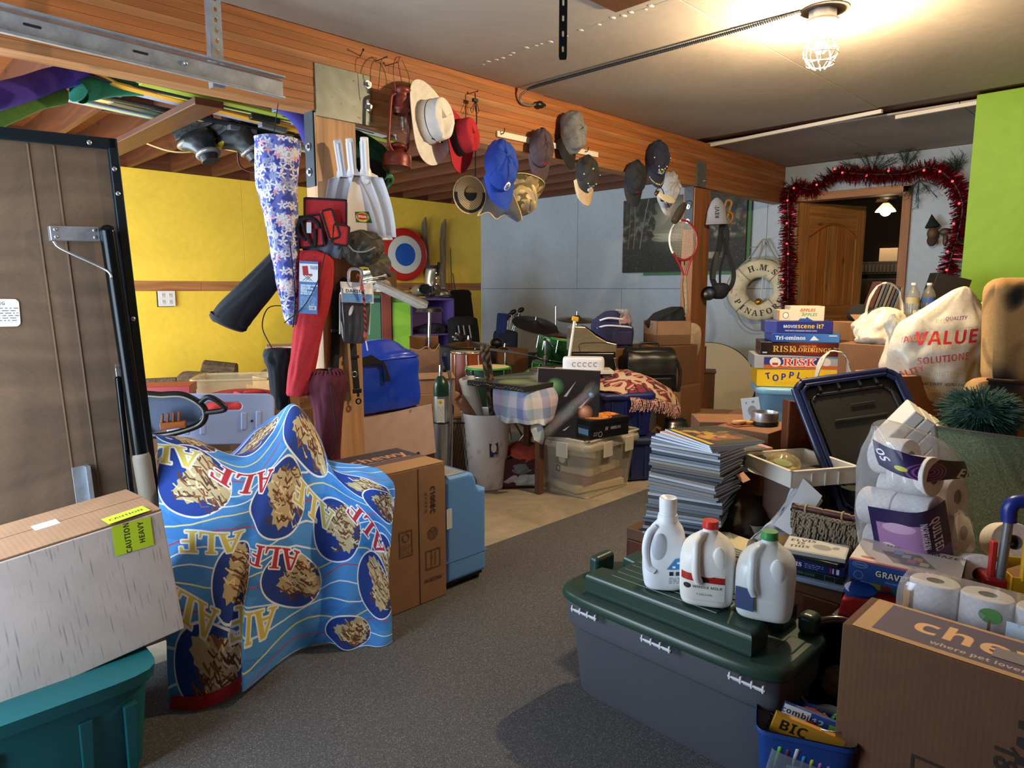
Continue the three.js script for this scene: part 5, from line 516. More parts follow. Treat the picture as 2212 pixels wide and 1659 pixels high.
// carton with printed flaps and the blue machine by the post
{
  const box1 = thing('shipping_carton', 'tall brown shipping carton with a dark printed top beside the blue machine', 'box', [1.6, 0, -2.38], [0, 0, 0]);
  pt('carton', bx(-0.19, 0.19, 0.012, 0.605, -0.175, 0.175, 0.005), mCarton, box1); pt('flap_seam', bx(0.045, 0.05, 0.014, 0.6, 0.1745, 0.1765), mat('#5d4228', 0.9), box1);
  const dark = '#3a3038';
  print(box1, 'printed_top', 0.38, 0.35, (x, w, h) => { fill(x, '#a97c4f', w, h); x.fillStyle = dark; x.fillRect(0, 0, w, h * 0.62); x.fillStyle = 'rgba(180,140,110,.3)'; x.fillRect(0, h * 0.5, w, h * 0.12); txt(x, 'chewy', w * 0.55, h * 0.3, h * 0.26, '#c98b5c', { font: 'sans-serif' }); txt(x, 'where pet lovers shop', w * 0.6, h * 0.46, h * 0.06, '#b8917a'); x.fillStyle = '#8d6a44'; x.fillRect(0, h * 0.97, w, h * 0.03); }, [0, 0.6065, 0], [-90, 0, 0], 1100, 0.7);
  print(box1, 'printed_side', 0.13, 0.56, (x, w, h) => { txt(x, 'C100BC', w * 0.52, h * 0.24, w * 0.26, '#2b211c', { rot: 90 }); txt(x, '25 X 17 X 12', w * 0.25, h * 0.25, w * 0.12, '#4b3829', { rot: 90 }); x.strokeStyle = '#5d4631'; x.lineWidth = 3; x.beginPath(); x.arc(w * 0.5, h * 0.5, w * 0.19, 0, 7); x.stroke(); lines(x, w * 0.36, h * 0.47, w * 0.28, 5, h * 0.014, '#5d4631', 3); x.strokeRect(w * 0.22, h * 0.63, w * 0.56, h * 0.14); txt(x, 'Corrugated', w * 0.42, h * 0.7, w * 0.11, '#4b3829', { rot: -90 }); txt(x, 'Recycles', w * 0.58, h * 0.7, w * 0.11, '#4b3829', { rot: -90 }); txt(x, '10022018', w * 0.5, h * 0.86, w * 0.16, '#4b3829', { rot: 180 }); }, [0.118, 0.31, 0.1768], [0, 0, 0], 900, 0.85);
  print(box1, 'printed_side', 0.1, 0.13, (x, w, h) => { x.strokeStyle = '#7a5a3c'; x.lineWidth = 3; x.strokeRect(w * 0.2, h * 0.1, w * 0.6, h * 0.8); x.beginPath(); x.arc(w / 2, h * 0.3, w * 0.16, 0, 7); x.stroke(); lines(x, w * 0.28, h * 0.55, w * 0.44, 4, h * 0.08, '#7a5a3c', 2); }, [-0.02, 0.3, 0.1768], [0, 0, 0], 700, 0.85);
  const m = thing('oxygen_concentrator', 'light blue plastic machine with a recessed carry handle on black castors', 'machine', [1.925, 0, -2.36], [0, 0, 0]); const bl = mat('#67a0ea', 0.36);
  const prof = [[-0.115, 0.045], [0.112, 0.045], [0.118, 0.06], [0.12, 0.435], [0.08, 0.44], [0.068, 0.455], [0.062, 0.485], [0.045, 0.515], [0.02, 0.525], [-0.1, 0.525], [-0.115, 0.5]];
  pt('body', ext(prof, 0.27, 0.018, null, 4), bl, m); pt('skirt_line', bx(-0.118, 0.121, 0.14, 0.1425, 0.12, 0.1362), mat('#4c83c2', 0.4), m); pt('side_seam', bx(0.117, 0.1215, 0.06, 0.43, -0.002, 0.002), mat('#4c83c2', 0.4), m);
  pt('handle_recess', mv(ext(rrect(0.12, 0.04, 0.016), 0.2, 0.004), -0.03, 0.508, 0.02), mat('#3f6fae', 0.5), m); pt('handle_bar', mv(box(0.016, 0.014, 0.2, 0.006), -0.065, 0.5, 0.0), mat('#d8d8d2', 0.4), m); pt('control_panel', mv(box(0.1, 0.006, 0.14, 0.003), -0.05, 0.527, 0.05, 0, 0, 0), mat('#8f9fae', 0.4), m); pt('orange_mark', mv(box(0.035, 0.002, 0.02), -0.07, 0.5305, 0.08), mat('#c47a3c', 0.5), m); pt('sticker', mv(box(0.002, 0.09, 0.03), -0.1, 0.34, 0.1362, 0, 90), mat('#d8dde4', 0.5), m);
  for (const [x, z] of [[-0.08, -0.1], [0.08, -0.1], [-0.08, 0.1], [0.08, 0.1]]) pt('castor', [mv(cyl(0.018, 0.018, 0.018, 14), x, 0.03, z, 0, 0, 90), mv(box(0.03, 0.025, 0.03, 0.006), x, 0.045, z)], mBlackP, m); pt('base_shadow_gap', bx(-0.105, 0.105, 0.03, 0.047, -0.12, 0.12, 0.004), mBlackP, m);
}
// ---------------------------------------------------------------- the middle: bag, cylinder, can, paintings, drums
{
  const t = thing('zip_bag', 'large shiny blue zipped bag with black handles on a pale carton', 'bag', [2.27, 0.64, -3.42], [0, -12, 4]); const tarp = mat('#1742c9', 0.26, { clearcoat: 0.4 });
  pt('bag', loft([[0, 0, 0, 0.2, 0.16, 6], [0, 0.01, 0, 0.22, 0.18, 6], [0.0, 0.15, 0, 0.225, 0.185, 6], [0, 0.29, 0, 0.22, 0.18, 6], [-0.01, 0.33, 0, 0.19, 0.13, 4], [-0.02, 0.385, -0.02, 0.13, 0.05, 3], [-0.02, 0.39, -0.02, 0.02, 0.01, 2]], { fold: 0.07, freq: 6, m: 60, n: 60, vf: 5, seed: 21 }), tarp, t); pt('piping', tube([[-0.21, 0.29, 0.165], [0, 0.293, 0.185], [0.19, 0.29, 0.18], [0.215, 0.29, 0.1], [0.215, 0.3, -0.1]], 0.006, 60, 6), mat('#1d49d0', 0.3), t); pt('handle', thick(net([[[-0.24, 0.3, 0.17], [-0.08, 0.33, 0.185]], [[-0.24, 0.27, 0.19], [-0.04, 0.295, 0.197]], [[-0.04, 0.27, 0.2], [-0.01, 0.27, 0.2]], [[-0.02, 0.17, 0.205], [0.01, 0.17, 0.205]]], 4, 20), 0.003), mBlackC, t);
  const b = thing('flat_carton', 'pale pinkish flat carton with round cut-outs under the blue bag', 'box', [2.22, 0.42, -3.3], [0, -6, 5]); const o = shape([[-0.24, -0.14], [0.24, -0.14], [0.24, 0.15], [-0.24, 0.15]], [[-0.2, -0.125], [0.12, -0.12], [0.1, 0.135]].map(([x, y]) => Array.from({ length: 14 }, (_, i) => [x + 0.014 * Math.cos(-i * 0.449), y + 0.012 * Math.sin(-i * 0.449)]))); pt('front', ext(o, 0.006), surf('#c3a79c', 0.5, (u, v) => 0.05 * per(u, v, 10, 10, 121), 0.85), b, [0, 0.08, 0.18]); pt('carton', bx(-0.24, 0.24, -0.06, 0.2, -0.17, 0.17, 0.004), mCarton, b);
  const cr2 = thing('wire_crate', 'black plastic crate holding up the pale flat carton', 'crate', [2.24, 0, -3.32], [0, -6, 0]); pt('crate', [bx(-0.2, 0.2, 0.02, 0.3, -0.15, -0.14, 0.002), bx(-0.2, 0.2, 0.3, 0.33, -0.15, 0.15, 0.004), bx(-0.2, -0.19, 0.02, 0.3, -0.15, 0.15, 0.002), bx(0.19, 0.2, 0.02, 0.3, -0.15, 0.15, 0.002)], mBlackP, cr2); pt('base', bx(-0.2, 0.2, 0, 0.02, -0.15, 0.15), mBlackP, cr2);
}
{
  const t = thing('oxygen_cylinder', 'slim steel gas cylinder with a dark green shoulder and brass valve', 'gas cylinder', [2.8, 0.1, -3.48]); pt('body', lathe([[0, 0], [0.048, 0.004], [0.05, 0.02], [0.05, 0.58]], 28), mSteel, t); pt('shoulder', lathe([[0.0503, 0.535], [0.0505, 0.6], [0.045, 0.63], [0.028, 0.655], [0.018, 0.665]], 28), mat('#10382a', 0.3), t); pt('valve', [mv(cyl(0.012, 0.012, 0.035, 14), 0, 0.68, 0), mv(box(0.02, 0.05, 0.018, 0.004), 0, 0.715, 0), mv(cyl(0.006, 0.006, 0.03, 10), 0.015, 0.725, 0, 0, 0, 90)], mChrome, t); print(t, 'printed_label', 0.05, 0.16, (x, w, h) => { fill(x, '#dfe0da', w, h); x.fillStyle = '#e3c52c'; x.save(); x.translate(w / 2, h * 0.14); x.rotate(0.785); x.fillRect(-w * 0.24, -w * 0.24, w * 0.48, w * 0.48); x.restore(); txt(x, 'A', w / 2, h * 0.14, w * 0.3, '#333'); lines(x, 4, h * 0.32, w - 8, 12, h * 0.05, '#6b6b6b', 2); }, [-0.036, 0.44, 0.037], [0, -44, 0]); pt('collar', mv(tor(0.052, 0.006, 8, 24), 0, 0.36, 0, 90), mIron, t); pt('stand', mv(cyl(0.05, 0.05, 0.1, 20), 0, -0.05, 0), mIron, t); pt('carry_loop', tube([[0.05, 0.36, 0], [0.085, 0.38, 0.01], [0.09, 0.46, 0.01], [0.06, 0.47, 0.0]], 0.005, 30, 6), mIron, t); pt('paper_tag', mv(box(0.03, 0.07, 0.002), 0.09, 0.33, 0.02, 0, -40), mat('#cfc8b4', 0.7), t);
  const c = thing('luggage_cart', 'folding chrome hand cart with a blue grip and small black wheels', 'hand cart', [2.72, 0, -3.3]); pt('pole', tube([[0, 0.1, 0], [0.02, 0.4, -0.01], [0.03, 0.7, -0.02], [0.025, 0.78, -0.02], [-0.01, 0.84, 0.0]], 0.011, 50, 10), mChrome, c); pt('grip', caprod([-0.01, 0.84, 0], [-0.06, 0.92, 0.03], 0.018, 14), mat('#17264e', 0.5), c); pt('base_plate', mv(box(0.28, 0.012, 0.2, 0.004), -0.02, 0.07, -0.02, 0, 20), mIron, c); for (const [x, z] of [[-0.17, 0.02], [-0.08, 0.07], [0.12, 0.06]]) { const w = pt('wheel', mv(tor(0.05, 0.016, 10, 28), 0, 0, 0), mBlackP, c, [x, 0.068, z], [0, 20, 0]); pt('hub', mv(cyl(0.036, 0.036, 0.016, 20), 0, 0, 0, 90), mat('#9a9a94', 0.4), w); }
  const m = thing('mesh_basket', 'dark wire mesh basket standing beside the white can', 'basket', [2.93, 0, -3.44], 20); const wires = []; for (let i = 0; i < 26; i++) { const a = i / 26 * 6.2832; for (const s of [1, -1]) wires.push(tube(Array.from({ length: 7 }, (_, k) => [0.08 * Math.cos(a + s * k * 0.16), 0.03 + k * 0.07, 0.08 * Math.sin(a + s * k * 0.16)]), 0.0016, 12, 4)); } pt('wire_mesh', wires, mIron, m).userData.kind = 'stuff'; pt('rim', mv(tor(0.082, 0.006, 6, 36), 0, 0.455, 0, 90), mIron, m); pt('base', mv(cyl(0.082, 0.082, 0.02, 30), 0, 0.015, 0), mIron, m);
  const k = thing('carton_stack', 'brown carton with taped flaps at the bottom behind the gas cylinder', 'box', [3.12, 0, -3.95], -30); pt('carton', bx(-0.22, 0.22, 0, 0.42, -0.16, 0.16, 0.004), mCartonDk, k); pt('shipping_label', mv(box(0.05, 0.05, 0.001), -0.08, 0.2, 0.161), mat('#d6cfc2', 0.7), k);
  const k2 = thing('carton', 'middle brown carton with printed edge stacked behind the gas cylinder', 'box', [3.08, 0.42, -3.98], -24); pt('carton', bx(-0.2, 0.2, 0, 0.16, -0.15, 0.15, 0.004), mCarton, k2); print(k2, 'printed_side', 0.22, 0.05, (x, w, h) => { txt(x, 'ALWAYS', w / 2, h / 2, h * 0.7, '#7b5a38'); }, [0, 0.06, 0.1515]); const k3 = thing('carton', 'top brown carton with half open flaps behind the gas cylinder', 'box', [3.08, 0.58, -3.98], -30); pt('carton', bx(-0.18, 0.18, 0, 0.12, -0.13, 0.13, 0.004), mCarton, k3); pt('flap', mv(box(0.36, 0.004, 0.12), 0, 0.125, 0.09, 14), mCarton, k3); pt('flap', mv(box(0.36, 0.004, 0.12), 0, 0.127, -0.07, -6), mCarton, k3);
}
{ // white can with rolls
  const t = thing('waste_can', 'tall white plastic waste can holding rolled tubes', 'waste bin', [3.06, 0, -3.33]); const w = surf('#e2e0e2', 0.6, (u, v) => 0.05 * per(u, v, 6, 6, 131) - Math.max(0, per(u, v, 12, 9, 132) - 0.3) * 0.5, 0.5); pt('can', lathe([[0, 0], [0.125, 0], [0.128, 0.01], [0.168, 0.5], [0.172, 0.515], [0.166, 0.518], [0.163, 0.505], [0.122, 0.02], [0, 0.015]], 44), w, t); print(t, 'printed_label', 0.06, 0.1, (x, q, h) => { fill(x, '#26365c', q, h); x.fillStyle = '#e8e8e8'; x.beginPath(); x.ellipse(q * 0.5, h * 0.42, q * 0.32, h * 0.3, 0, 0, 7); x.fill(); x.fillStyle = '#b33'; x.fillRect(0, 0, q, h * 0.12); barcode(x, q * 0.5, h * 0.84, q * 0.48, h * 0.15); x.fillStyle = '#c33'; x.fillRect(q * 0.8, h * 0.6, q * 0.16, h * 0.14); }, [-0.062, 0.29, 0.143], [-5, -24, 0]);
  const roll = (label, a, b, r, m) => { const q = thing('cardboard_tube', label, 'tube'); const d = V3(b[0] - a[0], b[1] - a[1], b[2] - a[2]), L = d.length(), g = lathe([[r * 0.82, 0], [r, 0], [r, L], [r * 0.82, L], [r * 0.82, 0]], 30); pt('tube', g, m, q); q.position.set(...a); q.quaternion.setFromUnitVectors(V3(0, 1, 0), d.normalize()); return q; };
  roll('fat white cardboard tube standing in the waste can', [3.08, 0.1, -3.33], [2.93, 0.75, -3.37], 0.055, mat('#d9d2c4', 0.8)); roll('short brown cardboard tube tilted left in the waste can', [3.14, 0.3, -3.28], [2.86, 0.62, -3.38], 0.036, mCarton); roll('dark camouflage patterned tube standing tallest in the waste can', [3.13, 0.06, -3.25], [2.97, 0.97, -3.24], 0.03, surf('#2c2620', 0.2, (u, v) => { const a = per(u, v, 7, 7, 133); return a > 0.2 ? [110, 84, 56] : a < -0.2 ? [24, 20, 18] : [52, 44, 36]; }, 0.35));
}
{ // worktable, towel, paintings
  const t = thing('card_table', 'dark wooden table with plain legs under the lying space painting', 'table'); pt('tabletop', bx(3.02, 3.66, 0.685, 0.71, -3.2, -2.88, 0.004), woodDark, t); for (const [x, z] of [[3.19, -2.96], [3.3, -3.17], [3.63, -3.17]]) pt('leg', bx(x - 0.022, x + 0.022, 0, 0.685, z - 0.022, z + 0.022, 0.004), woodDarkV, t);
  const space = (x, w, h, s, planets, dk) => { const g = x.createLinearGradient(0, 0, w, h); g.addColorStop(0, dk[0]); g.addColorStop(0.5, dk[1]); g.addColorStop(1, dk[2]); x.fillStyle = g; x.fillRect(0, 0, w, h); const q = rng(s); for (let i = 0; i < 150; i++) { const k = q(), px = w * (0.15 + 0.75 * (1 - k)) + (q() - 0.5) * w * 0.16, py = h * (0.25 + 0.7 * k) + (q() - 0.5) * h * 0.1; x.fillStyle = ['rgba(90,110,150,.10)', 'rgba(140,90,110,.09)', 'rgba(110,140,120,.10)', 'rgba(180,170,170,.06)'][i % 4]; x.beginPath(); x.ellipse(px, py, w * 0.12, h * 0.05, -0.8, 0, 7); x.fill(); } for (let i = 0; i < 900; i++) { x.fillStyle = `rgba(230,235,245,${0.2 + q() * 0.7})`; const r = q() * 1.6; x.fillRect(q() * w, q() * h, r, r); } for (const [a, b, r, c, c2] of planets) { const k = x.createRadialGradient(w * a - r * 0.3, h * b - r * 0.3, r * 0.1, w * a, h * b, r); k.addColorStop(0, c); k.addColorStop(1, c2); x.fillStyle = k; x.beginPath(); x.arc(w * a, h * b, r, 0, 7); x.fill(); } };
  const p = thing('space_painting', 'canvas painting of planets and comets leaning on the clear bin', 'painting', [3.25, 0.4, -2.78], [-7, -34, -4]); pt('canvas', bx(-0.205, 0.205, 0, 0.43, -0.02, 0, 0.002), mat('#8f8b84', 0.8), p); print(p, 'painted_front', 0.41, 0.43, (x, w, h) => { space(x, w, h, 17, [[0.28, 0.26, w * 0.14, '#7fae7c', '#1b3a2a'], [0.78, 0.62, w * 0.12, '#d9b09c', '#5c342c'], [0.86, 0.36, w * 0.055, '#aec6e6', '#28406a']], ['#1a1c24', '#15161f', '#22242e']); x.fillStyle = 'rgba(215,215,225,.7)'; for (const [a, b, c, d] of [[0.62, 0.15, 0.42, 0.4], [0.86, 0.38, 0.66, 0.56], [0.55, 0.82, 0.42, 0.9]]) { x.beginPath(); x.moveTo(w * a, h * b); x.lineTo(w * c, h * d); x.lineTo(w * (c + 0.05), h * (d - 0.0)); x.fill(); } }, [0, 0.21, 0.0012], null, 1100, 0.35);
  const f = thing('space_painting', 'canvas painting of a pale planet lying flat on the table', 'painting', [3.24, 0.712, -3.1], [0, 4, 0]); pt('canvas', bx(-0.34, 0.34, 0, 0.032, -0.24, 0.24, 0.002), mat('#1b1b1c', 0.8), f); print(f, 'painted_front', 0.68, 0.48, (x, w, h) => { space(x, w, h, 23, [[0.25, 0.62, w * 0.2, '#8d9a68', '#5d6a48']], ['#2b3034', '#3c4438', '#20242c']); x.fillStyle = 'rgba(150,165,110,.35)'; x.beginPath(); x.ellipse(w * 0.5, h * 0.3, w * 0.5, h * 0.12, 0.5, 0, 7); x.fill(); }, [0, 0.0335, 0], [-90, 0, 0], 700, 0.3); pt('rough_edge', Array.from({ length: 40 }, (_, i) => mv(sc(sph(0.006, 5, 4), 1 + rnd(), 0.6, 0.6), -0.342, 0.008 + rnd() * 0.016, 0.23 - i * 0.0115)), mat('#6b6457', 0.8), f).userData.kind = 'stuff';
  const tw = thing('plaid_towel', 'pastel plaid towel hanging over the edge of the table', 'towel', [0, 0, 0]); const pl = surf('#9aa0b8', 0.4, (u, v) => { const a = Math.floor((u % 1) * 6), b = Math.floor((v % 1) * 6); const C = [[150, 158, 190], [176, 160, 190], [150, 180, 180], [208, 206, 204], [120, 134, 174], [196, 176, 190]]; const c = C[(a + 12) % 6], d = C[(b + 14) % 6]; return [0, 1, 2].map((k) => (c[k] + d[k]) / 2); }, 0.95);
  pt('cloth', thick(net([[[2.99, 0.712, -3.18], [2.97, 0.712, -3.0], [3.0, 0.712, -2.87], [3.25, 0.712, -2.86]], [[2.98, 0.64, -3.17], [2.96, 0.64, -3.02], [2.98, 0.65, -2.85], [3.24, 0.64, -2.83]], [[2.97, 0.56, -3.15], [2.95, 0.55, -3.0], [2.98, 0.56, -2.83], [3.22, 0.52, -2.84]], [[2.97, 0.52, -3.12], [2.95, 0.5, -3.02], [3.0, 0.51, -2.82], [3.14, 0.48, -2.85]]], 50, 24, (p2, u, v) => { const k = v * 0.018 * Math.sin(u * 24); return [p2[0] - k, p2[1], p2[2] + k]; }), 0.004), pl, tw); pt('cloth_end', thick(net([[[2.98, 0.6, -2.86], [3.06, 0.6, -2.85]], [[3.0, 0.5, -2.85], [3.09, 0.48, -2.84]], [[3.02, 0.4, -2.86], [3.1, 0.36, -2.85]]], 12, 16, (p2, u, v) => [p2[0] + 0.01 * Math.sin(v * 9), p2[1], p2[2] + 0.01 * Math.sin(v * 7 + u * 4)]), 0.004), pl, tw);
  const rb = thing('clothes_basket', 'dark red box of folded shirts under the table', 'box', [3.32, 0, -3.2], -40); pt('box', [bx(-0.2, 0.2, 0, 0.012, -0.14, 0.14), bx(-0.2, 0.2, 0, 0.2, 0.135, 0.14), bx(-0.2, -0.195, 0, 0.2, -0.14, 0.14), bx(0.195, 0.2, 0, 0.2, -0.14, 0.14), bx(-0.2, 0.2, 0, 0.2, -0.14, -0.135)], mat('#4a1418', 0.6), rb);
  [['#b9b6b4', 'grey folded shirt in the dark red box'], ['#7c7c80', 'dark grey folded shirt in the dark red box'], ['#c4553c', 'orange folded shirt on top in the dark red box']].forEach(([c, l], i) => one('folded_shirt', l, 'shirt', loft([[0, 0, 0, 0.14, 0.1, 3], [0, 0.03, 0, 0.17, 0.12, 3], [0.01, 0.07, 0, 0.15, 0.1, 3], [0, 0.09, 0, 0.03, 0.03, 3]], { fold: 0.25, freq: 6, m: 20, seed: 31 + i }), denim(c), [3.28 + i * 0.03, 0.02 + i * 0.085, -3.17 - i * 0.01], [i * 6, -40 + i * 20, 0]));
}
{ // clear bin with the shoe box
  const t = thing('storage_bin', 'clear plastic bin with latches holding papers, front of the table', 'bin', [3.54, 0, -2.86], [0, 2, 0]); const cl = mat('#f4ecd8', 0.18, { transmission: 0.75, thickness: 0 }), cl2 = mat('#f2ecde', 0.22, { transmission: 0.55, thickness: 0 });
  pt('bin', loft([[0, 0, 0, 0.25, 0.2, 8], [0, 0.02, 0, 0.255, 0.205, 8], [0, 0.34, 0, 0.295, 0.24, 8], [0, 0.345, 0, 0.315, 0.255, 8], [0, 0.325, 0, 0.318, 0.258, 8]], { n: 80, m: 20, open: true }), cl, t); pt('bin_base', mv(box(0.48, 0.006, 0.39), 0, 0.006, 0), cl2, t); pt('lid', [mv(ext(rrect(0.6, 0.49, 0.05), 0.012, 0.003), 0, 0.352, 0, 90), mv(new THREE.TubeGeometry(curve(rrect(0.58, 0.47, 0.05, 4).map(([a, b]) => [a, 0.385, b]), true), 80, 0.008, 6, true), 0, 0, 0), loft([[0, 0.35, 0, 0.295, 0.24, 8], [0, 0.385, 0, 0.29, 0.236, 8]], { n: 80, m: 3, open: true })], cl2, t);
  for (const [x, z, a] of [[-0.1, 0.255, 0], [0.14, 0.255, 0], [-0.315, 0.05, -90]]) pt('latch', mv(box(0.09, 0.1, 0.014, 0.005), x, 0.315, z, 0, a), cl2, t); print(t, 'label_sticker', 0.09, 0.13, (x, w, h) => { x.fillStyle = '#6d6a4e'; x.fillRect(0, 0, w, h * 0.6); x.fillStyle = '#a9a184'; x.beginPath(); x.ellipse(w * 0.55, h * 0.3, w * 0.3, h * 0.2, 0, 0, 7); x.fill(); x.strokeStyle = '#3a3830'; x.lineWidth = 4; x.strokeRect(w * 0.12, h * 0.68, w * 0.3, h * 0.26); }, [-0.285, 0.22, 0.02], [0, -90, -6], 700);
  for (const [i, c] of ['#d6cdb8', '#8a3f34', '#c9bfa8', '#7a6d58', '#d8cfc0'].entries()) one('paper_bundle', ['cream paper bundle at the bottom of the clear bin', 'brick red folder in the clear bin', 'beige folder in the clear bin', 'brown folder on top in the clear bin', 'pale loose paper under the clear bin lid'][i], 'papers', box(0.42 - i * 0.03, 0.045, 0.32 - i * 0.02, 0.006), mat(c, 0.85), [3.54 + 0.02 * (i % 2), 0.04 + i * 0.055, -2.86 + 0.01 * (i % 3)], [0, i * 7 - 10, 0]);
  const h = thing('shoe_box', 'black shoe box with orange rings on the lid, on the clear bin', 'box', [3.47, 0.397, -2.69], [0, -12, 0]); pt('box', bx(-0.16, 0.16, 0, 0.098, -0.1, 0.1, 0.003), mat('#101012', 0.35), h); pt('lid', bx(-0.164, 0.164, 0.085, 0.118, -0.104, 0.104, 0.003), mat('#131315', 0.3), h); print(h, 'printed_lid', 0.32, 0.2, (x, w, h2) => { fill(x, '#161413', w, h2); for (const [a, b, r] of [[0.4, 0.62, 0.3], [0.8, 0.3, 0.28]]) for (const [k, c] of [[1, '#d9762a'], [0.86, '#1b1613'], [0.78, '#e8943e'], [0.3, '#7c3a14'], [0.2, '#e8943e']]) { x.fillStyle = c; x.beginPath(); x.ellipse(w * a, h2 * b, w * r * k, h2 * r * 1.2 * k, 0, 0, 7); x.fill(); } x.fillStyle = '#c4551e'; x.fillRect(0, h2 * 0.05, w, h2 * 0.05); }, [0, 0.119, 0], [-90, 0, 0]); print(h, 'printed_side', 0.3, 0.08, (x, w, h2) => { txt(x, 'HEELYS', w * 0.66, h2 * 0.35, h2 * 0.3, '#9c9ca2'); txt(x, 'H', w * 0.4, h2 * 0.35, h2 * 0.42, '#9c9ca2', { style: 'italic bold' }); x.strokeStyle = '#9c9ca2'; x.lineWidth = 3; x.beginPath(); x.arc(w * 0.24, h2 * 0.74, h2 * 0.19, 0, 7); x.stroke(); txt(x, 'ZZ', w * 0.1, h2 * 0.7, h2 * 0.4, '#6c6c72', { style: 'italic bold' }); }, [0, 0.045, 0.1015]); print(h, 'printed_end', 0.18, 0.075, (x, w, h2) => { fill(x, '#1c2430', w, h2); x.fillStyle = '#b9c6d2'; x.fillRect(w * 0.08, h2 * 0.12, w * 0.24, h2 * 0.6); x.fillStyle = '#6f8ca8'; x.fillRect(w * 0.36, h2 * 0.3, w * 0.6, h2 * 0.5); }, [-0.1612, 0.045, 0], [0, -90, 0]);
}
{ // blue bins, throw, cartons, bags
  const bin = (label, p, m) => { const t = thing('storage_tote', label, 'tote', p, [0, -32, 0]); pt('body', loft([[0, 0, 0, 0.17, 0.13, 9], [0, 0.26, 0, 0.19, 0.15, 9]], { n: 80, m: 4 }), m, t); pt('lid', [loft([[0, 0.26, 0, 0.205, 0.165, 9], [0, 0.285, 0, 0.205, 0.165, 9], [0, 0.3, 0, 0.19, 0.15, 9]], { n: 80, m: 6 })], m, t); for (const x of [-0.12, -0.02, 0.08]) pt('rib', bx(x - 0.008, x + 0.008, 0.02, 0.24, 0.138, 0.152, 0.003), m, t); return t; };
  const bb = mat('#16215f', 0.45); bin('lower dark blue plastic tote behind the clear bin', [3.93, 0.012, -2.8], mat('#1b2654', 0.5)); bin('upper royal blue plastic tote under the red tapestry', [3.9, 0.325, -2.84], bb);
  const th = thing('tapestry_throw', 'red and cream woven tapestry with a long fringe draped over the blue tote', 'throw'); const tp = surf('#8c2f38', 0.25, (u, v) => { const a = per(u, v, 4, 4, 141), b = per(u, v, 9, 9, 142), s = Math.sin(v * 6.2832 * 3); return a > 0.16 ? [204, 176, 150] : b > 0.22 ? [58, 40, 52] : s > 0.9 ? [196, 160, 140] : [138, 48, 56]; }, 0.95, { n: 256 });
  pt('cloth', thick(net([[[3.72, 0.645, -3.05], [3.95, 0.7, -3.1], [4.2, 0.72, -3.02], [4.42, 0.62, -2.9]], [[3.7, 0.635, -2.9], [3.92, 0.69, -2.9], [4.14, 0.71, -2.85], [4.38, 0.6, -2.76]], [[3.72, 0.632, -2.8], [3.9, 0.665, -2.74], [4.1, 0.64, -2.68], [4.3, 0.56, -2.66]], [[3.8, 0.6, -2.7], [3.92, 0.585, -2.66], [4.08, 0.56, -2.62], [4.26, 0.5, -2.62]]], 40, 24, (p, u, v) => [p[0], p[1] + 0.012 * nz(u * 5, v * 5, 1), p[2]]), 0.006), tp, th);
  const fr = [], q = rng(6); for (let i = 0; i < 130; i++) { const u = i / 130, p = along([[3.8, 0.6, -2.69], [3.92, 0.585, -2.65], [4.08, 0.56, -2.61], [4.26, 0.5, -2.61], [4.36, 0.56, -2.7], [4.42, 0.58, -2.82]], u); fr.push(tube([p, [p[0] + (q() - 0.5) * 0.03, p[1] - 0.04, p[2] + 0.015 + q() * 0.01], [p[0] + (q() - 0.5) * 0.04, p[1] - 0.07 - q() * 0.03, p[2] + 0.01]], 0.0035, 5, 4)); } pt('fringe', fr, surf('#b88a80', 0.1, (u, v) => (per(u, v, 20, 20, 143) > 0 ? 0.3 : -0.4), 0.95), th).userData.kind = 'stuff';
  one('carton', 'tall worn brown carton below the black leather case', 'box', bx(4.24, 4.56, 0, 0.55, -3.12, -2.76, 0.005), mCartonV); one('carton', 'carton hidden behind the leather case and carrying the striped bag', 'box', bx(4.3, 4.62, 0, 0.86, -3.62, -3.2, 0.004), mCartonDk); one('carton', 'pale carton standing beside the right post below the leather case', 'box', bx(4.66, 5.0, 0, 0.56, -3.15, -2.84, 0.004), vary(mCarton, '#d9c7b0')); one('carton', 'carton stacked under the open box of black clothing', 'box', bx(4.66, 5.02, 0.56, 0.88, -3.3, -2.9, 0.004), mCartonDk);
  const o = thing('carton', 'open tan carton with black clothing spilling over its top', 'box', [4.84, 0.885, -3.08], -30); pt('carton', [bx(-0.15, 0.15, 0, 0.19, 0.115, 0.12), bx(-0.15, -0.145, 0, 0.19, -0.12, 0.12), bx(0.145, 0.15, 0, 0.19, -0.12, 0.12), bx(-0.15, 0.15, 0, 0.19, -0.12, -0.115), bx(-0.15, 0.15, 0, 0.08, -0.12, 0.12)], mCarton, o); one('black_clothing', 'black clothing piled in the open tan carton', 'clothes', loft([[0, 0, 0, 0.12, 0.09, 2], [0, 0.1, 0, 0.15, 0.11, 2], [0.03, 0.17, 0, 0.11, 0.08, 2], [0.08, 0.21, 0, 0.04, 0.04, 2]], { fold: 0.4, freq: 6, m: 24, seed: 41 }), denim('#131316'), [4.84, 0.975, -3.08], -30);
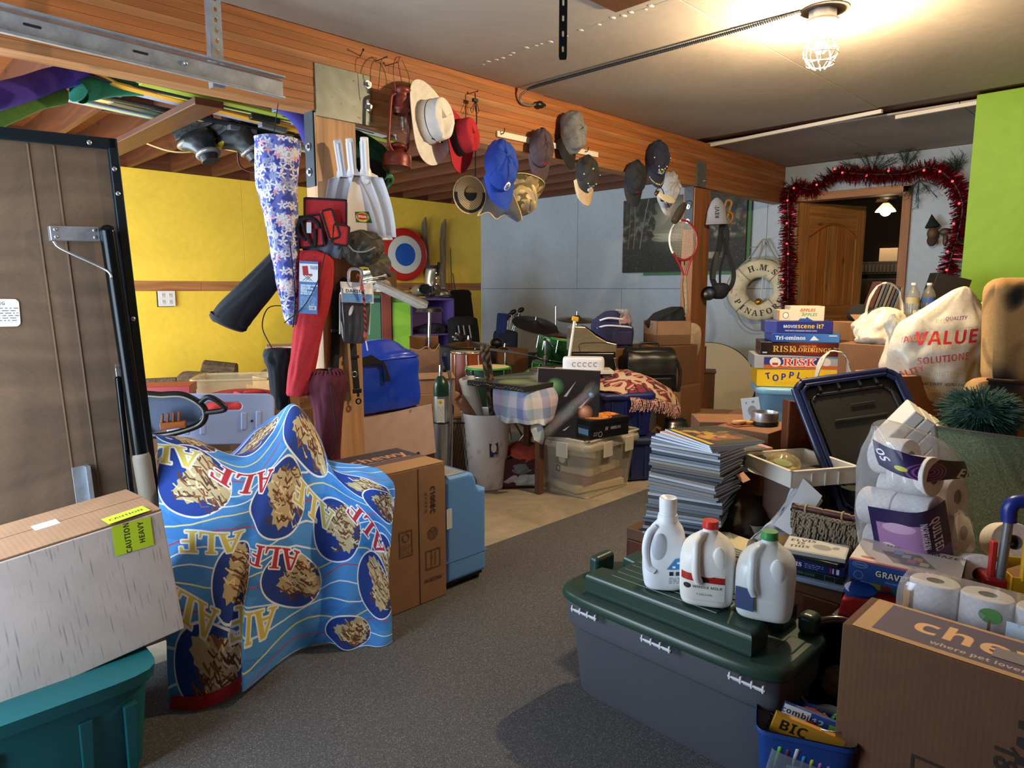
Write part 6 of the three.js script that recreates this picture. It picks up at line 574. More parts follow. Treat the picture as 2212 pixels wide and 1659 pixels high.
  const l = thing('leather_case', 'black leather shoulder case with a front flap beside the right post', 'bag', [4.44, 0.555, -2.98], [0, -40, 0]); const le = mat('#191a17', 0.38); pt('body', loft([[0, 0, 0, 0.18, 0.09, 5], [0, 0.02, 0, 0.2, 0.11, 5], [0, 0.2, 0, 0.2, 0.1, 5], [0, 0.3, 0, 0.19, 0.08, 5], [0, 0.33, 0, 0.17, 0.05, 4]], { fold: 0.08, m: 40, seed: 44 }), le, l); pt('flap', thick(net([[[-0.18, 0.31, 0.05], [0.18, 0.31, 0.05]], [[-0.185, 0.26, 0.1], [0.185, 0.26, 0.1]], [[-0.18, 0.13, 0.115], [0.18, 0.13, 0.115]]], 20, 14, (p, u, v) => [p[0], p[1], p[2] + 0.008 * nz(u * 4, v * 4, 2) + 0.006]), 0.006), le, l); pt('pocket', bx(-0.15, 0.15, 0.02, 0.11, 0.1, 0.125, 0.012), le, l); pt('handle', tube([[-0.07, 0.32, 0.0], [-0.06, 0.36, 0.0], [0.06, 0.36, 0], [0.07, 0.32, 0]], 0.009, 30, 8), le, l); pt('strap', tube([[0.19, 0.28, 0], [0.23, 0.15, 0.06], [0.2, -0.02, 0.1], [0.12, -0.16, 0.12]], 0.014, 40, 6), mBlackC, l);
  const s = thing('striped_bag', 'navy bag with white stripes and clear plastic on top', 'bag', [4.5, 0.865, -3.38], [0, -36, 0]); const nv = denim('#23254a'); pt('body', loft([[0, 0, 0, 0.15, 0.11, 5], [0, 0.14, 0, 0.16, 0.12, 5], [-0.01, 0.17, 0, 0.15, 0.11, 4], [-0.01, 0.23, 0, 0.12, 0.09, 3], [0.0, 0.28, 0, 0.07, 0.05, 2], [0, 0.29, 0, 0.01, 0.01, 2]], { fold: 0.16, m: 40, seed: 47 }), nv, s); for (const [y, x0, x1] of [[0.155, -0.15, 0.13], [0.215, -0.13, 0.06]]) pt('stripe', tube([[x0, y, 0.09], [x0 * 0.5, y + 0.02, 0.125], [x1 * 0.6, y + 0.01, 0.125], [x1, y, 0.1]], 0.008, 40, 6), mat('#d2d2da', 0.8), s); pt('panel', bx(-0.03, 0.13, 0.02, 0.13, 0.1, 0.13, 0.01), denim('#2d2b4e'), s); pt('plastic_wrap', loft([[0.05, 0.17, 0.03, 0.09, 0.07], [0.06, 0.24, 0.02, 0.08, 0.06], [0.08, 0.3, 0.0, 0.05, 0.03]], { fold: 0.5, freq: 9, m: 16, open: true, seed: 49 }), mat('#f0e6e6', 0.15, { transmission: 0.8, thickness: 0 }), s); pt('pink_cloth', mv(sc(sph(0.05, 14, 10), 1.3, 0.9, 1), 0.06, 0.2, 0.05), denim('#b8848c'), s);
  const ht = thing('fan_heater', 'small black tower heater with a grille on the floor by the carton', 'heater', [4.24, 0.012, -2.6], -40); pt('body', loft([[0, 0, 0, 0.1, 0.08, 4], [0, 0.01, 0, 0.105, 0.085, 4], [0, 0.28, 0, 0.1, 0.08, 4], [0, 0.36, -0.01, 0.09, 0.065, 3], [0, 0.395, -0.02, 0.07, 0.045, 3], [0, 0.4, -0.02, 0.02, 0.02, 3]], { m: 40 }), mat('#101011', 0.22, { clearcoat: 0.6 }), ht); for (let i = 0; i < 9; i++) pt('louvre', mv(box(0.13, 0.008, 0.01, 0.003), 0, 0.06 + i * 0.022, 0.082), mat('#1d1d1f', 0.4), ht); pt('buttons', Array.from({ length: 5 }, (_, i) => mv(sph(0.004, 8, 6), -0.04 + i * 0.02, 0.345, 0.067)), mat('#6a6a6a', 0.5), ht).userData.kind = 'stuff';
  const sd = thing('side_table', 'low dark bench behind the blue totes carrying the steel bin', 'table'); pt('top', bx(3.78, 4.24, 0.7, 0.724, -3.62, -3.08, 0.004), woodDark, sd); for (const [x, z] of [[3.81, -3.58], [4.2, -3.58], [4.2, -3.12]]) pt('leg', bx(x - 0.02, x + 0.02, 0, 0.7, z - 0.02, z + 0.02), woodDarkV, sd);
  const st = thing('steel_bread_bin', 'brushed steel roll top bin with a black base and curved black lid', 'bin', [4.08, 0.725, -3.26], [0, -42, 0]); pt('base', bx(-0.17, 0.17, 0, 0.14, -0.12, 0.12, 0.02), mat('#161617', 0.25), st); const side = [[-0.17, 0.14], [0.175, 0.14], [0.175, 0.2], [0.1, 0.215], [0.02, 0.26], [-0.06, 0.325], [-0.14, 0.33], [-0.165, 0.31]]; pt('steel_shell', ext(side, 0.25, 0.006), surf('#b5a888', 0.3, (u, v) => 0.1 * per(u, v, 6, 60, 151), 0.28, { metal: 0.85 }), st, [0, 0, 0]); pt('lid', thick(net([[[-0.06, 0.33, -0.12], [-0.06, 0.33, 0.128]], [[0.03, 0.265, -0.12], [0.03, 0.268, 0.128]], [[0.11, 0.22, -0.12], [0.11, 0.222, 0.128]], [[0.182, 0.205, -0.12], [0.182, 0.205, 0.128]]], 6, 20), 0.006), mBlackP, st); pt('door_seam', tube([[-0.1, 0.14, 0.128], [-0.1, 0.2, 0.128], [0.04, 0.21, 0.128], [0.13, 0.2, 0.128]], 0.0025, 30, 5), mIron, st); for (const x of [-0.17, 0.17]) pt('foot', mv(box(0.02, 0.1, 0.02, 0.004), x, 0.05, 0.13, 0, 0, x > 0 ? 12 : -12), mChrome, st);
  const dl = thing('desk_lamp', 'white desk lamp post with a yellow clamp beside the steel bin', 'lamp', [3.86, 0.725, -3.3], -40); pt('base', lathe([[0, 0], [0.07, 0], [0.07, 0.015], [0.03, 0.03], [0, 0.032]]), mat('#d8d2c6', 0.5), dl); pt('arm', caprod([0, 0.02, 0], [0.05, 0.38, 0.0], 0.012, 14), mat('#cfc9c0', 0.4), dl); pt('clamp', mv(box(0.05, 0.035, 0.03, 0.008), 0.052, 0.385, 0, 0, 0, -10), mat('#c4962c', 0.4), dl);
  const sm = thing('label_maker', 'white box with a row of grey symbols on stacked papers', 'box', [3.86, 0.75, -3.15], [0, -50, 0]); pt('body', loft([[0, 0, 0, 0.15, 0.06, 5], [0, 0.07, 0, 0.15, 0.06, 5], [0, 0.09, 0, 0.14, 0.05, 4]], { m: 10 }), mat('#dcdce0', 0.5), sm); print(sm, 'printed_side', 0.2, 0.05, (x, w, h) => { for (let i = 0; i < 5; i++) { x.strokeStyle = '#6a7488'; x.lineWidth = 4; x.beginPath(); x.arc(w * (0.12 + i * 0.19), h * 0.5, h * 0.28, 1, 5.5); x.stroke(); } }, [0.01, 0.04, 0.0615]); one('paper_stack', 'stack of white papers under the white symbol box', 'papers', bx(-0.2, 0.2, 0, 0.024, -0.12, 0.12, 0.002), mat('#cdc6bc', 0.9), [3.88, 0.725, -3.16], -44);
}
{ // drum kit and hand drums
  const green = surf('#1f4a24', 0.2, (u, v) => 0.4 * per(u, v, 40, 40, 161) + 0.3 * per(u, v, 5, 5, 162), 0.25), skin = mat('#d6bd92', 0.7), brownW = vary(woodMid, '#c47838', 1);
  const drum = (name, label, r, h, p, tilt, m, o = {}) => { const t = thing(name, label, 'drum', p, tilt); pt('shell', lathe(o.prof || [[0, 0], [r * 0.97, 0], [r * 0.97, h]], 40), m, t); pt('head', mv(cyl(r, r, 0.004, 40), 0, h + 0.004, 0), o.skin || skin, t); pt('hoop', mv(tor(r * 1.01, 0.009, 8, 48), 0, h, 0, 90), o.hoop || mat('#2f8a35', 0.3), t); pt('hoop', mv(tor(r * 1.0, 0.006, 8, 48), 0, o.low ?? h * 0.1, 0, 90), mChrome, t); for (let i = 0; i < 8; i++) { const a = i * 0.785; pt('lug', caprod([r * 1.03 * Math.cos(a), h * 0.98, r * 1.03 * Math.sin(a)], [r * 1.03 * Math.cos(a), h * 0.45, r * 1.03 * Math.sin(a)], 0.006, 8), mChrome, t); } return t; };
  drum('conga_drum', 'tall brown wooden hand drum with metal bands, leftmost drum', 0.125, 0.84, [3.53, 0, -4.05], 0, brownW, { prof: [[0, 0], [0.09, 0], [0.1, 0.2], [0.13, 0.5], [0.125, 0.84]], hoop: mChrome }); drum('hand_drum', 'low green rimmed drum with a tan skin in front of the big cymbal', 0.165, 0.74, [3.5, 0, -3.78], 0, mat('#17301d', 0.35), { prof: [[0, 0], [0.12, 0], [0.13, 0.3], [0.16, 0.74]], low: 0.68 }); drum('tom_drum', 'dark sparkling tom drum with a bright green hoop under the hi-hat', 0.15, 0.2, [4.32, 0.72, -3.86], [8, 0, -6], green, {}); drum('floor_drum', 'bright green drum shell half hidden below the tom drum', 0.2, 0.36, [4.1, 0.35, -3.9], [60, -30, 0], mat('#2f7d2c', 0.3), {}); drum('floor_drum', 'green drum shell standing on the floor behind the white symbol box', 0.19, 0.7, [4.45, 0, -3.95], 0, mat('#1f5a24', 0.3), {});
  const bz0 = surf('#ffffff', 0.2, (u, v) => -0.12 + 0.1 * per(u, v, 30, 30, 163), 0.3, { metal: 0.85 }), bz = (c) => vary(bz0, c); const cym = (label, r, p, tilt, m, stand) => { const t = thing('cymbal', label, 'cymbal', p, tilt); pt('plate', lathe([[0, 0.03], [r * 0.12, 0.026], [r * 0.2, 0.008], [r * 0.6, -0.002], [r, -0.012], [r, -0.015], [r * 0.6, -0.006], [r * 0.2, 0.004], [0, 0.02]], 48), m, t); pt('wing_nut', mv(cyl(0.008, 0.006, 0.03, 8), 0, 0.045, 0), mChrome, t); return t; };
  cym('bronze cymbal lying above the tall brown drum', 0.165, [3.6, 0.9, -4.12], [3, 0, 2], bz('#8a6a40')); cym('largest bronze cymbal tilted between the hand drums and the tom', 0.27, [3.88, 0.83, -4.0], [2, 0, -9], bz('#7c6038')); cym('black practice cymbal tilted highest on its stand', 0.19, [4.08, 1.05, -3.84], [18, -45, -10], mBlackP); cym('hi-hat cymbal above the green hooped tom', 0.17, [4.42, 0.955, -3.92], [4, 0, 0], bz('#8f7040')); cym('thin cymbal edge seen behind the desk lamp clamp', 0.17, [4.5, 1.08, -3.75], [6, 0, 4], bz('#8f7a50'));
  const stand = (label, p, h) => { const t = thing('cymbal_stand', label, 'stand', p); pt('tube', caprod([0, 0, 0], [0, h, 0], 0.011, 12), mChrome, t); for (let i = 0; i < 3; i++) pt('leg', caprod([0, 0.35, 0], [0.25 * Math.cos(i * 2.1), 0.015, 0.25 * Math.sin(i * 2.1)], 0.009, 8), mChrome, t); pt('joint', mv(box(0.03, 0.05, 0.03, 0.008), 0, h * 0.85, 0), mChrome, t); return t; };
  const s1 = stand('chrome stand carrying the black practice cymbal', [4.14, 0, -3.78], 0.9); pt('boom_arm', caprod([0, 0.9, 0], [-0.05, 1.03, -0.05], 0.008, 10), mChrome, s1); pt('boom_arm', caprod([-0.02, 0.93, 0], [0.17, 0.78, 0.02], 0.008, 10), mChrome, s1); const s2 = stand('thin rod stand carrying the hi-hat cymbal', [4.42, 0, -3.92], 0.93); pt('rod', caprod([0, 0.93, 0], [0, 1.18, 0], 0.004, 8), mChrome, s2); stand('chrome stand carrying the largest bronze cymbal', [3.9, 0, -4.0], 0.82); stand('chrome stand carrying the thin cymbal by the lamp', [4.5, 0, -3.75], 1.06); stand('chrome stand under the cymbal beside the tall brown drum', [3.75, 0, -4.2], 0.86);
}
// ---------------------------------------------------------------- the far bay
{
  const t = thing('round_shield', 'round domed toy shield with red, pale and blue rings hanging on the yellow wall', 'shield', [5.55, 1.78, -7.66], [0, -8, 0]); const R0 = 0.345, dome = (r) => 0.1 * Math.sqrt(Math.max(0, 1 - (r / 0.4) ** 2)) - 0.03; const ring = (a, b) => { const p = []; for (let i = 0; i <= 8; i++) { const r = a + (b - a) * i / 8; p.push([r, dome(r)]); } return mv(lathe(p, 60), 0, 0, 0, 90); };
  pt('rim_ring', [ring(0.25, R0), mv(tor(R0, 0.006, 8, 60), 0, 0, dome(R0))], mat('#b3261c', 0.28), t); pt('pale_ring', ring(0.15, 0.25), mat('#c9c2b4', 0.3), t); pt('centre', ring(0.0, 0.15), mat('#1f4f9c', 0.3), t);
  for (const [i, x] of [[0, 6.02], [1, 6.13]]) { const s = thing('wooden_ski', i ? 'right one of two old weathered wooden skis leaning on the yellow wall' : 'left one of two old weathered wooden skis leaning on the yellow wall', 'ski', [x, 0, -7.56], [-3, 0, 3 - i * 6]); pt('board', loft([[0, 0, 0, 0.05, 0.012, 4], [0, 1.2, 0, 0.05, 0.014, 4], [0, 2.0, 0, 0.055, 0.012, 4], [0, 2.2, 0.02, 0.05, 0.01, 3], [0, 2.3, 0.06, 0.015, 0.008, 2]], { m: 40 }), surf('#7d6748', 0.4, (u, v) => 0.25 * per(u, v, 20, 3, 171), 0.85), s); pt('edge', bx(-0.052, -0.048, 0.1, 2.05, -0.012, 0.012), mat('#4a3c2a', 0.8), s); }
  const boot = (label, p, r) => { const b = thing('ski_boot', label, 'boot', p, r); const sm = mat('#8d8370', 0.3, { metalness: 0.55 }); pt('shell', loft([[0, 0, 0.06, 0.05, 0.15, 3], [0, 0.05, 0.05, 0.055, 0.15, 2.6], [0, 0.1, 0.0, 0.055, 0.1, 2.4], [0, 0.16, -0.04, 0.06, 0.075], [0, 0.3, -0.02, 0.062, 0.075], [0.0, 0.33, -0.01, 0.05, 0.06]], { m: 40, n: 40 }), sm, b); pt('liner', loft([[0, 0.3, -0.015, 0.05, 0.06], [0, 0.36, -0.01, 0.055, 0.07], [0, 0.355, -0.01, 0.04, 0.05]], { fold: 0.12 }), mBlackC, b); pt('tongue', thick(gridGeo(8, 8, (u, v) => [-0.035 + 0.07 * u, 0.24 + 0.16 * v, 0.06 + 0.02 * v]), 0.012), mat('#3d382f', 0.7), b); for (const y of [0.09, 0.14, 0.21, 0.27]) pt('buckle', [mv(box(0.1, 0.016, 0.014, 0.004), 0.0, y, y < 0.12 ? 0.12 - (y - 0.09) : 0.055, y < 0.12 ? -30 : 0), mv(box(0.012, 0.02, 0.06, 0.004), 0.058, y, 0.03)], mChrome, b); pt('sole', bx(-0.05, 0.05, -0.02, 0.012, -0.09, 0.22, 0.006), mIron, b); return b; };
  const p = thing('shelf_cabinet', 'purple open shelf unit with cluttered shelves by the yellow wall', 'shelf', [5.12, 0, -6.6], [0, -20, 0]); const pu = mat('#5c4484', 0.6); for (const [a, b, c, d, e, f] of [[-0.27, -0.245, 0, 1.22, -0.2, 0.2], [0.245, 0.27, 0, 1.22, -0.2, 0.2], [-0.27, 0.27, 1.195, 1.22, -0.2, 0.2], [-0.245, 0.245, 0.78, 0.8, -0.2, 0.19], [-0.245, 0.245, 0.42, 0.44, -0.2, 0.19], [-0.245, 0.245, 0.02, 0.04, -0.2, 0.19]]) pt('panel', bx(a, b, c, d, e, f, 0.003), pu, p); pt('back', bx(-0.245, 0.245, 0, 1.2, -0.2, -0.19), mat('#6d559a', 0.6), p);
  boot('silver ski boot lying on its side on the purple shelf unit', [4.93, 1.29, -6.55], [0, 70, 84]); boot('silver ski boot standing open on the purple shelf unit', [5.22, 1.245, -6.6], [0, 30, 0]);
  one('shelf_clutter', 'dark clutter of folded bags on the upper purple shelf', 'bag', loft([[0, 0, 0, 0.2, 0.12], [0, 0.05, 0, 0.21, 0.13], [0.05, 0.1, 0, 0.12, 0.08], [0.05, 0.12, 0, 0.02, 0.02]], { fold: 0.3, m: 20, seed: 5 }), denim('#2a2632'), [5.12, 0.802, -6.58], -20); one('shelf_clutter', 'dark fabric heap on the lower purple shelf', 'bag', loft([[0, 0, 0, 0.19, 0.12], [0, 0.08, 0, 0.2, 0.13], [-0.03, 0.16, 0, 0.12, 0.08], [-0.03, 0.18, 0, 0.02, 0.02]], { fold: 0.3, m: 20, seed: 6 }), denim('#1f1c28'), [5.12, 0.442, -6.58], -20);
  // big cabinet: green, brown, lime
  const c = thing('tall_cabinet', 'tall cupboard with a green door, reddish brown post and lime green side', 'cabinet', [3.72, 0, -5.62], [0, -34, 0]); pt('body', bx(-0.3, 0.34, 0, 1.28, -0.25, -0.02, 0.004), mat('#4f7d2a', 0.6), c); pt('green_door', bx(-0.3, 0.06, 0.02, 1.27, -0.02, 0.012, 0.004), mat('#2f5b3a', 0.5), c); pt('door_notch', bx(-0.1, 0.055, 1.2, 1.24, 0.011, 0.014), mIron, c); pt('post', bx(0.065, 0.16, 0, 1.3, -0.02, 0.03, 0.004), vary(woodMid, '#b0622f', 1), c); pt('lime_side', bx(0.165, 0.345, 0, 1.2, -0.02, 0.01, 0.004), mat('#6d981c', 0.5), c); pt('top', bx(-0.31, 0.36, 1.28, 1.3, -0.26, 0.03, 0.003), vary(woodMid, '#c47c40'), c);
  const k = thing('carton', 'tan carton with a white label tipped on top of the tall cupboard', 'box', [3.86, 1.302, -5.72], [0, -52, 0]); pt('carton', bx(-0.14, 0.14, 0, 0.2, -0.1, 0.1, 0.004), mCarton, k); pt('label_strip', bx(-0.139, 0.1, 0.14, 0.2, 0.1, 0.102), mat('#d9d6cc', 0.6), k); pt('dark_label', bx(0.1, 0.139, 0.14, 0.2, 0.1, 0.102), mIron, k); const fl = pt('flap', mv(box(0.16, 0.005, 0.12), -0.2, 0.17, 0.02, 0, 0, 36), mCarton, k);
  const cl = thing('canvas_sheet', 'crumpled cream canvas and rope heaped on the tall cupboard', 'cloth', [3.66, 1.302, -5.52], -40); pt('cloth', loft([[0, 0, 0, 0.14, 0.09], [0, 0.05, 0, 0.16, 0.1], [-0.02, 0.12, 0, 0.11, 0.08], [-0.02, 0.17, 0, 0.05, 0.04], [-0.02, 0.18, 0, 0.01, 0.01]], { fold: 0.45, freq: 8, m: 30, n: 60, seed: 61 }), denim('#b5ab98'), cl); for (let i = 0; i < 5; i++) pt('rope', tube(Array.from({ length: 9 }, (_, j) => [0.12 * Math.cos(j * 0.8 + i) * (0.7 + 0.1 * i), 0.05 + 0.025 * i + 0.02 * Math.sin(j + i), 0.09 * Math.sin(j * 0.8 + i) + 0.02]), 0.007, 60, 6), mat(i % 2 ? '#d9d0ba' : '#3d3a36', 0.9), cl);
  const u = thing('umbrella_bag', 'long pale grey umbrella sleeve lying across the cupboard corner', 'umbrella', [3.82, 1.27, -5.32], [0, -28, 66]); pt('sleeve', loft([[0, -0.25, 0, 0.04, 0.04], [0, -0.24, 0, 0.05, 0.05], [0, 0.0, 0, 0.045, 0.045], [0, 0.2, 0, 0.04, 0.04], [0, 0.26, 0, 0.03, 0.03]], { fold: 0.2, freq: 7, m: 40, seed: 63 }), denim('#8d8880'), u);
  const cb = thing('carton', 'torn open brown carton with a chrome post standing in it', 'box', [3.72, 0.35, -4.85], [0, -36, 0]); pt('carton', [bx(-0.13, 0.13, 0, 0.46, 0.115, 0.12), bx(-0.13, -0.125, 0, 0.56, -0.12, 0.12), bx(0.125, 0.13, 0, 0.5, -0.12, 0.12), bx(-0.13, 0.13, 0, 0.56, -0.12, -0.115), bx(-0.13, 0.13, 0, 0.1, -0.12, 0.12)], mCartonDk, cb); pt('torn_edge', tube([[-0.13, 0.47, 0.118], [-0.05, 0.45, 0.118], [0.02, 0.48, 0.118], [0.08, 0.44, 0.118], [0.13, 0.5, 0.118]], 0.005, 30, 5), vary(mCarton, '#fff0dc'), cb); const stl = thing('stool', 'black round stool seat on a chrome post among the cartons', 'stool', [3.78, 0, -4.88]); pt('post', caprod([0, 0.5, 0], [0.03, 1.12, 0], 0.014, 12), mChrome, stl); pt('seat', mv(sc(cyl(0.13, 0.12, 0.03, 30), 1, 1, 0.8), 0.03, 1.14, 0), mBlackP, stl); pt('base', mv(cyl(0.16, 0.02, 0.05, 30), 0, 0.475, 0), mIron, stl); one('metal_chair', 'black metal chair frame under the torn carton', 'chair', [rod([3.55, 0, -4.7], [3.55, 0.75, -4.75], 0.014), rod([3.95, 0, -4.85], [3.95, 0.6, -4.85], 0.014), rod([3.55, 0.34, -4.7], [3.95, 0.34, -4.85], 0.014), rod([3.55, 0.34, -5.0], [3.95, 0.34, -5.1], 0.014), rod([3.55, 0, -5.0], [3.55, 0.34, -5.0], 0.014), mv(box(0.5, 0.02, 0.4, 0.004), 3.74, 0.335, -4.87, 0, -36)], mIron);
  // golf bags and sports bags
  const bg = (label, m, p, r, h, w) => { const b = thing('sports_bag', label, 'bag', p, r); pt('body', loft([[0, 0, 0, w, w * 0.7, 3], [0, h * 0.1, 0, w * 1.05, w * 0.75, 3], [0, h * 0.85, 0, w, w * 0.7, 3], [0, h * 0.97, 0, w * 0.9, w * 0.6, 3], [0, h, 0, w * 0.5, w * 0.3, 2.5]], { fold: 0.14, m: 40, seed: h * 10 }), m, b); pt('pocket', mv(loft([[0, 0, 0, w * 0.7, 0.04, 4], [0, h * 0.4, 0, w * 0.7, 0.05, 4], [0, h * 0.45, 0, w * 0.5, 0.02, 4]], { fold: 0.1, m: 16 }), 0, h * 0.08, w * 0.7), m, b); pt('strap', tube([[-w * 0.6, h * 0.9, w * 0.6], [-w * 0.7, h * 0.5, w * 0.9], [-w * 0.4, h * 0.2, w * 0.85]], 0.014, 30, 6), mBlackC, b); return b; };
  bg('tall black upright sports bag beside the purple shelf', denim('#141517'), [5.66, 0, -6.5], [-4, -30, 4], 1.32, 0.16); const s2 = bg('black backpack with grey straps in front of the tall sports bag', denim('#1a1a1d'), [5.38, 0, -6.25], [0, -30, 0], 1.0, 0.18); for (const x of [-0.08, -0.02, 0.05]) pt('buckle_strap', tube([[x, 0.9, 0.13], [x + 0.02, 0.7, 0.17], [x + 0.03, 0.5, 0.17]], 0.01, 20, 6), mat('#8b8c8e', 0.5), s2);
  const gb = bg('navy golf bag with dark club heads standing by the blue wall', denim('#1c2030'), [5.5, 0, -5.72], [0, -40, -4], 0.86, 0.14); pt('blue_panel', mv(box(0.12, 0.3, 0.05, 0.02), -0.06, 0.9, 0.06), denim('#1d2f6a'), gb); [[0.02, 0.2], [0.05, 0.24], [0.09, 0.2], [0.12, 0.27], [-0.02, 0.16]].forEach(([x, h], i) => { const cb2 = pt('club_shaft', caprod([x * 0.6, 0.8, 0.02 * i - 0.04], [x * 1.2, 0.82 + h, 0.02 * i - 0.04], 0.006, 8), mChrome, gb); pt('club_head', mv(sc(sph(0.035, 14, 10), 1.2, 0.8, 0.7), x * 1.2 + 0.01, 0.83 + h, 0.02 * i - 0.04, 0, 0, 30), mat(i % 2 ? '#17181b' : '#3a3d42', 0.35, { metalness: 0.4 }), cb2); });
  bg('small black gym bag at the foot of the blue wall', denim('#121214'), [5.75, 0, -5.4], [0, -50, 0], 0.6, 0.16); const tp = thing('tripod_case', 'black padded tripod case lying behind the drums with pale pole tips', 'case', [4.3, 0.84, -5.0], [0, 35, 80]); pt('case', loft([[0, -0.24, 0, 0.03, 0.03], [0, -0.2, 0, 0.05, 0.05], [0, 0.15, 0, 0.05, 0.05], [0, 0.2, 0, 0.04, 0.04]], { fold: 0.14, m: 30 }), denim('#151517'), tp); for (const [x, z] of [[-0.015, 0], [0.02, 0.01], [0, -0.02]]) pt('pole', caprod([x, 0.1, z], [x * 1.6, 0.3, z], 0.008, 8), mat('#c9c0b0', 0.4), tp); one('crate', 'dark crate behind the drums carrying the tripod case', 'crate', bx(4.1, 4.55, 0, 0.78, -5.25, -4.8, 0.006), mat('#1c1a18', 0.8)); one('crash_helmet', 'black shiny helmet on the floor clutter behind the big cymbal', 'helmet', [mv(sc(sph(0.1, 24, 16), 1.1, 0.9, 1), 0, 0.08, 0), mv(box(0.2, 0.02, 0.08, 0.008), 0.1, 0.05, 0.03)], mBlackP, [4.75, 0.74, -5.0], -30).scale.setScalar(0.6); one('crate', 'plain crate under the black helmet', 'crate', bx(4.58, 5.0, 0, 0.73, -5.2, -4.8, 0.005), mCartonDk);
  const fr = thing('fishing_rods', 'pair of thin fishing rods leaning in the corner by the blue wall', 'fishing rod', [6.3, 0, -7.5]); pt('rod', rod([0, 0.2, 0], [0.02, 1.9, -0.1], 0.006), mIron, fr); pt('rod', rod([0.15, 0.2, 0.05], [0.06, 1.55, -0.1], 0.006), mIron, fr); pt('butt', mv(box(0.3, 0.2, 0.15, 0.01), 0.08, 0.1, 0), mBlackC, fr);
}
{ // on the blue wall
  const land = (x, w, h, flip) => { const g = x.createLinearGradient(0, 0, 0, h); g.addColorStop(0, '#2e2d28'); g.addColorStop(0.3, '#605c4e'); g.addColorStop(0.55, '#76705c'); g.addColorStop(0.6, '#2a2820'); g.addColorStop(1, '#1c1a15'); x.fillStyle = g; x.fillRect(0, 0, w, h); const q = rng(flip + 3); const gl = x.createRadialGradient(w * 0.45, h * 0.28, 4, w * 0.45, h * 0.3, w * 0.3); gl.addColorStop(0, 'rgba(200,190,158,.9)'); gl.addColorStop(1, 'rgba(90,86,70,0)'); x.fillStyle = gl; x.fillRect(0, 0, w, h); x.fillStyle = 'rgba(120,114,94,.7)'; x.beginPath(); x.moveTo(w * 0.3, h * 0.44); x.quadraticCurveTo(w * 0.42, h * 0.3, w * 0.47, h * 0.1); x.quadraticCurveTo(w * 0.53, h * 0.24, w * 0.62, h * 0.44); x.fill(); x.fillStyle = 'rgba(196,186,156,.28)'; for (let i = 0; i < 14; i++) { x.beginPath(); x.ellipse(w * (0.36 + 0.02 * (i % 5)), h * (0.49 + i * 0.008), w * 0.1, h * 0.012, 0, 0, 7); x.ellipse(w * (0.66 + 0.02 * (i % 4)), h * (0.76 + i * 0.006), w * 0.13, h * 0.012, 0, 0, 7); x.fill(); } for (let i = 0; i < 240; i++) { const k = q(); x.fillStyle = `rgba(${20 + q() * 30},${20 + q() * 28},${16 + q() * 20},.5)`; x.beginPath(); x.ellipse(k < 0.6 ? q() * w * 0.28 : w * (0.72 + q() * 0.28), q() * h * 0.6, 8 + q() * 26, 5 + q() * 16, q() * 3, 0, 7); x.fill(); } for (const [a, b, c] of [[0.1, 0.07, 8], [0.16, 0.2, 12], [0.05, 0.04, 6]]) { x.strokeStyle = '#8d8672'; x.lineWidth = c * 0.5; x.beginPath(); x.moveTo(w * a, h * 0.68); x.quadraticCurveTo(w * (a + 0.02), h * 0.35, w * (b + 0.03), 0); x.stroke(); x.strokeStyle = '#2a2721'; x.lineWidth = c * 0.35; x.beginPath(); x.moveTo(w * a + c * 0.3, h * 0.68); x.quadraticCurveTo(w * (a + 0.02) + c * 0.3, h * 0.35, w * (b + 0.03) + c * 0.3, 0); x.stroke(); } for (let i = 0; i < 1500; i++) { const yy = h * (0.62 + 0.38 * q()), xx = q() * w, l = (0.6 + 0.6 * nz(xx * 0.02, yy * 0.03)) * (q() * 1.2); x.fillStyle = `rgba(${140 * l + 40},${128 * l + 36},${96 * l + 26},.55)`; x.fillRect(xx, yy, 1 + q() * 9, 1 + q() * 2); } };
  const t = thing('landscape_painting', 'dark unframed forest lake painting hanging on the blue wall', 'painting', [6.97, 1.52, -4.3], -90); pt('canvas', bx(-0.79, 0.8, 0, 0.86, -0.02, 0.01, 0.002), mat('#35492f', 0.8), t); print(t, 'painted_front', 1.585, 0.85, (x, w, h) => land(x, w, h, 1), [0.003, 0.432, 0.012], null, 520, 0.5);
  const b = thing('landscape_painting', 'green edged canvas hanging behind the forest lake painting', 'painting', [6.985, 1.485, -4.2], -90); pt('canvas', bx(-0.6, 0.74, 0, 0.8, -0.012, 0.004, 0.002), mat('#4a6a48', 0.8), b);
  const r = thing('life_ring', 'cream life ring with black lettering and rope hanging on the blue wall', 'life ring', [6.92, 1.315, -3.3], [0, -72, 0]); const sk = surf('#cdbf9f', 0.5, (u, v) => 0.12 * per(u, v, 7, 7, 181) - Math.max(0, per(u, v, 20, 20, 182) - 0.4) * 0.7, 0.75); pt('ring', mv(sc(tor(0.225, 0.095, 20, 64), 1, 1, 0.62), 0, 0, 0), sk, r);
  const lt = (s, a0, da, r0, up, col = '#1e1b18') => [...s].forEach((ch, i) => { const a = R(a0 + i * da); const st = sticker(48, 48, (x) => txt(x, ch, 24, 25, 42, col, { font: 'serif' }), 0.7); const g = st.on(new THREE.PlaneGeometry(0.092, 0.092)); pt('letter', g, st.m, r, [r0 * Math.cos(a), r0 * Math.sin(a), 0.0605], [0, 0, (up ? a * 57.3 - 90 : a * 57.3 + 90)]); });
  lt('PINAFORE', 210, 17.5, 0.235, false); lt('H.M.S', 112, -15, 0.235, true);
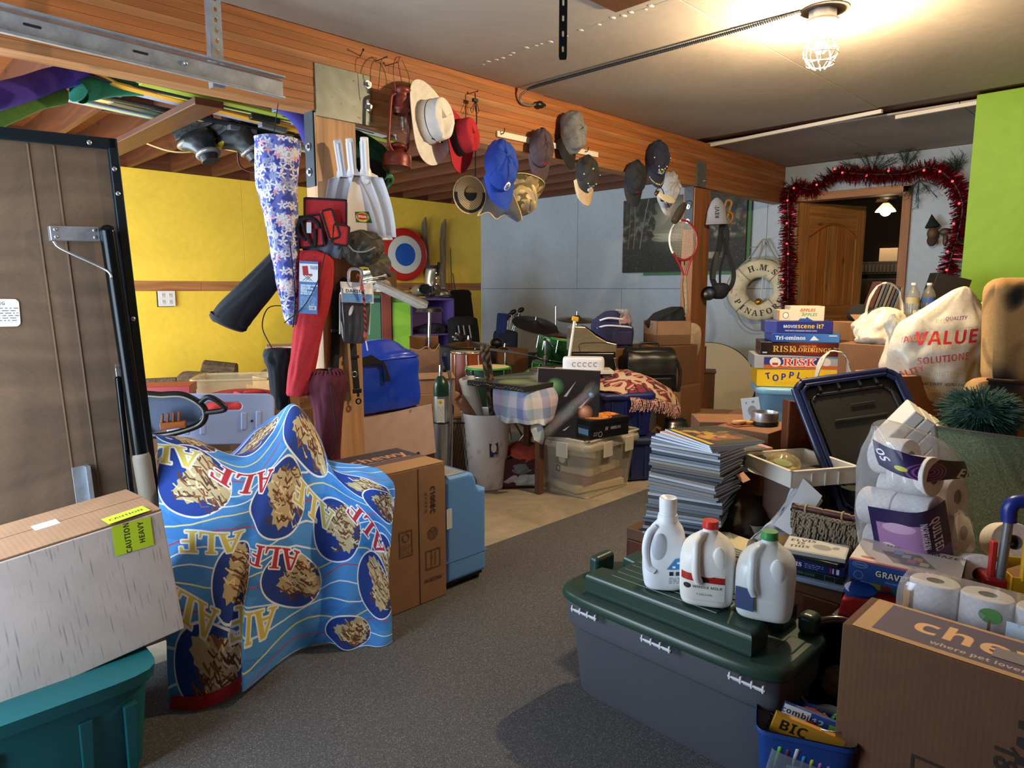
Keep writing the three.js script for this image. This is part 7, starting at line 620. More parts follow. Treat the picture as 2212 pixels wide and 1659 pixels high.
  const rope = mat('#8f8a78', 0.9); const loops = []; for (let q = 0; q < 4; q++) { const p = []; for (let i = 0; i <= 8; i++) { const a = R(45 + q * 90 + i * 11.25), k = Math.sin(Math.PI * i / 8) * (q === 2 || q === 3 ? 0.06 : 0.025); p.push([(0.315 + k) * Math.cos(a), (0.315 + k) * Math.sin(a) - (q === 2 ? k * 0.8 : 0), 0.01]); } loops.push(p); } loops.forEach((p) => pt('grab_rope', tube(p, 0.007, 40, 6), rope, r)); for (let q = 0; q < 4; q++) { const a = R(45 + q * 90); pt('rope_band', mv(sc(tor(0.1, 0.004, 6, 30), 1, 0.64, 1), 0, 0, 0, 90, 0, 0).applyMatrix4(new THREE.Matrix4().makeRotationZ(a)).translate(0.225 * Math.cos(a), 0.225 * Math.sin(a), 0), rope, r); } pt('hang_rope', tube([[-0.2, 0.24, 0.02], [-0.1, 0.36, 0.0], [-0.01, 0.5, -0.01], [0.03, 0.515, -0.01], [0.1, 0.4, 0], [0.2, 0.24, 0.02]], 0.008, 50, 6), rope, r); pt('frayed_end', [tube([[-0.01, 0.5, 0], [-0.04, 0.45, 0.01], [-0.12, 0.44, 0.01]], 0.004, 20, 5), tube([[0, 0.5, 0], [0.0, 0.4, 0.01], [-0.03, 0.31, 0.02]], 0.006, 20, 5)], rope, r);
  const bl = thing('brass_bell', 'small brass bell on a white cord hanging inside the life ring', 'bell', [6.91, 1.19, -3.3], -72); pt('cord', rod([0.02, 0.04, 0], [0.03, 0.32, 0], 0.006), mat('#cfc8b8', 0.7), bl); pt('bell', [mv(sph(0.042, 24, 16), 0, 0, 0), mv(tor(0.042, 0.003, 6, 24), 0, 0, 0, 90)], mBrass, bl);
  // red tinsel round the door
  const G = [[6.905, 0.2, -2.96], [6.905, 0.97, -2.98], [6.905, 1.44, -3.0], [6.905, 1.9, -3.02], [6.905, 2.32, -3.03], [6.905, 2.29, -2.8], [6.905, 2.42, -2.62], [6.905, 2.39, -2.42], [6.905, 2.36, -2.22], [6.905, 2.34, -2.0], [6.905, 2.37, -1.8], [6.905, 2.24, -1.63], [6.905, 2.04, -1.54], [6.905, 1.8, -1.55], [6.905, 1.58, -1.59], [6.905, 1.35, -1.62]]; const cv = curve(G), q = rng(12), P = [], N = [];
  const tg = thing('tinsel_garland', 'red metallic tinsel garland running round the doorway', 'garland'); pt('core', tube(G, 0.012, 160, 6), mat('#3a0a10', 0.5), tg);
  const Q = 5200; for (let i = 0; i < Q; i++) { const c = cv.getPointAt(i / Q), a = q() * 6.2832, b = (q() - 0.5) * 1.6, tn = cv.getTangentAt(i / Q); const d = V3(q() - 0.5, q() - 0.5, q() - 0.5).cross(tn).normalize().addScaledVector(tn, b * 0.4).normalize(), L = 0.05 + q() * 0.055, s = V3().crossVectors(d, V3(q(), q(), q())).normalize().multiplyScalar(0.0045), e = c.clone().addScaledVector(d, L); e.y -= 0.012; P.push(c.x - s.x, c.y - s.y, c.z - s.z, c.x + s.x, c.y + s.y, c.z + s.z, e.x + s.x, e.y + s.y, e.z + s.z, c.x - s.x, c.y - s.y, c.z - s.z, e.x + s.x, e.y + s.y, e.z + s.z, e.x - s.x, e.y - s.y, e.z - s.z); } const tgG = new THREE.BufferGeometry(); tgG.setAttribute('position', new THREE.Float32BufferAttribute(P, 3)); tgG.computeVertexNormals(); pt('tinsel', tgG, mat('#8e0f22', 0.28, { metalness: 0.7 }), tg).userData.kind = 'stuff';
  const bulbs = []; for (let i = 0; i < 24; i++) { const c = cv.getPointAt((i + 0.2 + 0.6 * q()) / 24); pt('fairy_light', mv(sph(0.011, 8, 6), c.x - 0.05 - q() * 0.03, c.y + (q() - 0.5) * 0.06, c.z + (q() - 0.5) * 0.06), mat('#ff5a50', 0.3, { emissive: new THREE.Color(1, 0.12, 0.12), emissiveIntensity: 0.9 }), tg); }
  const sprig = (label, p, n, sp, dir) => { const s = thing('pine_sprig', label, 'pine sprig', p); const br = [], nd = []; for (let i = 0; i < n; i++) { const a = q() * 6.28, d = V3((q() - 0.8) * 0.3, dir[1] + (q() - 0.5) * 1.2, dir[2] + (q() - 0.5) * 1.4).normalize(), L = sp * (0.5 + q() * 0.6), e = d.clone().multiplyScalar(L); e.x = Math.min(e.x, 0.02); br.push(tube([[0, 0, 0], [e.x * 0.5, e.y * 0.5 + 0.01, e.z * 0.5], [e.x, e.y, e.z]], 0.0025, 6, 4)); for (let k = 0; k < 26; k++) { const t = 0.25 + 0.75 * k / 26, c = e.clone().multiplyScalar(t), v = V3(-q() * 0.6, q() - 0.5, q() - 0.5).normalize().multiplyScalar(0.03 + q() * 0.03).addScaledVector(d, 0.015); nd.push(rod([c.x, c.y, c.z], [c.x + v.x, c.y + v.y, c.z + v.z], 0.0011, 3)); } } pt('twigs', br, mat('#3a3226', 0.9), s); pt('needles', nd, mat('#2f3a26', 0.8), s).userData.kind = 'stuff'; return s; };
  sprig('thin greenery sprig at the top left corner of the doorway garland', [6.97, 2.38, -3.1], 7, 0.2, [0, 0.1, -0.4]); sprig('wide greenery sprig in the middle of the garland above the door', [6.96, 2.38, -2.3], 14, 0.3, [0, 0.3, 0.3]); sprig('drooping greenery sprig below the garland right of the door', [6.96, 2.28, -1.9], 9, 0.26, [0, -0.7, 0.2]); sprig('bushy pine tuft standing up at the right corner of the garland', [6.95, 2.3, -1.62], 12, 0.17, [0, 0.9, 0]);  sprig('thin upright greenery spray left of the pine tuft', [6.97, 2.4, -2.02], 7, 0.2, [0, 0.6, 0.3]);
  const or = thing('wall_figure', 'small dark hanging ornament with a pointed cap right of the door', 'ornament', [6.93, 1.84, -1.75], -84); pt('head', mv(sc(sph(0.045, 18, 14), 1, 1.2, 1), 0, -0.03, 0), mat('#5a3a26', 0.6), or); pt('pointed_cap', mv(lathe([[0, 0.11], [0.03, 0.05], [0.06, 0.0], [0.05, -0.01], [0, -0.01]]), -0.005, 0.03, 0, 0, 0, 8), denim('#17171c'), or); pt('beard', mv(sc(sph(0.04, 14, 10), 1, 1.3, 0.7), 0.0, -0.09, 0.01), mat('#3d2a1e', 0.9), or); pt('ribbon', [mv(sc(sph(0.035, 12, 8), 1.2, 0.9, 0.5), 0.09, -0.02, 0), mv(sc(sph(0.035, 12, 8), 0.6, 1.6, 0.5), 0.1, -0.09, 0)], mat('#3a2c1a', 0.5), or);
  // next room
  const d = thing('dresser', 'dark chest of drawers standing in the next room', 'cabinet', [9.4, 0, -2.75], -90); pt('body', bx(-0.6, 0.6, 0, 1.5, -0.25, 0.25, 0.01), mat('#1e1712', 0.6), d); for (let i = 0; i < 3; i++) pt('drawer', bx(-0.56, 0.56, 0.15 + i * 0.45, 0.55 + i * 0.45, 0.25, 0.265, 0.006), mat('#241b15', 0.5), d); one('small_carton', 'small pale box on top of the dark chest in the next room', 'box', bx(-0.1, 0.1, 0, 0.16, -0.08, 0.08, 0.004), mat('#8d7a66', 0.8), [9.3, 1.66, -2.8], -80); const kb = thing('rack_unit', 'dark wide box with fine slats under the small pale box', 'box', [9.3, 1.5, -2.8], -90); pt('body', bx(-0.28, 0.28, 0, 0.155, -0.18, 0.18, 0.006), mat('#181512', 0.6), kb); for (let i = 0; i < 12; i++) pt('slat', bx(-0.25 + i * 0.042, -0.225 + i * 0.042, 0.03, 0.12, 0.18, 0.186), mat('#3a322c', 0.6), kb);
  // behind the right post
  const rt = thing('round_tabletop', 'large cream round tabletop leaning behind the right post', 'table', [6.05, 0.0, -3.38], [-34, -62, 0]); pt('top', mv(cyl(0.46, 0.46, 0.03, 72), 0, 0.46, 0, 90), mat('#c2b498', 0.5), rt); pt('edge', mv(tor(0.46, 0.018, 10, 80), 0, 0.46, -0.008), mat('#2a241e', 0.6), rt); pt('pale_patch', bx(-0.2, -0.02, 0.78, 0.86, 0.0152, 0.016), mat('#d8d0ba', 0.6), rt);
  const cb = thing('wooden_cabinet', 'small wooden cabinet with a framed door behind the right post', 'cabinet', [5.72, 0.0, -3.3], -60); pt('body', bx(-0.16, 0.16, 0, 0.56, -0.1, 0.1, 0.004), woodDarkV, cb); pt('door', bx(-0.1, 0.1, 0.06, 0.46, 0.1, 0.106, 0.002), vary(woodMid, '#cdb48c', 1), cb); pt('top', bx(-0.17, 0.17, 0.56, 0.58, -0.11, 0.11, 0.004), woodDark, cb); one('framed_picture', 'pale panel in a dark frame on the small cabinet behind the post', 'frame', [bx(-0.09, 0.07, 0, 0.24, -0.01, 0.01, 0.002)], mat('#8f8468', 0.8), [5.64, 0.582, -3.3], -60); one('wooden_rail', 'dark brown upright rail beside the pale panel', 'rail', bx(-0.015, 0.015, 0, 0.22, -0.015, 0.015, 0.002), woodDarkV, [5.74, 0.582, -3.24], -60);
  const tc = thing('carton', 'low carton with a torn wavy edge in front of the round tabletop', 'box', [5.1, 0, -2.6], [0, -60, 0]); pt('carton', [bx(-0.3, 0.3, 0, 0.33, -0.2, 0.16, 0.003)], mCarton, tc); pt('torn_flap', ext([[-0.1, 0], [0.3, 0], [0.3, 0.12], [0.22, 0.13], [0.16, 0.1], [0.1, 0.11], [0.06, 0.07], [0, 0.06], [-0.06, 0.02]], 0.006), mCarton, tc, [0, 0.33, 0.15]);
}
// ---------------------------------------------------------------- right: tote and jugs
{
  const t = thing('storage_tote', 'long grey plastic tote with a dark green ridged lid carrying three jugs', 'tote', [1.745, 0.012, -1.02]); const gb = mat('#4c4f56', 0.5), gl = mat('#263e34', 0.32);
  pt('body', loft([[0.0, 0, 0, 0.09, 0.325, 8], [0, 0.01, 0, 0.1, 0.335, 8], [0, 0.24, 0, 0.135, 0.35, 8], [0, 0.25, 0, 0.15, 0.36, 8], [0, 0.345, 0, 0.155, 0.365, 8]], { n: 96, m: 40 }), gb, t);
  pt('lid_rim', loft([[0, 0.335, 0, 0.17, 0.37, 6], [0, 0.34, 0, 0.18, 0.378, 6], [0, 0.362, 0, 0.178, 0.376, 6], [0, 0.372, 0, 0.165, 0.362, 6]], { n: 96, m: 12 }), gl, t);
  const o = [[-0.14, 0.3], [-0.045, 0.3], [-0.04, 0.2], [0.045, 0.2], [0.05, 0.3], [0.14, 0.3], [0.14, -0.25], [0.06, -0.25], [0.05, -0.2], [-0.05, -0.2], [-0.06, -0.25], [-0.14, -0.25]]; pt('lid_panel', mv(ext(o, 0.075, 0.018, null, 5), 0, 0.4, -0.02, 90), gl, t);
  for (const x of [-0.09, -0.055, -0.02, 0.02, 0.055, 0.09]) pt('ridge', mv(box(0.022, 0.006, 0.36, 0.003), x, 0.438, -0.02), gl, t);
  pt('end_block', mv(box(0.06, 0.06, 0.05, 0.018), 0.105, 0.4, 0.33), gl, t); pt('end_block', mv(box(0.1, 0.07, 0.04, 0.016), 0.03, 0.4, -0.335), gl, t); pt('handle_well', mv(box(0.1, 0.02, 0.05, 0.008), 0, 0.365, 0.325), gl, t);
  for (const z of [-0.24, 0.02, 0.29]) { const h = pt('hinge', [rod([0, 0, -0.05], [0, 0, 0.05], 0.0035), rod([0.004, -0.006, -0.05], [0.004, -0.006, 0.05], 0.0025)], mat('#c9ccd2', 0.3), t, [-0.182, 0.325, z]); for (let i = 0; i < 4; i++) pt('hinge_clip', mv(box(0.008, 0.02, 0.006, 0.002), 0, 0.002, -0.045 + i * 0.03), mat('#d2d5da', 0.3), h); }
  pt('body_seam', loft([[0, 0.236, 0, 0.1365, 0.3515, 8], [0, 0.243, 0, 0.1375, 0.3525, 8]], { n: 96, m: 2, open: true }), mat('#3f4248', 0.5), t);
}
const hdpe = mat('#e3e6ea', 0.42, { transmission: 0.25, thickness: 0 });
{
  const d = thing('detergent_jug', 'tall white detergent jug with a big white cap and blue label, leftmost jug', 'jug', [1.69, 0.456, -1.06], [0, -52, 0]); const wp = mat('#e4e8ee', 0.4);
  pt('bottle', loft([[0, 0, 0, 0.05, 0.04, 3], [0, 0.008, 0, 0.058, 0.048, 3], [0, 0.06, 0, 0.064, 0.053, 3], [0, 0.12, 0, 0.06, 0.05, 2.6], [0.004, 0.17, 0, 0.05, 0.042, 2.4], [0.006, 0.195, 0, 0.034, 0.03, 2], [0.006, 0.205, 0, 0.026, 0.026, 2]], { m: 50, n: 48 }), wp, d); pt('handle', tube([[-0.028, 0.185, 0.02], [-0.05, 0.165, 0.03], [-0.058, 0.12, 0.034], [-0.05, 0.075, 0.042], [-0.03, 0.06, 0.046]], 0.011, 40, 10), wp, d); pt('handle_hollow', mv(sc(sph(0.034, 20, 14), 0.7, 1.4, 0.35), -0.018, 0.125, 0.042), mat('#b9bec8', 0.5), d); pt('collar', mv(cyl(0.03, 0.028, 0.016, 30), 0.006, 0.21, 0), wp, d); pt('cap', mv(lathe([[0.025, 0], [0.026, 0.05], [0.024, 0.054], [0.022, 0.05], [0, 0.042]], 30), 0.006, 0.216, 0), mat('#e6e8ee', 0.35), d); pt('label', sticker(90, 100, (x, w, h) => { x.fillStyle = '#2f7fc0'; x.beginPath(); x.moveTo(0, h * 0.42); x.lineTo(w * 0.3, h * 0.05); x.lineTo(w, 0); x.lineTo(w, h * 0.42); x.fill(); x.fillStyle = '#e8f2ff'; x.fillRect(w * 0.35, h * 0.16, w * 0.16, h * 0.07); x.fillRect(w * 0.6, h * 0.14, w * 0.26, h * 0.07); x.fillRect(w * 0.2, h * 0.3, w * 0.1, h * 0.07); x.fillStyle = '#1c2533'; x.fillRect(w * 0.1, h * 0.5, w * 0.14, h * 0.14); x.fillRect(w * 0.32, h * 0.5, w * 0.14, h * 0.14); lines(x, w * 0.1, h * 0.72, w * 0.8, 4, h * 0.06, '#6a7486', 2); }, 0.4).on(gridGeo(12, 6, (u, v) => { const a = R(88 - 70 * u), y = 0.02 + 0.085 * v, q = along([[0.058, 0.048], [0.0635, 0.0525], [0.0645, 0.0535], [0.0625, 0.0515]], (y - 0.008) / 0.1); const c = Math.cos(a), s = Math.sin(a), k = 1.015 / Math.pow(Math.pow(Math.abs(c), 3) + Math.pow(Math.abs(s), 3), 1 / 3); return [q[0] * k * c, y, q[1] * k * s]; })), sheets.find((q) => q.rough === 0.4).m, d);
  const jug = (label, p, r, cap, m) => { const j = thing('gallon_jug', label, 'jug', p, r); pt('bottle', loft([[0, 0, 0, 0.055, 0.055, 4], [0, 0.01, 0, 0.07, 0.07, 4], [0, 0.06, 0, 0.0745, 0.0745, 4], [0, 0.13, 0, 0.0745, 0.0745, 3.4], [0.002, 0.165, 0, 0.062, 0.062, 2.6], [0.004, 0.19, 0, 0.034, 0.034, 2.2], [0.004, 0.2, 0, 0.021, 0.021, 2], [0.004, 0.214, 0, 0.02, 0.02, 2]], { m: 60, n: 56 }), m, j); pt('handle', tube([[-0.01, 0.192, 0.02], [-0.028, 0.18, 0.05], [-0.03, 0.15, 0.072], [-0.028, 0.1, 0.08], [-0.02, 0.075, 0.074]], 0.0115, 40, 10), m, j); pt('handle_web', mv(sc(sph(0.04, 20, 14), 0.5, 1.2, 0.22), 0.03, 0.13, 0.066), m, j); pt('cap', [mv(cyl(0.0225, 0.0215, 0.02, 30), 0.004, 0.22, 0), mv(cyl(0.0235, 0.0235, 0.004, 30), 0.004, 0.211, 0)], mat(cap, 0.35), j); return j; };
  const j1 = jug('white plastic gallon jug with a red cap and red label, middle jug', [1.7, 0.456, -0.925], [0, -62, 0], '#c22a22', mat('#e6e4de', 0.42)); pt('label', sticker(130, 110, (x, w, h) => { x.fillStyle = '#dcdad4'; x.fillRect(0, 0, w, h); x.fillStyle = '#a8281c'; x.beginPath(); x.moveTo(0, 0); x.lineTo(w, h * 0.1); x.lineTo(w, h * 0.34); x.lineTo(0, h * 0.28); x.fill(); x.fillStyle = '#2a1e18'; x.beginPath(); x.ellipse(w * 0.5, h * 0.22, w * 0.16, h * 0.1, 0.1, 0, 7); x.fill(); x.beginPath(); x.arc(w * 0.17, h * 0.5, 11, 0, 7); x.fill(); txt(x, 'WHOLE MILK', w * 0.62, h * 0.5, 14, '#3a3430'); txt(x, '1 GALLON', w * 0.55, h * 0.78, 10, '#666'); }, 0.4).on(gridGeo(12, 6, (u, v) => { const a = R(140 - 84 * u), y = 0.025 + 0.075 * v, c = Math.cos(a), s = Math.sin(a), k = 0.0755 / Math.pow(Math.pow(Math.abs(c), 4) + Math.pow(Math.abs(s), 4), 0.25); return [k * c, y, k * s]; })), sheets.find((q) => q.rough === 0.4).m, j1);
  const j2 = jug('clear plastic gallon jug of water with a green cap, rightmost jug', [1.735, 0.456, -0.77], [0, -70, 0], '#2f8a48', mat('#f0f4f6', 0.35, { transmission: 0.4, thickness: 0 })); pt('water', loft([[0, 0.004, 0, 0.05, 0.05, 4], [0, 0.012, 0, 0.066, 0.066, 4], [0, 0.06, 0, 0.07, 0.07, 4], [0, 0.13, 0, 0.07, 0.07, 3.4], [0.002, 0.16, 0, 0.058, 0.058, 2.6]], { m: 40, n: 48 }), mat('#dbe6ec', 0.2, { transmission: 0.65, thickness: 0 }), j2); pt('label', mv(box(0.05, 0.06, 0.002), 0, 0, 0), mat('#2d3f68', 0.5), j2, [-0.045, 0.06, 0.0745], [0, -14, 0]);
}
{ // coffee table and the books
  const t = thing('coffee_table', 'low heavy wooden table with thick square legs behind the grey tote', 'table'); pt('tabletop', bx(2.2, 2.98, 0.33, 0.38, -1.56, -0.72, 0.006), woodDark, t); for (const [x, z] of [[2.26, -1.5], [2.26, -0.79], [2.92, -1.5], [2.92, -0.79]]) pt('leg', bx(x - 0.06, x + 0.06, 0, 0.33, z - 0.06, z + 0.06, 0.006), vary(woodMid, '#8f6a48', 1), t); pt('apron', bx(2.22, 2.24, 0.22, 0.33, -1.45, -0.85), woodDark, t);
  const q = rng(88), cols = ['#33383f', '#6d7178', '#8a8f98', '#20242a', '#556070', '#a3a6ac', '#777068', '#2b3340', '#9aa3b0', '#584e46'], names = ['charcoal', 'grey', 'pale grey', 'black', 'slate', 'silver', 'taupe', 'navy grey', 'ice blue', 'brown']; const ord = ['first', 'second', 'third', 'fourth', 'fifth', 'sixth', 'seventh', 'eighth', 'ninth', 'tenth', 'eleventh', 'twelfth', 'thirteenth', 'fourteenth', 'fifteenth', 'sixteenth', 'seventeenth', 'eighteenth', 'nineteenth', 'twentieth', 'twenty-first', 'twenty-second', 'twenty-third', 'twenty-fourth', 'twenty-fifth', 'twenty-sixth', 'twenty-seventh', 'twenty-eighth', 'twenty-ninth', 'thirtieth', 'thirty-first', 'thirty-second'];
  const pg = surf('#c9d2de', 0.03, (u, v) => 0.16 * Math.sin(v * 6.2832 * 9) + 0.05 * per(u, v, 20, 20, 191), 0.9); const W = 0.215, D = 0.285, T = 0.0118;
  const cov = join([bx(-W / 2, W / 2, T - 0.0018, T, -D / 2, D / 2, 0.0006), bx(-W / 2, W / 2, 0, 0.0018, -D / 2, D / 2, 0.0006), bx(-W / 2, -W / 2 + 0.002, 0, T, -D / 2, D / 2, 0.0006)]), pag = uvBox(bx(-W / 2 + 0.002, W / 2 - 0.004, 0.0018, T - 0.0018, -D / 2 + 0.004, D / 2 - 0.004), 0.03); pg.userData = {};
  const N = 32; for (let i = 0; i < N; i++) { const f = i / N, c = Math.floor(q() * 10); const lean = f < 0.55 ? 0.06 * f : 0.033 - 0.06 * (f - 0.55); const b = thing('picture_book', names[c] + ' thin hardback, ' + ord[N - 1 - i] + ' from the top of the tall book stack', 'book', [2.33 + lean + (q() - 0.5) * 0.012 - 0.03 * f, 0.3805 + i * T, -1.375 + 0.06 * f + (q() - 0.5) * 0.012], [0, 22 * (1 - f) + (q() - 0.5) * 4 - (i > 13 && i < 21 ? 8 : 0), 0], 'thin hardbacks in the tall stack'); pt('cover', cov, mat(cols[c], 0.45), b); pt('pages', pag, pg, b); if (i === 20) { pt('bookmark', mv(box(0.06, 0.002, 0.04), 0.07, 0.001, D / 2 + 0.012, 40), mat('#c4937c', 0.8), b); } }
  const mag = (label, p, r, draw, w = 0.28, d = 0.22, th = 0.006) => { const m = thing('magazine', label, 'magazine', p, r); pt('pages', bx(-w / 2, w / 2, 0, th - 0.001, -d / 2, d / 2, 0.0006), mat('#b9c2d0', 0.8), m); print(m, 'cover', w, d, draw, [0, th, 0], [-90, 0, 0], 700, 0.35); return m; };
  const art = (s, a, pal) => (x, w, h) => { fill(x, a, w, h); const z = rng(s); for (let i = 0; i < 26; i++) { x.fillStyle = pal[i % pal.length]; x.globalAlpha = 0.7; x.beginPath(); x.ellipse(w * (0.2 + 0.6 * z()), h * (0.25 + 0.55 * z()), w * (0.04 + 0.12 * z()), h * (0.03 + 0.1 * z()), z() * 3, 0, 7); x.fill(); } x.globalAlpha = 1; x.fillStyle = pal[0]; x.fillRect(w * 0.05, h * 0.05, w * 0.9, h * 0.08); };
  const y0 = 0.3805 + N * T; for (let i = 0; i < 4; i++) { mag(['blue covered magazine, lowest on top of the tall book stack', 'pale grey magazine, second lowest on top of the tall book stack', 'salmon covered magazine under the yellow bordered one', 'magazine with a yellow border lying on the tall book stack'][i], [2.29 + i * 0.005, y0 + i * 0.0075 + 0.001, -1.29 + i * 0.012], [0, 78 - i * 5, 0], art(i + 5, ['#49609a', '#aab2bc', '#c98a6a', '#3b3428'][i], [['#2c3f78', '#7d93c8'], ['#8c949e', '#d8dce2'], ['#b86a4c', '#e0b090', '#d8d8d0'], ['#d2b53a', '#c98c54', '#b5533a', '#6a4a2c']][i]), 0.3, 0.23, 0.0072); }
  one('wooden_box', 'dark wooden box hidden under the second pile of magazines', 'box', bx(2.5, 2.78, 0.381, 0.6, -1.52, -1.28, 0.004), woodDark);
  const names2 = [['thick white hardback with grey lines near the bottom of the second magazine pile', '#c3cad4', 0.022], ['black covered book at the bottom of the second magazine pile', '#26282c', 0.016], ['dark blue thin book in the second magazine pile', '#2f4470', 0.012], ['green edged magazine in the second magazine pile', '#4c5c40', 0.012], ['pale blue magazine in the second magazine pile', '#8fa6c0', 0.014], ['pink and grey magazine second from the top of the second pile', '#b98a86', 0.01]]; let yy = 0.6; names2.forEach(([l, c, th], i) => { const b = thing('magazine', l, 'magazine', [2.62 + 0.008 * (i % 3), yy + 0.0005, -1.37], [0, 70 - (i % 4) * 7, 0]); pt('cover', bx(-0.15, 0.15, 0, th, -0.115, 0.115, 0.001), mat(c, 0.4), b); pt('pages', bx(-0.147, 0.152, 0.003, th - 0.003, -0.112, 0.117, 0.0004), mat('#c7cdd6', 0.85), b); yy += th + 0.0008; }); mag('landscape covered magazine lying on top of the second pile', [2.58, yy + 0.001, -1.36], [0, 66, 0], art(41, '#5c5a50', ['#8f8468', '#3b4438', '#c0b090']), 0.28, 0.21);
}
{ // tray, board, lid, basket, small stuff
  const t = thing('plastic_tray', 'white ribbed plastic tray with odds and ends beside the book stack', 'tray', [2.6, 0.615, -1.05], [0, -30, 0]); const w = mat('#d6d2c9', 0.5); pt('tray', [mv(box(0.27, 0.006, 0.29, 0.002), 0, 0.004, 0), bx(-0.14, 0.14, 0, 0.062, 0.142, 0.147, 0.001), bx(-0.14, 0.14, 0, 0.062, -0.147, -0.142, 0.001), bx(-0.14, -0.135, 0, 0.062, -0.147, 0.147, 0.001), bx(0.135, 0.14, 0, 0.062, -0.147, 0.147, 0.001)], w, t); pt('rim', [bx(-0.148, 0.148, 0.06, 0.065, 0.14, 0.155, 0.002), bx(-0.148, 0.148, 0.06, 0.065, -0.155, -0.14, 0.002), bx(-0.148, -0.133, 0.06, 0.065, -0.155, 0.155, 0.002), bx(0.133, 0.148, 0.06, 0.065, -0.155, 0.155, 0.002)], w, t); for (let i = 0; i < 3; i++) pt('rib', bx(-0.058 + i * 0.058, -0.053 + i * 0.058, 0, 0.05, 0.146, 0.152, 0.002), mat('#c4bfb6', 0.5), t); one('wooden_box', 'dark wooden box hidden under the white tray', 'box', bx(2.5, 2.72, 0.381, 0.612, -1.14, -0.98, 0.004), woodDark);
  const cd = thing('tape_roll', 'clear crumpled wrapper with a blue disc lying in the white tray', 'wrapper', [2.55, 0.66, -1.09], -20); pt('film', loft([[0, -0.02, 0, 0.05, 0.05], [0, 0.0, 0, 0.065, 0.06], [0, 0.03, 0, 0.05, 0.045], [0, 0.045, 0, 0.02, 0.02]], { fold: 0.25, m: 20 }), mat('#e8dfb8', 0.12, { transmission: 0.8, thickness: 0 }), cd); pt('disc', mv(cyl(0.034, 0.034, 0.01, 24), 0, 0.004, 0, 12), mat('#9fc4c0', 0.4), cd); const ds = thing('disc_sleeve', 'black flat sleeve with red print lying in the white tray', 'sleeve', [2.63, 0.628, -1.0], [4, -24, 3]); pt('sleeve', box(0.15, 0.008, 0.12, 0.002), mIron, ds); print(ds, 'printed_front', 0.14, 0.1, (x, w2, h) => { fill(x, '#1c1a20', w2, h); for (let i = 0; i < 9; i++) { x.fillStyle = ['#b23a2c', '#c88a5a', '#7a2a3a'][i % 3]; x.fillRect(6 + i * 13, h * 0.45, 9, h * 0.22); } lines(x, 6, h * 0.15, w2 - 12, 3, 10, '#777', 3); }, [0, 0.0046, 0], [-90, 0, 0]); one('disc', 'white compact disc at the left corner of the white tray', 'disc', mv(cyl(0.05, 0.05, 0.003, 36), 0, 0, 0), mat('#d5d8d0', 0.25), [2.52, 0.625, -1.16], [6, 0, 0]);
  const b = thing('wooden_rack', 'dark brown upright wooden end panel behind the tray', 'panel', [2.87, 0.381, -1.14], [0, -40, 0]); pt('panel', ext([[-0.09, 0], [0.09, 0], [0.09, 0.42], [0.07, 0.455], [0.03, 0.46], [0.0, 0.47], [-0.09, 0.49]], 0.06, 0.006), woodMid.clone() && vary(woodMid, '#9a6a42', 1), b);
  // dark lid
  const TL = V3(2.787, 0.945, -1.137), TR = V3(3.02, 0.985, -0.935), BL = V3(2.68, 0.54, -0.82); const e1 = TR.clone().sub(TL).normalize(), up = TL.clone().sub(BL), e2 = up.clone().addScaledVector(e1, -up.dot(e1)).normalize(), e3 = V3().crossVectors(e1, e2);
  const l = thing('tote_lid', 'big black plastic tote lid standing on edge with a dark blue rim', 'lid', [2.89, 0.73, -0.89]); l.quaternion.setFromRotationMatrix(new THREE.Matrix4().makeBasis(e1, e2, e3)); pt('panel', ext(rrect(0.42, 0.56, 0.05, 6), 0.012, 0.004), mat('#101113', 0.45), l); pt('raised_panel', [mv(ext(rrect(0.32, 0.45, 0.04, 6), 0.02, 0.006), 0, -0.01, -0.01), mv(new THREE.TubeGeometry(curve(rrect(0.34, 0.47, 0.045, 4).map(([a, c]) => [a, c - 0.01, 0.008]), true), 100, 0.007, 6, true), 0, 0, 0)], mat('#16171a', 0.42), l); pt('rim', [new THREE.TubeGeometry(curve(rrect(0.44, 0.58, 0.06, 5).map(([a, c]) => [a, c, 0.01]), true), 140, 0.016, 10, true), new THREE.TubeGeometry(curve(rrect(0.4, 0.54, 0.05, 5).map(([a, c]) => [a, c, 0.02]), true), 140, 0.008, 8, true)], mat('#14204a', 0.28), l); for (const x of [-0.12, -0.04, 0.05, 0.12]) pt('rib', mv(box(0.012, 0.03, 0.02, 0.004), x, 0.25, 0.012), mat('#0c0d0f', 0.5), l); pt('moulded_bar', mv(box(0.22, 0.008, 0.008, 0.003), 0, 0.1, 0.012), mat('#1c1d20', 0.4), l); pt('moulded_bar', mv(box(0.1, 0.006, 0.006, 0.002), 0.03, 0.16, 0.012), mat('#1c1d20', 0.4), l);
  one('storage_tote', 'dark green tote low behind the wicker basket', 'tote', loft([[0, 0, 0, 0.16, 0.12, 8], [0, 0.2, 0, 0.18, 0.14, 8]], { n: 60, m: 4 }), mat('#13251b', 0.4), [2.86, 0.381, -0.86], -40);
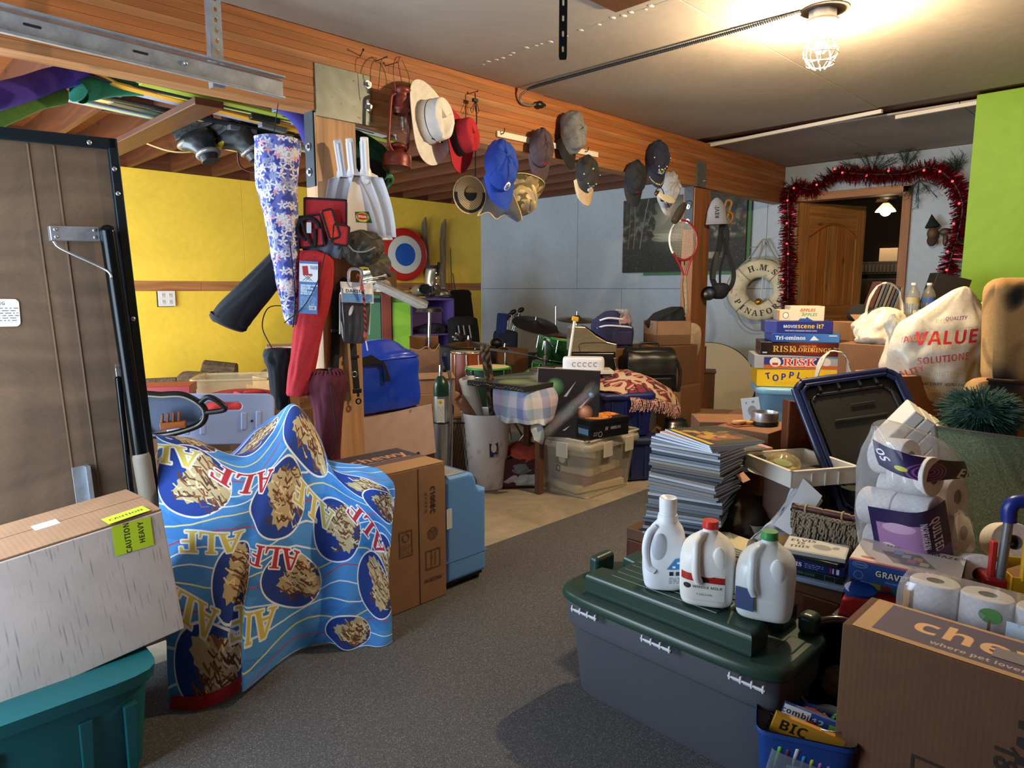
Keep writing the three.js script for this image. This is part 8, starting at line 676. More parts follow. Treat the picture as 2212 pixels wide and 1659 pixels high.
  // basket
  const k = thing('wicker_basket', 'grey woven rectangular basket with turned wooden handles', 'basket', [2.56, 0.381, -0.87], [0, 4, 0]); const wk = surf('#6f6252', 0.03, (u, v) => 0.45 * Math.sin(u * 6.2832 * 3) * Math.cos(v * 6.2832 * 2 + Math.floor(u * 3) * 3.14) + 0.2 * per(u, v, 9, 9, 195), 0.95, { bump: 0.003 }); for (const g of [[bx(-0.185, -0.173, 0, 0.165, -0.115, 0.115, 0.004)], [bx(0.173, 0.185, 0, 0.165, -0.115, 0.115, 0.004)], [bx(-0.185, 0.185, 0, 0.165, 0.105, 0.117, 0.004)], [bx(-0.185, 0.185, 0, 0.165, -0.117, -0.105, 0.004)]]) pt('woven_side', g, wk, k); pt('woven_base', bx(-0.18, 0.18, 0, 0.01, -0.11, 0.11), wk, k); const st = []; const tw = rng(66); pt('woven_rim', tube([[-0.18, 0.168, -0.112], [-0.18, 0.168, 0.112], [0.18, 0.168, 0.112], [0.18, 0.168, -0.112], [-0.18, 0.168, -0.112]], 0.008, 120, 6, false), wk, k); for (let i = 0; i < 420; i++) { const s = Math.floor(tw() * 2), u = -0.11 + tw() * 0.22, y = 0.01 + tw() * 0.14; st.push(s ? rod([-0.188, y, u], [-0.19, y + 0.022, u + 0.004], 0.0032, 4) : rod([u * 1.6, y, 0.119], [u * 1.6 + 0.004, y + 0.022, 0.121], 0.0032, 4)); } pt('weave', st, mat('#857764', 0.95), k).userData.kind = 'stuff';
  const hd = [[0, 0], [0.011, 0.002], [0.012, 0.02], [0.008, 0.026], [0.012, 0.034], [0.0125, 0.1], [0.009, 0.106], [0.0125, 0.112], [0.0125, 0.19], [0.008, 0.196], [0.012, 0.204], [0.011, 0.222], [0, 0.224]]; for (const x of [-0.188, 0.188]) { const hh = pt('handle', mv(lathe(hd, 20), 0, 0, 0, 90), vary(woodDark, '#b4563a'), k, [x, 0.185, -0.112]); for (const z of [0.05, 0.17]) pt('cord_wrap', mv(tor(0.013, 0.004, 6, 16), 0, 0, z), mat('#9a8a6a', 0.95), hh); }
  // discs, envelopes, bags on the low table
  one('clear_case', 'pale blue clear plastic case at the bottom of the boxed discs', 'case', box(0.17, 0.014, 0.22, 0.003), mat('#8ea6c8', 0.25, { transmission: 0.2 }), [2.25, 0.389, -0.835], 8); const dv = (label, y, th, w, d, m, r, dx = 0) => { const v = thing('disc_box', label, 'disc case', [2.255 + dx, y, -0.835], [0, r, 0]); pt('case', bx(-w / 2, w / 2, 0, th, -d / 2, d / 2, 0.002), m, v); return v; };
  const e0 = dv('dark green boxed set directly on the clear blue case', 0.397, 0.022, 0.14, 0.2, mat('#10201c', 0.35), 8); print(e0, 'printed_spine', 0.19, 0.02, (x, w2, h) => { x.fillStyle = '#6f9a86'; x.strokeStyle = '#6f9a86'; x.strokeRect(w2 * 0.74, 2, w2 * 0.16, h - 4); txt(x, 'UNDER COVER', w2 * 0.4, h / 2, h * 0.5, '#4a6a5c'); }, [-0.0707, 0.011, 0], [0, -90, 0], 1200); const e1b = dv('navy boxed set with white lettering on its spine', 0.42, 0.03, 0.14, 0.2, mat('#1b2762', 0.35), 10); print(e1b, 'printed_spine', 0.19, 0.028, (x, w2, h) => { txt(x, 'ELVIS', w2 * 0.2, h / 2, h * 0.72, '#e4e8f2', { font: 'serif' }); lines(x, w2 * 0.4, h * 0.25, w2 * 0.3, 3, h * 0.2, '#aab4d8', 2); x.fillStyle = '#b23'; x.fillRect(w2 * 0.8, h * 0.2, 5, h * 0.6); x.fillStyle = '#dde'; x.fillRect(w2 * 0.84, h * 0.2, 5, h * 0.6); x.fillRect(w2 * 0.9, h * 0.2, 10, h * 0.6); }, [-0.0707, 0.015, 0], [0, -90, 0], 1200); dv('black disc case under the silver one', 0.4505, 0.014, 0.135, 0.18, mat('#1d1f24', 0.3), 4, -0.005); const sv = dv('silver disc case with black handwriting on top of the boxed discs', 0.465, 0.015, 0.135, 0.19, mat('#b2b2ae', 0.35), 14); print(sv, 'printed_front', 0.125, 0.18, (x, w2, h) => { fill(x, '#b9b8b2', w2, h); txt(x, 'THIS', w2 * 0.3, h * 0.22, 26, '#222', { style: 'italic bold', rot: 76 }); txt(x, 'IS', w2 * 0.55, h * 0.22, 26, '#222', { style: 'italic bold', rot: 76 }); txt(x, 'ELVIS', w2 * 0.78, h * 0.24, 28, '#222', { style: 'italic bold', rot: 76 }); x.fillStyle = 'rgba(90,90,90,.55)'; x.beginPath(); x.ellipse(w2 * 0.5, h * 0.6, w2 * 0.2, h * 0.16, 0.4, 0, 7); x.fill(); x.beginPath(); x.ellipse(w2 * 0.6, h * 0.82, w2 * 0.12, h * 0.06, 0.4, 0, 7); x.fill(); }, [0, 0.0157, 0], [-90, 0, 0]);
  for (let i = 0; i < 4; i++) { const e = thing('envelope', ['lowest cream envelope on the low table', 'second cream envelope from the bottom on the low table', 'third cream envelope from the bottom on the low table', 'top cream envelope on the low table behind the milk jug'][i], 'envelope', [2.27 + i * 0.004, 0.383 + i * 0.009, -1.13 + i * 0.003], [2, 20 - i * 9, 2]); pt('paper', box(0.1, 0.004, 0.15, 0.001), mat('#c9b88c', 0.85), e); pt('flap', ext([[-0.05, 0], [0.05, 0], [0, 0.05]], 0.0012), mat('#d2c298', 0.85), e, [0, 0.0028, -0.07], [90, 90, 0]); }
  const br = thing('bread_bag', 'half empty clear and white bread bag lying on the low table', 'bag', [2.37, 0.4, -1.03], [0, -38, 0]); pt('film', thick(net([[[-0.12, 0.0, 0.02], [-0.1, 0.05, 0.04], [-0.05, 0.0, 0.06]], [[-0.04, 0.03, -0.02], [-0.02, 0.1, 0.02], [0.03, 0.02, 0.05]], [[0.03, 0.12, -0.03], [0.05, 0.15, 0.0], [0.1, 0.08, 0.03]], [[0.09, 0.24, -0.03], [0.13, 0.22, 0.0], [0.17, 0.17, 0.02]]], 24, 30, (p, u, v) => [p[0], p[1] + 0.01 * nz(u * 5, v * 6, 3), p[2] + 0.012 * nz(u * 6, v * 6, 5)]), 0.002), mat('#dfe3ea', 0.2, { transmission: 0.45, thickness: 0 }), br); pt('white_end', thick(net([[[-0.02, 0.09, 0.03], [0.03, 0.06, 0.06]], [[0.05, 0.17, 0.02], [0.1, 0.12, 0.05]], [[0.1, 0.25, 0.0], [0.16, 0.19, 0.03]]], 12, 16), 0.002), mat('#e4e8ee', 0.5), br); pt('bread', mv(sc(sph(0.05, 16, 12), 1.4, 0.6, 0.8), 0.03, 0.03, 0.02), mat('#b98c52', 0.9), br);
  const fc = thing('food_container', 'small clear plastic food tub with beige papers', 'tub', [2.5, 0.381, -1.13], -30); pt('tub', [loft([[0, 0, 0, 0.07, 0.05, 6], [0, 0.055, 0, 0.085, 0.062, 6], [0, 0.06, 0, 0.092, 0.07, 6]], { n: 50, m: 8, open: true })], mat('#ece6d6', 0.15, { transmission: 0.7, thickness: 0 }), fc); pt('papers', mv(box(0.1, 0.03, 0.07, 0.004), 0, 0.02, 0, 0, 20), mat('#c3ae88', 0.9), fc); one('paper_scraps', 'printed folded leaflet lying behind the envelopes', 'papers', [mv(box(0.18, 0.006, 0.12, 0.002), 0, 0, 0), mv(box(0.12, 0.005, 0.1, 0.002), 0.05, 0.012, 0.02, 0, 30, 8)], mat('#8d8580', 0.9), [2.42, 0.385, -1.28], -20); one('woven_pouch', 'dark patterned pouch lying behind the food tub', 'pouch', loft([[0, 0, 0, 0.12, 0.09], [0, 0.04, 0, 0.14, 0.1], [0, 0.11, 0, 0.09, 0.07], [0, 0.14, 0, 0.02, 0.02]], { fold: 0.25, m: 20 }), denim('#33291f'), [2.52, 0.381, -1.2], 10);
}
{ // game pile
  const a = -58, px = 3.84, pz = -1.58; one('carton', 'plain carton under the pale blue bin of games', 'box', bx(-0.22, 0.22, 0, 0.4, -0.16, 0.16, 0.004), mCartonDk, [px, 0, pz], a);
  const bn = thing('storage_bin', 'pale blue clear bin under the board games', 'bin', [px, 0.402, pz], [0, a, 0]); const lb = mat('#7fa9c4', 0.3, { transmission: 0.3, thickness: 0 }); pt('bin', [loft([[0, 0, 0, 0.19, 0.14, 8], [0, 0.36, 0, 0.215, 0.165, 8]], { n: 70, m: 6, open: true }), mv(box(0.36, 0.005, 0.26), 0, 0.004, 0)], lb, bn); pt('lid', loft([[0, 0.36, 0, 0.24, 0.185, 8], [0, 0.385, 0, 0.24, 0.185, 8], [0, 0.393, 0, 0.22, 0.165, 8]], { n: 70, m: 6 }), mat('#6f9fc0', 0.35), bn); pt('contents', bx(-0.16, 0.16, 0.01, 0.25, -0.11, 0.11, 0.02), mat('#5c7a94', 0.8), bn);
  let y = 0.797; const game = (label, w, h, d, base, front, side, dx = 0, da = 0) => { const g = thing('board_game', label, 'board game', [px + dx * 0.53, y, pz + dx * 0.85], [0, a + da, 0]); pt('box', bx(-w / 2, w / 2, 0, h, -d / 2, d / 2, 0.002), mat(base, 0.35), g); pt('lid', bx(-w / 2 - 0.002, w / 2 + 0.002, h * 0.2, h + 0.001, -d / 2 - 0.002, d / 2 + 0.002, 0.002), mat(base, 0.3), g); print(g, 'printed_side', w, h * 0.96, front, [0, h * 0.5, d / 2 + 0.0032], null, 900, 0.35); if (side) print(g, 'printed_end', d, h * 0.96, side, [w / 2 + 0.0032, h * 0.5, 0], [0, 90, 0], 600, 0.35); y += h + 0.002; return g; };
  game('yellow game box lettered in blue at the bottom of the pile', 0.47, 0.098, 0.27, '#d6a81c', (x, w, h) => { fill(x, '#e2b522', w, h); [...'TOPPLE'].forEach((c, i) => txt(x, c, w * (0.12 + i * 0.085), h * (0.4 + 0.1 * Math.sin(i * 1.4)) + (i === 5 ? 14 : 0), h * 0.52, '#1e2c86', { rot: (i - 2) * 6 })); lines(x, w * 0.2, h * 0.72, w * 0.38, 3, h * 0.08, '#a88b1c', 2); x.fillStyle = '#a8302c'; x.fillRect(w * 0.66, h * 0.5, w * 0.12, h * 0.24); x.fillStyle = '#1e2c86'; x.beginPath(); x.arc(w * 0.68, h * 0.44, h * 0.12, 0, 7); x.fill(); x.fillStyle = '#c4544c'; x.beginPath(); x.arc(w * 0.75, h * 0.42, h * 0.1, 0, 7); x.fill(); });
  game('grey and red strategy game box above the yellow one', 0.49, 0.072, 0.27, '#8d8f96', (x, w, h) => { fill(x, '#9a9ca2', w, h); x.fillStyle = '#2e3474'; x.fillRect(w * 0.1, h * 0.12, w * 0.58, h * 0.6); x.fillStyle = '#c0572c'; x.fillRect(w * 0.1, h * 0.72, w * 0.8, h * 0.24); txt(x, 'RISK', w * 0.47, h * 0.48, h * 0.78, '#d2281e', { font: 'serif', stroke: '#e8e4da', lw: 6, sx: 1.3 }); x.fillStyle = '#e2ddd2'; x.beginPath(); x.ellipse(w * 0.22, h * 0.5, w * 0.06, h * 0.36, 0.2, 0, 7); x.fill(); x.fillStyle = '#d2c8bc'; x.beginPath(); x.ellipse(w * 0.75, h * 0.45, w * 0.045, h * 0.3, 0, 0, 7); x.fill(); x.fillStyle = '#b33a30'; x.fillRect(w * 0.19, h * 0.55, w * 0.06, h * 0.2); }, (x, w, h) => { fill(x, '#3a2f62', w, h); txt(x, 'RISK', w * 0.6, h * 0.5, h * 0.5, '#b0382c', { font: 'serif' }); }, -0.01, 1);
  game('dark brown fantasy strategy game box in the middle of the pile', 0.48, 0.07, 0.27, '#2a1512', (x, w, h) => { const g = x.createLinearGradient(0, 0, w, 0); g.addColorStop(0, '#120b0a'); g.addColorStop(0.3, '#4a1a10'); g.addColorStop(0.55, '#7a2614'); g.addColorStop(1, '#1c0e0c'); x.fillStyle = g; x.fillRect(0, 0, w, h); txt(x, 'RISK', w * 0.25, h * 0.52, h * 0.66, '#c9a352', { font: 'serif', sx: 1.1 }); txt(x, 'LORD OF THE', w * 0.5, h * 0.28, h * 0.18, '#e0b860', { font: 'serif' }); txt(x, 'LORD', w * 0.45, h * 0.55, h * 0.46, '#e0b860', { font: 'serif' }); txt(x, 'RINGS', w * 0.64, h * 0.55, h * 0.46, '#e0b860', { font: 'serif' }); txt(x, 'The Middle-earth', w * 0.86, h * 0.42, h * 0.17, '#c8c0b0'); txt(x, 'Conquest Game', w * 0.86, h * 0.62, h * 0.17, '#c8c0b0'); x.fillStyle = '#9ab0d0'; x.fillRect(w * 0.02, h * 0.76, w * 0.05, h * 0.12); }, (x, w, h) => { fill(x, '#2b1511', w, h); txt(x, 'RISK', w * 0.6, h * 0.45, h * 0.4, '#b08a44', { font: 'serif' }); }, 0.02, -1);
  game('blue domino game box above the brown one', 0.34, 0.046, 0.26, '#24509c', (x, w, h) => { const g = x.createLinearGradient(0, 0, w, 0); g.addColorStop(0, '#1d4496'); g.addColorStop(1, '#4a82c8'); x.fillStyle = g; x.fillRect(0, 0, w, h); txt(x, 'Tri-ominos', w * 0.27, h * 0.52, h * 0.62, '#eef2fa', { font: 'serif' }); x.fillStyle = '#d8e4f4'; x.beginPath(); x.moveTo(w * 0.62, h * 0.2); x.lineTo(w * 0.56, h * 0.8); x.lineTo(w * 0.7, h * 0.75); x.fill(); x.fillRect(w * 0.84, h * 0.15, w * 0.12, h * 0.12); }, (x, w, h) => { fill(x, '#5c86c0', w, h); txt(x, 'Tri-ominos', w * 0.3, h * 0.5, h * 0.4, '#e8eef8'); }, 0.0, 2);
  game('dark blue movie trivia game box second from the top', 0.34, 0.064, 0.24, '#20286c', (x, w, h) => { fill(x, '#232c78', w, h); x.fillStyle = '#3a4494'; x.fillRect(0, 0, w * 0.18, h); txt(x, 'MOVIE', w * 0.38, h * 0.42, h * 0.36, '#d2d6e2'); txt(x, 'scene it?', w * 0.68, h * 0.4, h * 0.5, '#e0c03a'); txt(x, 'NOW WITH STREAMING MOVIE CLIPS!', w * 0.54, h * 0.8, h * 0.15, '#c8ccde'); }, (x, w, h) => { fill(x, '#a9acb6', w, h); x.fillStyle = '#2a3480'; x.fillRect(0, 0, w, h * 0.2); x.fillRect(0, h * 0.8, w, h * 0.2); txt(x, 'scene it?', w / 2, h / 2, h * 0.3, '#c9ccd4'); }, -0.03, -2);
  game('white party game box with bright lettering topmost of the pile', 0.17, 0.078, 0.2, '#cfc4a8', (x, w, h) => { fill(x, '#d6ccb2', w, h); txt(x, 'APPLES', w * 0.5, h * 0.24, h * 0.3, '#c2342a', { style: 'italic bold' }); txt(x, 'to', w * 0.36, h * 0.46, h * 0.2, '#d08a28', { style: 'italic bold' }); txt(x, 'APPLES', w * 0.56, h * 0.56, h * 0.3, '#3a9a4a', { style: 'italic bold' }); x.fillStyle = '#1f56a8'; x.beginPath(); x.moveTo(w * 0.24, h); x.lineTo(w * 0.3, h * 0.84); x.lineTo(w * 0.46, h * 0.84); x.lineTo(w * 0.5, h * 0.72); x.lineTo(w * 0.56, h * 0.84); x.lineTo(w * 0.7, h); x.fill(); }, (x, w, h) => { fill(x, '#d2c8b0', w, h); x.strokeStyle = '#4a4438'; x.strokeRect(w * 0.14, h * 0.3, w * 0.3, h * 0.36); lines(x, w * 0.5, h * 0.3, w * 0.4, 4, h * 0.1, '#5c5648', 2); txt(x, '4-6', w * 0.82, h * 0.7, h * 0.18, '#2a6a3a'); }, 0.01, 0); y -= 0.08;
  const sm = thing('small_game_box', 'small orange and cream box left of the topmost game', 'box', [3.77, y, -1.66], [0, a, 0]); pt('box', bx(-0.035, 0.035, 0, 0.058, -0.08, 0.08, 0.002), mat('#b9ad94', 0.5), sm); print(sm, 'printed_side', 0.068, 0.055, (x, w, h) => { fill(x, '#cfc5ac', w, h); x.fillStyle = '#b5602c'; x.fillRect(0, 0, w * 0.14, h); x.fillStyle = '#e8e2d2'; x.strokeStyle = '#6b5c44'; x.lineWidth = 3; x.beginPath(); x.ellipse(w * 0.6, h * 0.5, w * 0.2, h * 0.28, 0, 0, 7); x.fill(); x.stroke(); }, [0, 0.029, 0.081]);
  // things by the games
  one('carton', 'plain carton carrying the pan and the blue card', 'box', bx(-0.14, 0.14, 0, 0.7, -0.11, 0.11, 0.004), mCartonDk, [3.08, 0, -1.62], -50); const pn = thing('cooking_pan', 'small steel pan with a black base beside the brown panel', 'pan', [3.05, 0.702, -1.4], -40); pt('pan', lathe([[0, 0], [0.055, 0], [0.06, 0.01], [0.062, 0.06], [0.058, 0.06], [0.055, 0.012], [0, 0.01]], 36), mSteel, pn); pt('base_band', mv(cyl(0.0625, 0.0625, 0.014, 36), 0, 0.012, 0), mIron, pn); one('carton', 'plain carton under the small steel pan', 'box', bx(2.88, 3.18, 0.381, 0.7, -1.55, -1.3, 0.004), mCartonDk); const cdd = thing('greeting_card', 'pale blue card with grey print standing behind the pan', 'card', [3.08, 0.702, -1.47], [-14, -45, 6]); pt('card', box(0.12, 0.16, 0.002, 0), mat('#a9bcd6', 0.7), cdd); cdd.children[0].position.y = 0.08; cdd.scale.setScalar(0.72); print(cdd, 'printed_front', 0.11, 0.15, (x, w, h) => { x.fillStyle = '#7c7f88'; x.beginPath(); x.ellipse(w * 0.55, h * 0.55, w * 0.26, h * 0.22, 0, 0, 7); x.fill(); x.fillRect(w * 0.2, h * 0.15, 10, 10); x.fillRect(w * 0.6, h * 0.12, 14, 10); }, [0, 0.08, 0.002]); const pz2 = thing('wooden_toy', 'pale wooden rings toy on a small board left of the pan', 'toy', [2.97, 0.702, -1.47], -30); pt('board', box(0.12, 0.008, 0.08, 0.003), vary(woodMid, '#e6b884'), pz2); pt('ring', mv(tor(0.022, 0.009, 8, 20), -0.02, 0.014, 0, 80), mat('#c08a58', 0.5), pz2); pt('ring', mv(tor(0.018, 0.007, 8, 20), 0.03, 0.014, 0.01, 90), mat('#b98c3a', 0.4), pz2);
}
{ // bags, bottles, sacks
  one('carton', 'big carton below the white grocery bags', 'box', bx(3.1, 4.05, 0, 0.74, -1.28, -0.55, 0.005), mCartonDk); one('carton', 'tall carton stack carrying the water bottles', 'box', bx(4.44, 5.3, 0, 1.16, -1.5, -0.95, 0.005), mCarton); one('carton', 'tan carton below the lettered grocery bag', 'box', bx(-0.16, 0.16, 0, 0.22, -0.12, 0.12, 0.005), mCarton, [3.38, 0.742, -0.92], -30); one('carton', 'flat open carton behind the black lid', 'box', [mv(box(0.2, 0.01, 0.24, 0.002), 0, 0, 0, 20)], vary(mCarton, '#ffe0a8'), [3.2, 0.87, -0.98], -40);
  const film = surf('#cfc6b2', 0.25, (u, v) => 0.08 * per(u, v, 6, 6, 201) + 0.05 * per(u, v, 24, 24, 202), 0.32);
  const v = thing('grocery_bag', 'big white plastic grocery bag with red lettering and a pointed top', 'bag', [3.44, 0.86, -0.8], [0, -62, 0]); const rg = [[0.02, -0.02, 0, 0.14, 0.08, 2.4], [0.0, 0.0, 0, 0.17, 0.1, 2.4], [-0.02, 0.1, 0, 0.18, 0.13, 2.2], [-0.02, 0.2, 0, 0.2, 0.13, 2.2], [0.0, 0.3, 0, 0.19, 0.1, 2.2], [0.03, 0.38, 0, 0.12, 0.06, 2], [0.06, 0.46, 0, 0.04, 0.02, 2], [0.07, 0.48, 0, 0.005, 0.005, 2]]; pt('bag', loft(rg, { fold: 0.16, freq: 5, m: 60, n: 60, vf: 4, seed: 71 }), film, v); pt('handle_loop', loft([[-0.16, 0.26, 0, 0.05, 0.03], [-0.19, 0.32, 0, 0.04, 0.02], [-0.2, 0.36, 0, 0.01, 0.01]], { fold: 0.2, m: 16 }), film, v);
  const tq = sticker(420, 420, (x, w, h) => { txt(x, 'VALUE', w * 0.5, h * 0.34, 92, '#c22a30', { rot: -4, sx: 1.1 }); txt(x, 'VALUE', w * 0.1, h * 0.36, 40, '#a8323a', { rot: -16 }); txt(x, 'QUALITY', w * 0.55, h * 0.12, 26, '#7a4a8a', { rot: -4 }); txt(x, 'SOLUTIONS', w * 0.5, h * 0.58, 46, '#b03a4a', { rot: -8 }); txt(x, 'QUALITY', w * 0.08, h * 0.78, 44, '#c0402c', { rot: -24 }); txt(x, 'SAFEWAY', w * 0.38, h * 0.88, 22, '#2a2a30', { rot: -2 }); txt(x, 'VONS', w * 0.6, h * 0.88, 22, '#2a2a30', { rot: -2 }); txt(x, 'PAVILIONS', w * 0.82, h * 0.88, 22, '#4a4a52', { rot: -2 }); for (let i = 0; i < 10; i++) txt(x, ['RECYCLE', 'REUSE', 'QUALITY', 'SOLUTIONS'][i % 4], w * (0.2 + 0.6 * ((i * 0.37) % 1)), h * (0.05 + i * 0.1), 30, 'rgba(196,170,90,.5)', { rot: -5 }); }, 0.4); pt('lettering', tq.on(gridGeo(40, 40, (u, w) => { const yv = 0.03 + 0.36 * w, q = along(rg, Math.min(1, (1.15 + yv / 0.1 * 0.92) / 7)); const xx = -0.165 + 0.31 * u, k = Math.min(0.97, Math.abs(xx) / (q[3] * 1.02)); return [xx + q[0], yv, q[4] * Math.sqrt(1 - k * k) * 1.2 + 0.018]; })), tq.m, v);
  const loopBag = (label, p, r, s, seed) => { const b = thing('grocery_bag', label, 'bag', p, r); pt('bag', loft([[0, 0, 0, 0.1, 0.08], [0, 0.03, 0, 0.13, 0.1], [0, 0.1, 0, 0.12, 0.09], [0, 0.16, 0, 0.07, 0.05], [0, 0.18, 0, 0.02, 0.02]], { fold: 0.35, freq: 6, m: 40, n: 50, seed }), film, b); pt('handle', thick(gridGeo(36, 6, (u, v2) => { const q = along([[-0.09, 0.1, 0], [-0.07, 0.22, 0.0], [-0.03, 0.29, 0.0], [0.04, 0.28, 0.0], [0.07, 0.2, 0], [0.07, 0.1, 0.0]], u), w = 0.024 + 0.01 * Math.cos(u * 6.28); return [q[0], q[1] + 0.008 * nz(u * 9, v2 * 3, seed), q[2] + (v2 - 0.5) * w * 2 + 0.01 * Math.sin(u * 20 + v2 * 9)]; }), 0.003), film, b); b.scale.setScalar(s); return b; };
  loopBag('small white plastic bag with its handle loop standing up by the bottles', [3.72, 1.06, -1.12], [0, -60, 0], 1.0, 75); loopBag('white plastic bag with knotted handles behind the black lid', [3.32, 0.76, -1.2], [0, -50, 0], 0.95, 78);
  one('carton', 'small carton under the white bag by the bottles', 'box', bx(3.58, 3.98, 0.742, 1.06, -1.28, -0.98, 0.004), mCartonDk); one('red_box', 'small red printed box beside the small white bag', 'box', bx(-0.045, 0.045, 0, 0.1, -0.03, 0.03, 0.003), mat('#a01f1c', 0.4), [3.8, 1.062, -1.22], -50); one('carton', 'open tan carton right of the white party game', 'box', [bx(-0.12, 0.12, 0, 0.28, -0.1, 0.1, 0.003), mv(box(0.24, 0.004, 0.1), 0, 0.3, 0.12, 30)], mCarton, [4.25, 0.86, -1.4], -40); one('carton', 'plain carton under the open tan carton', 'box', bx(-0.14, 0.14, 0, 0.855, -0.12, 0.12, 0.003), mCartonDk, [4.26, 0, -1.42], -40); one('baseball_cap', 'black cap lying on the open tan carton by the door', 'cap', [mv(sc(sph(0.075, 20, 12), 1, 0.8, 1.1), 0, 0.02, 0), mv(box(0.09, 0.006, 0.08, 0.003), 0, 0.0, 0.1)], mBlackC, [4.34, 1.16, -1.44], -60);
  const bot = (label, p, band) => { const b = thing('water_bottle', label, 'bottle', p); pt('bottle', lathe([[0, 0.004], [0.03, 0], [0.037, 0.012], [0.034, 0.03], [0.037, 0.045], [0.034, 0.06], [0.037, 0.075], [0.035, 0.11], [0.036, 0.13], [0.028, 0.155], [0.014, 0.175], [0.0135, 0.19]], 28), mat('#e6e2d8', 0.08, { transmission: 0.85, thickness: 0 }), b); pt('cap', mv(cyl(0.015, 0.015, 0.014, 20), 0, 0.195, 0), mat('#d8d6d0', 0.4), b); pt('label', mv(cyl(0.0365, 0.0365, 0.035, 28, true), 0, 0.1, 0), mat(band, 0.4), b); return b; }; bot('clear water bottle with a yellowish label left of the blue labelled one', [4.5, 1.162, -1.21], '#b0a070'); bot('clear water bottle with a blue label behind the lettered bag', [4.62, 1.162, -1.16], '#3f62a8');
  const rec = []; const rc = thing('record_crate', 'leaning row of thin records in faded colours by the doorway', 'records', [4.56, 1.162, -1.42], [0, -60, -16]); ['#5c3028', '#6d6a66', '#4c4a50', '#7a7668', '#5a4a44', '#3c4048', '#6a665c'].forEach((c, i) => pt('record', bx(-0.07 + i * 0.02, -0.056 + i * 0.02, 0, 0.2, -0.1, 0.1, 0.002), mat(c, 0.6), rc)); one('dark_box', 'black leaning box with a taped seam beside the lime wall', 'box', [mv(box(0.2, 0.24, 0.16, 0.004), 0, 0.13, 0, 0, 0, -14)], mat('#1d1812', 0.6), [5.12, 1.162, -1.2], -60);
  const sackM = surf('#8a6f4c', 0.3, (u, v) => 0.15 * per(u, v, 6, 6, 205) + 0.12 * per(u, v, 40, 40, 206) - Math.max(0, per(u, v, 5, 5, 207) - 0.25) * 0.6, 0.95); one('burlap_cushion', 'brown stained cushion left of the lettered bag', 'cushion', loft([[0, 0, 0, 0.07, 0.06], [0, 0.05, 0, 0.12, 0.09], [0, 0.14, 0, 0.12, 0.08], [0.0, 0.2, 0, 0.06, 0.04], [0, 0.21, 0, 0.01, 0.01]], { fold: 0.15, m: 30 }), sackM, [3.78, 0.86, -1.06], -60); one('burlap_cushion', 'brown stained cushion behind the lettered bag under the lime wall', 'cushion', loft([[0, 0, 0, 0.14, 0.1], [0, 0.1, 0, 0.2, 0.13], [0.02, 0.32, 0, 0.2, 0.13], [0.04, 0.46, 0, 0.12, 0.08], [0.04, 0.5, 0, 0.02, 0.02]], { fold: 0.15, m: 40, seed: 4 }), sackM, [3.82, 0.742, -0.66], -50); one('cloth_scrap', 'cream and green cloth scrap on the cushion by the lime wall', 'cloth', loft([[0, 0, 0, 0.05, 0.04], [0, 0.03, 0, 0.06, 0.05], [0.02, 0.06, 0, 0.03, 0.02], [0.02, 0.065, 0, 0.01, 0.01]], { fold: 0.3, m: 14 }), denim('#a09a70'), [3.92, 1.22, -0.72], -40); one('white_bowl', 'white rounded bowl edge behind the stained seat', 'bowl', sc(sph(0.08, 20, 12), 1, 0.6, 1), mat('#dcdad2', 0.4), [3.9, 1.19, -0.55], 0);
  const h = thing('foam_cushion', 'large stained tan foam seat cushion leaning at the right edge', 'cushion', [3.24, 0.55, -0.4], [-8, -56, 0]); const foamM = surf('#a9814e', 0.6, (u, v) => 0.12 * per(u, v, 5, 5, 211) - Math.max(0, per(u, v, 7, 5, 212) - 0.08) * 1.5 + 0.05 * per(u, v, 60, 60, 213), 0.95, { n: 512 }); const sl = (x, y0) => { const o = []; return o; }; pt('upper_pad', mv(box(0.44, 0.42, 0.12, 0.055), 0.03, 0.62, 0), foamM, h); pt('lower_pad', mv(box(0.5, 0.44, 0.14, 0.055), 0.0, 0.22, 0.01), foamM, h); pt('crease', tube([[-0.2, 0.425, 0.066], [-0.08, 0.42, 0.072], [0.04, 0.435, 0.07], [0.2, 0.43, 0.066]], 0.012, 40, 8), vary(foamM, '#a08a70'), h); one('carton', 'carton under the stained foam seat', 'box', bx(-0.28, 0.28, 0, 0.55, -0.16, 0.16, 0.005), mCartonDk, [3.26, 0, -0.4], -56);
  // duster, foam stack, green panel
  const g = thing('tabletop_panel', 'green speckled laminate tabletop standing on edge with a thin metal rim', 'panel', [2.648, 0.406, -0.298], [-36, -50, -8]); pt('panel', bx(-0.26, 0.4, 0, 0.5, -0.012, 0.012, 0.002), surf('#6a8274', 0.3, (u, v) => 0.3 * per(u, v, 60, 60, 222) + (rn() - 0.5) * 0.4, 0.35), g); pt('edge_band', [bx(-0.263, 0.4, 0.498, 0.504, -0.014, 0.014), bx(-0.266, -0.26, 0, 0.504, -0.014, 0.014)], mSteel, g);
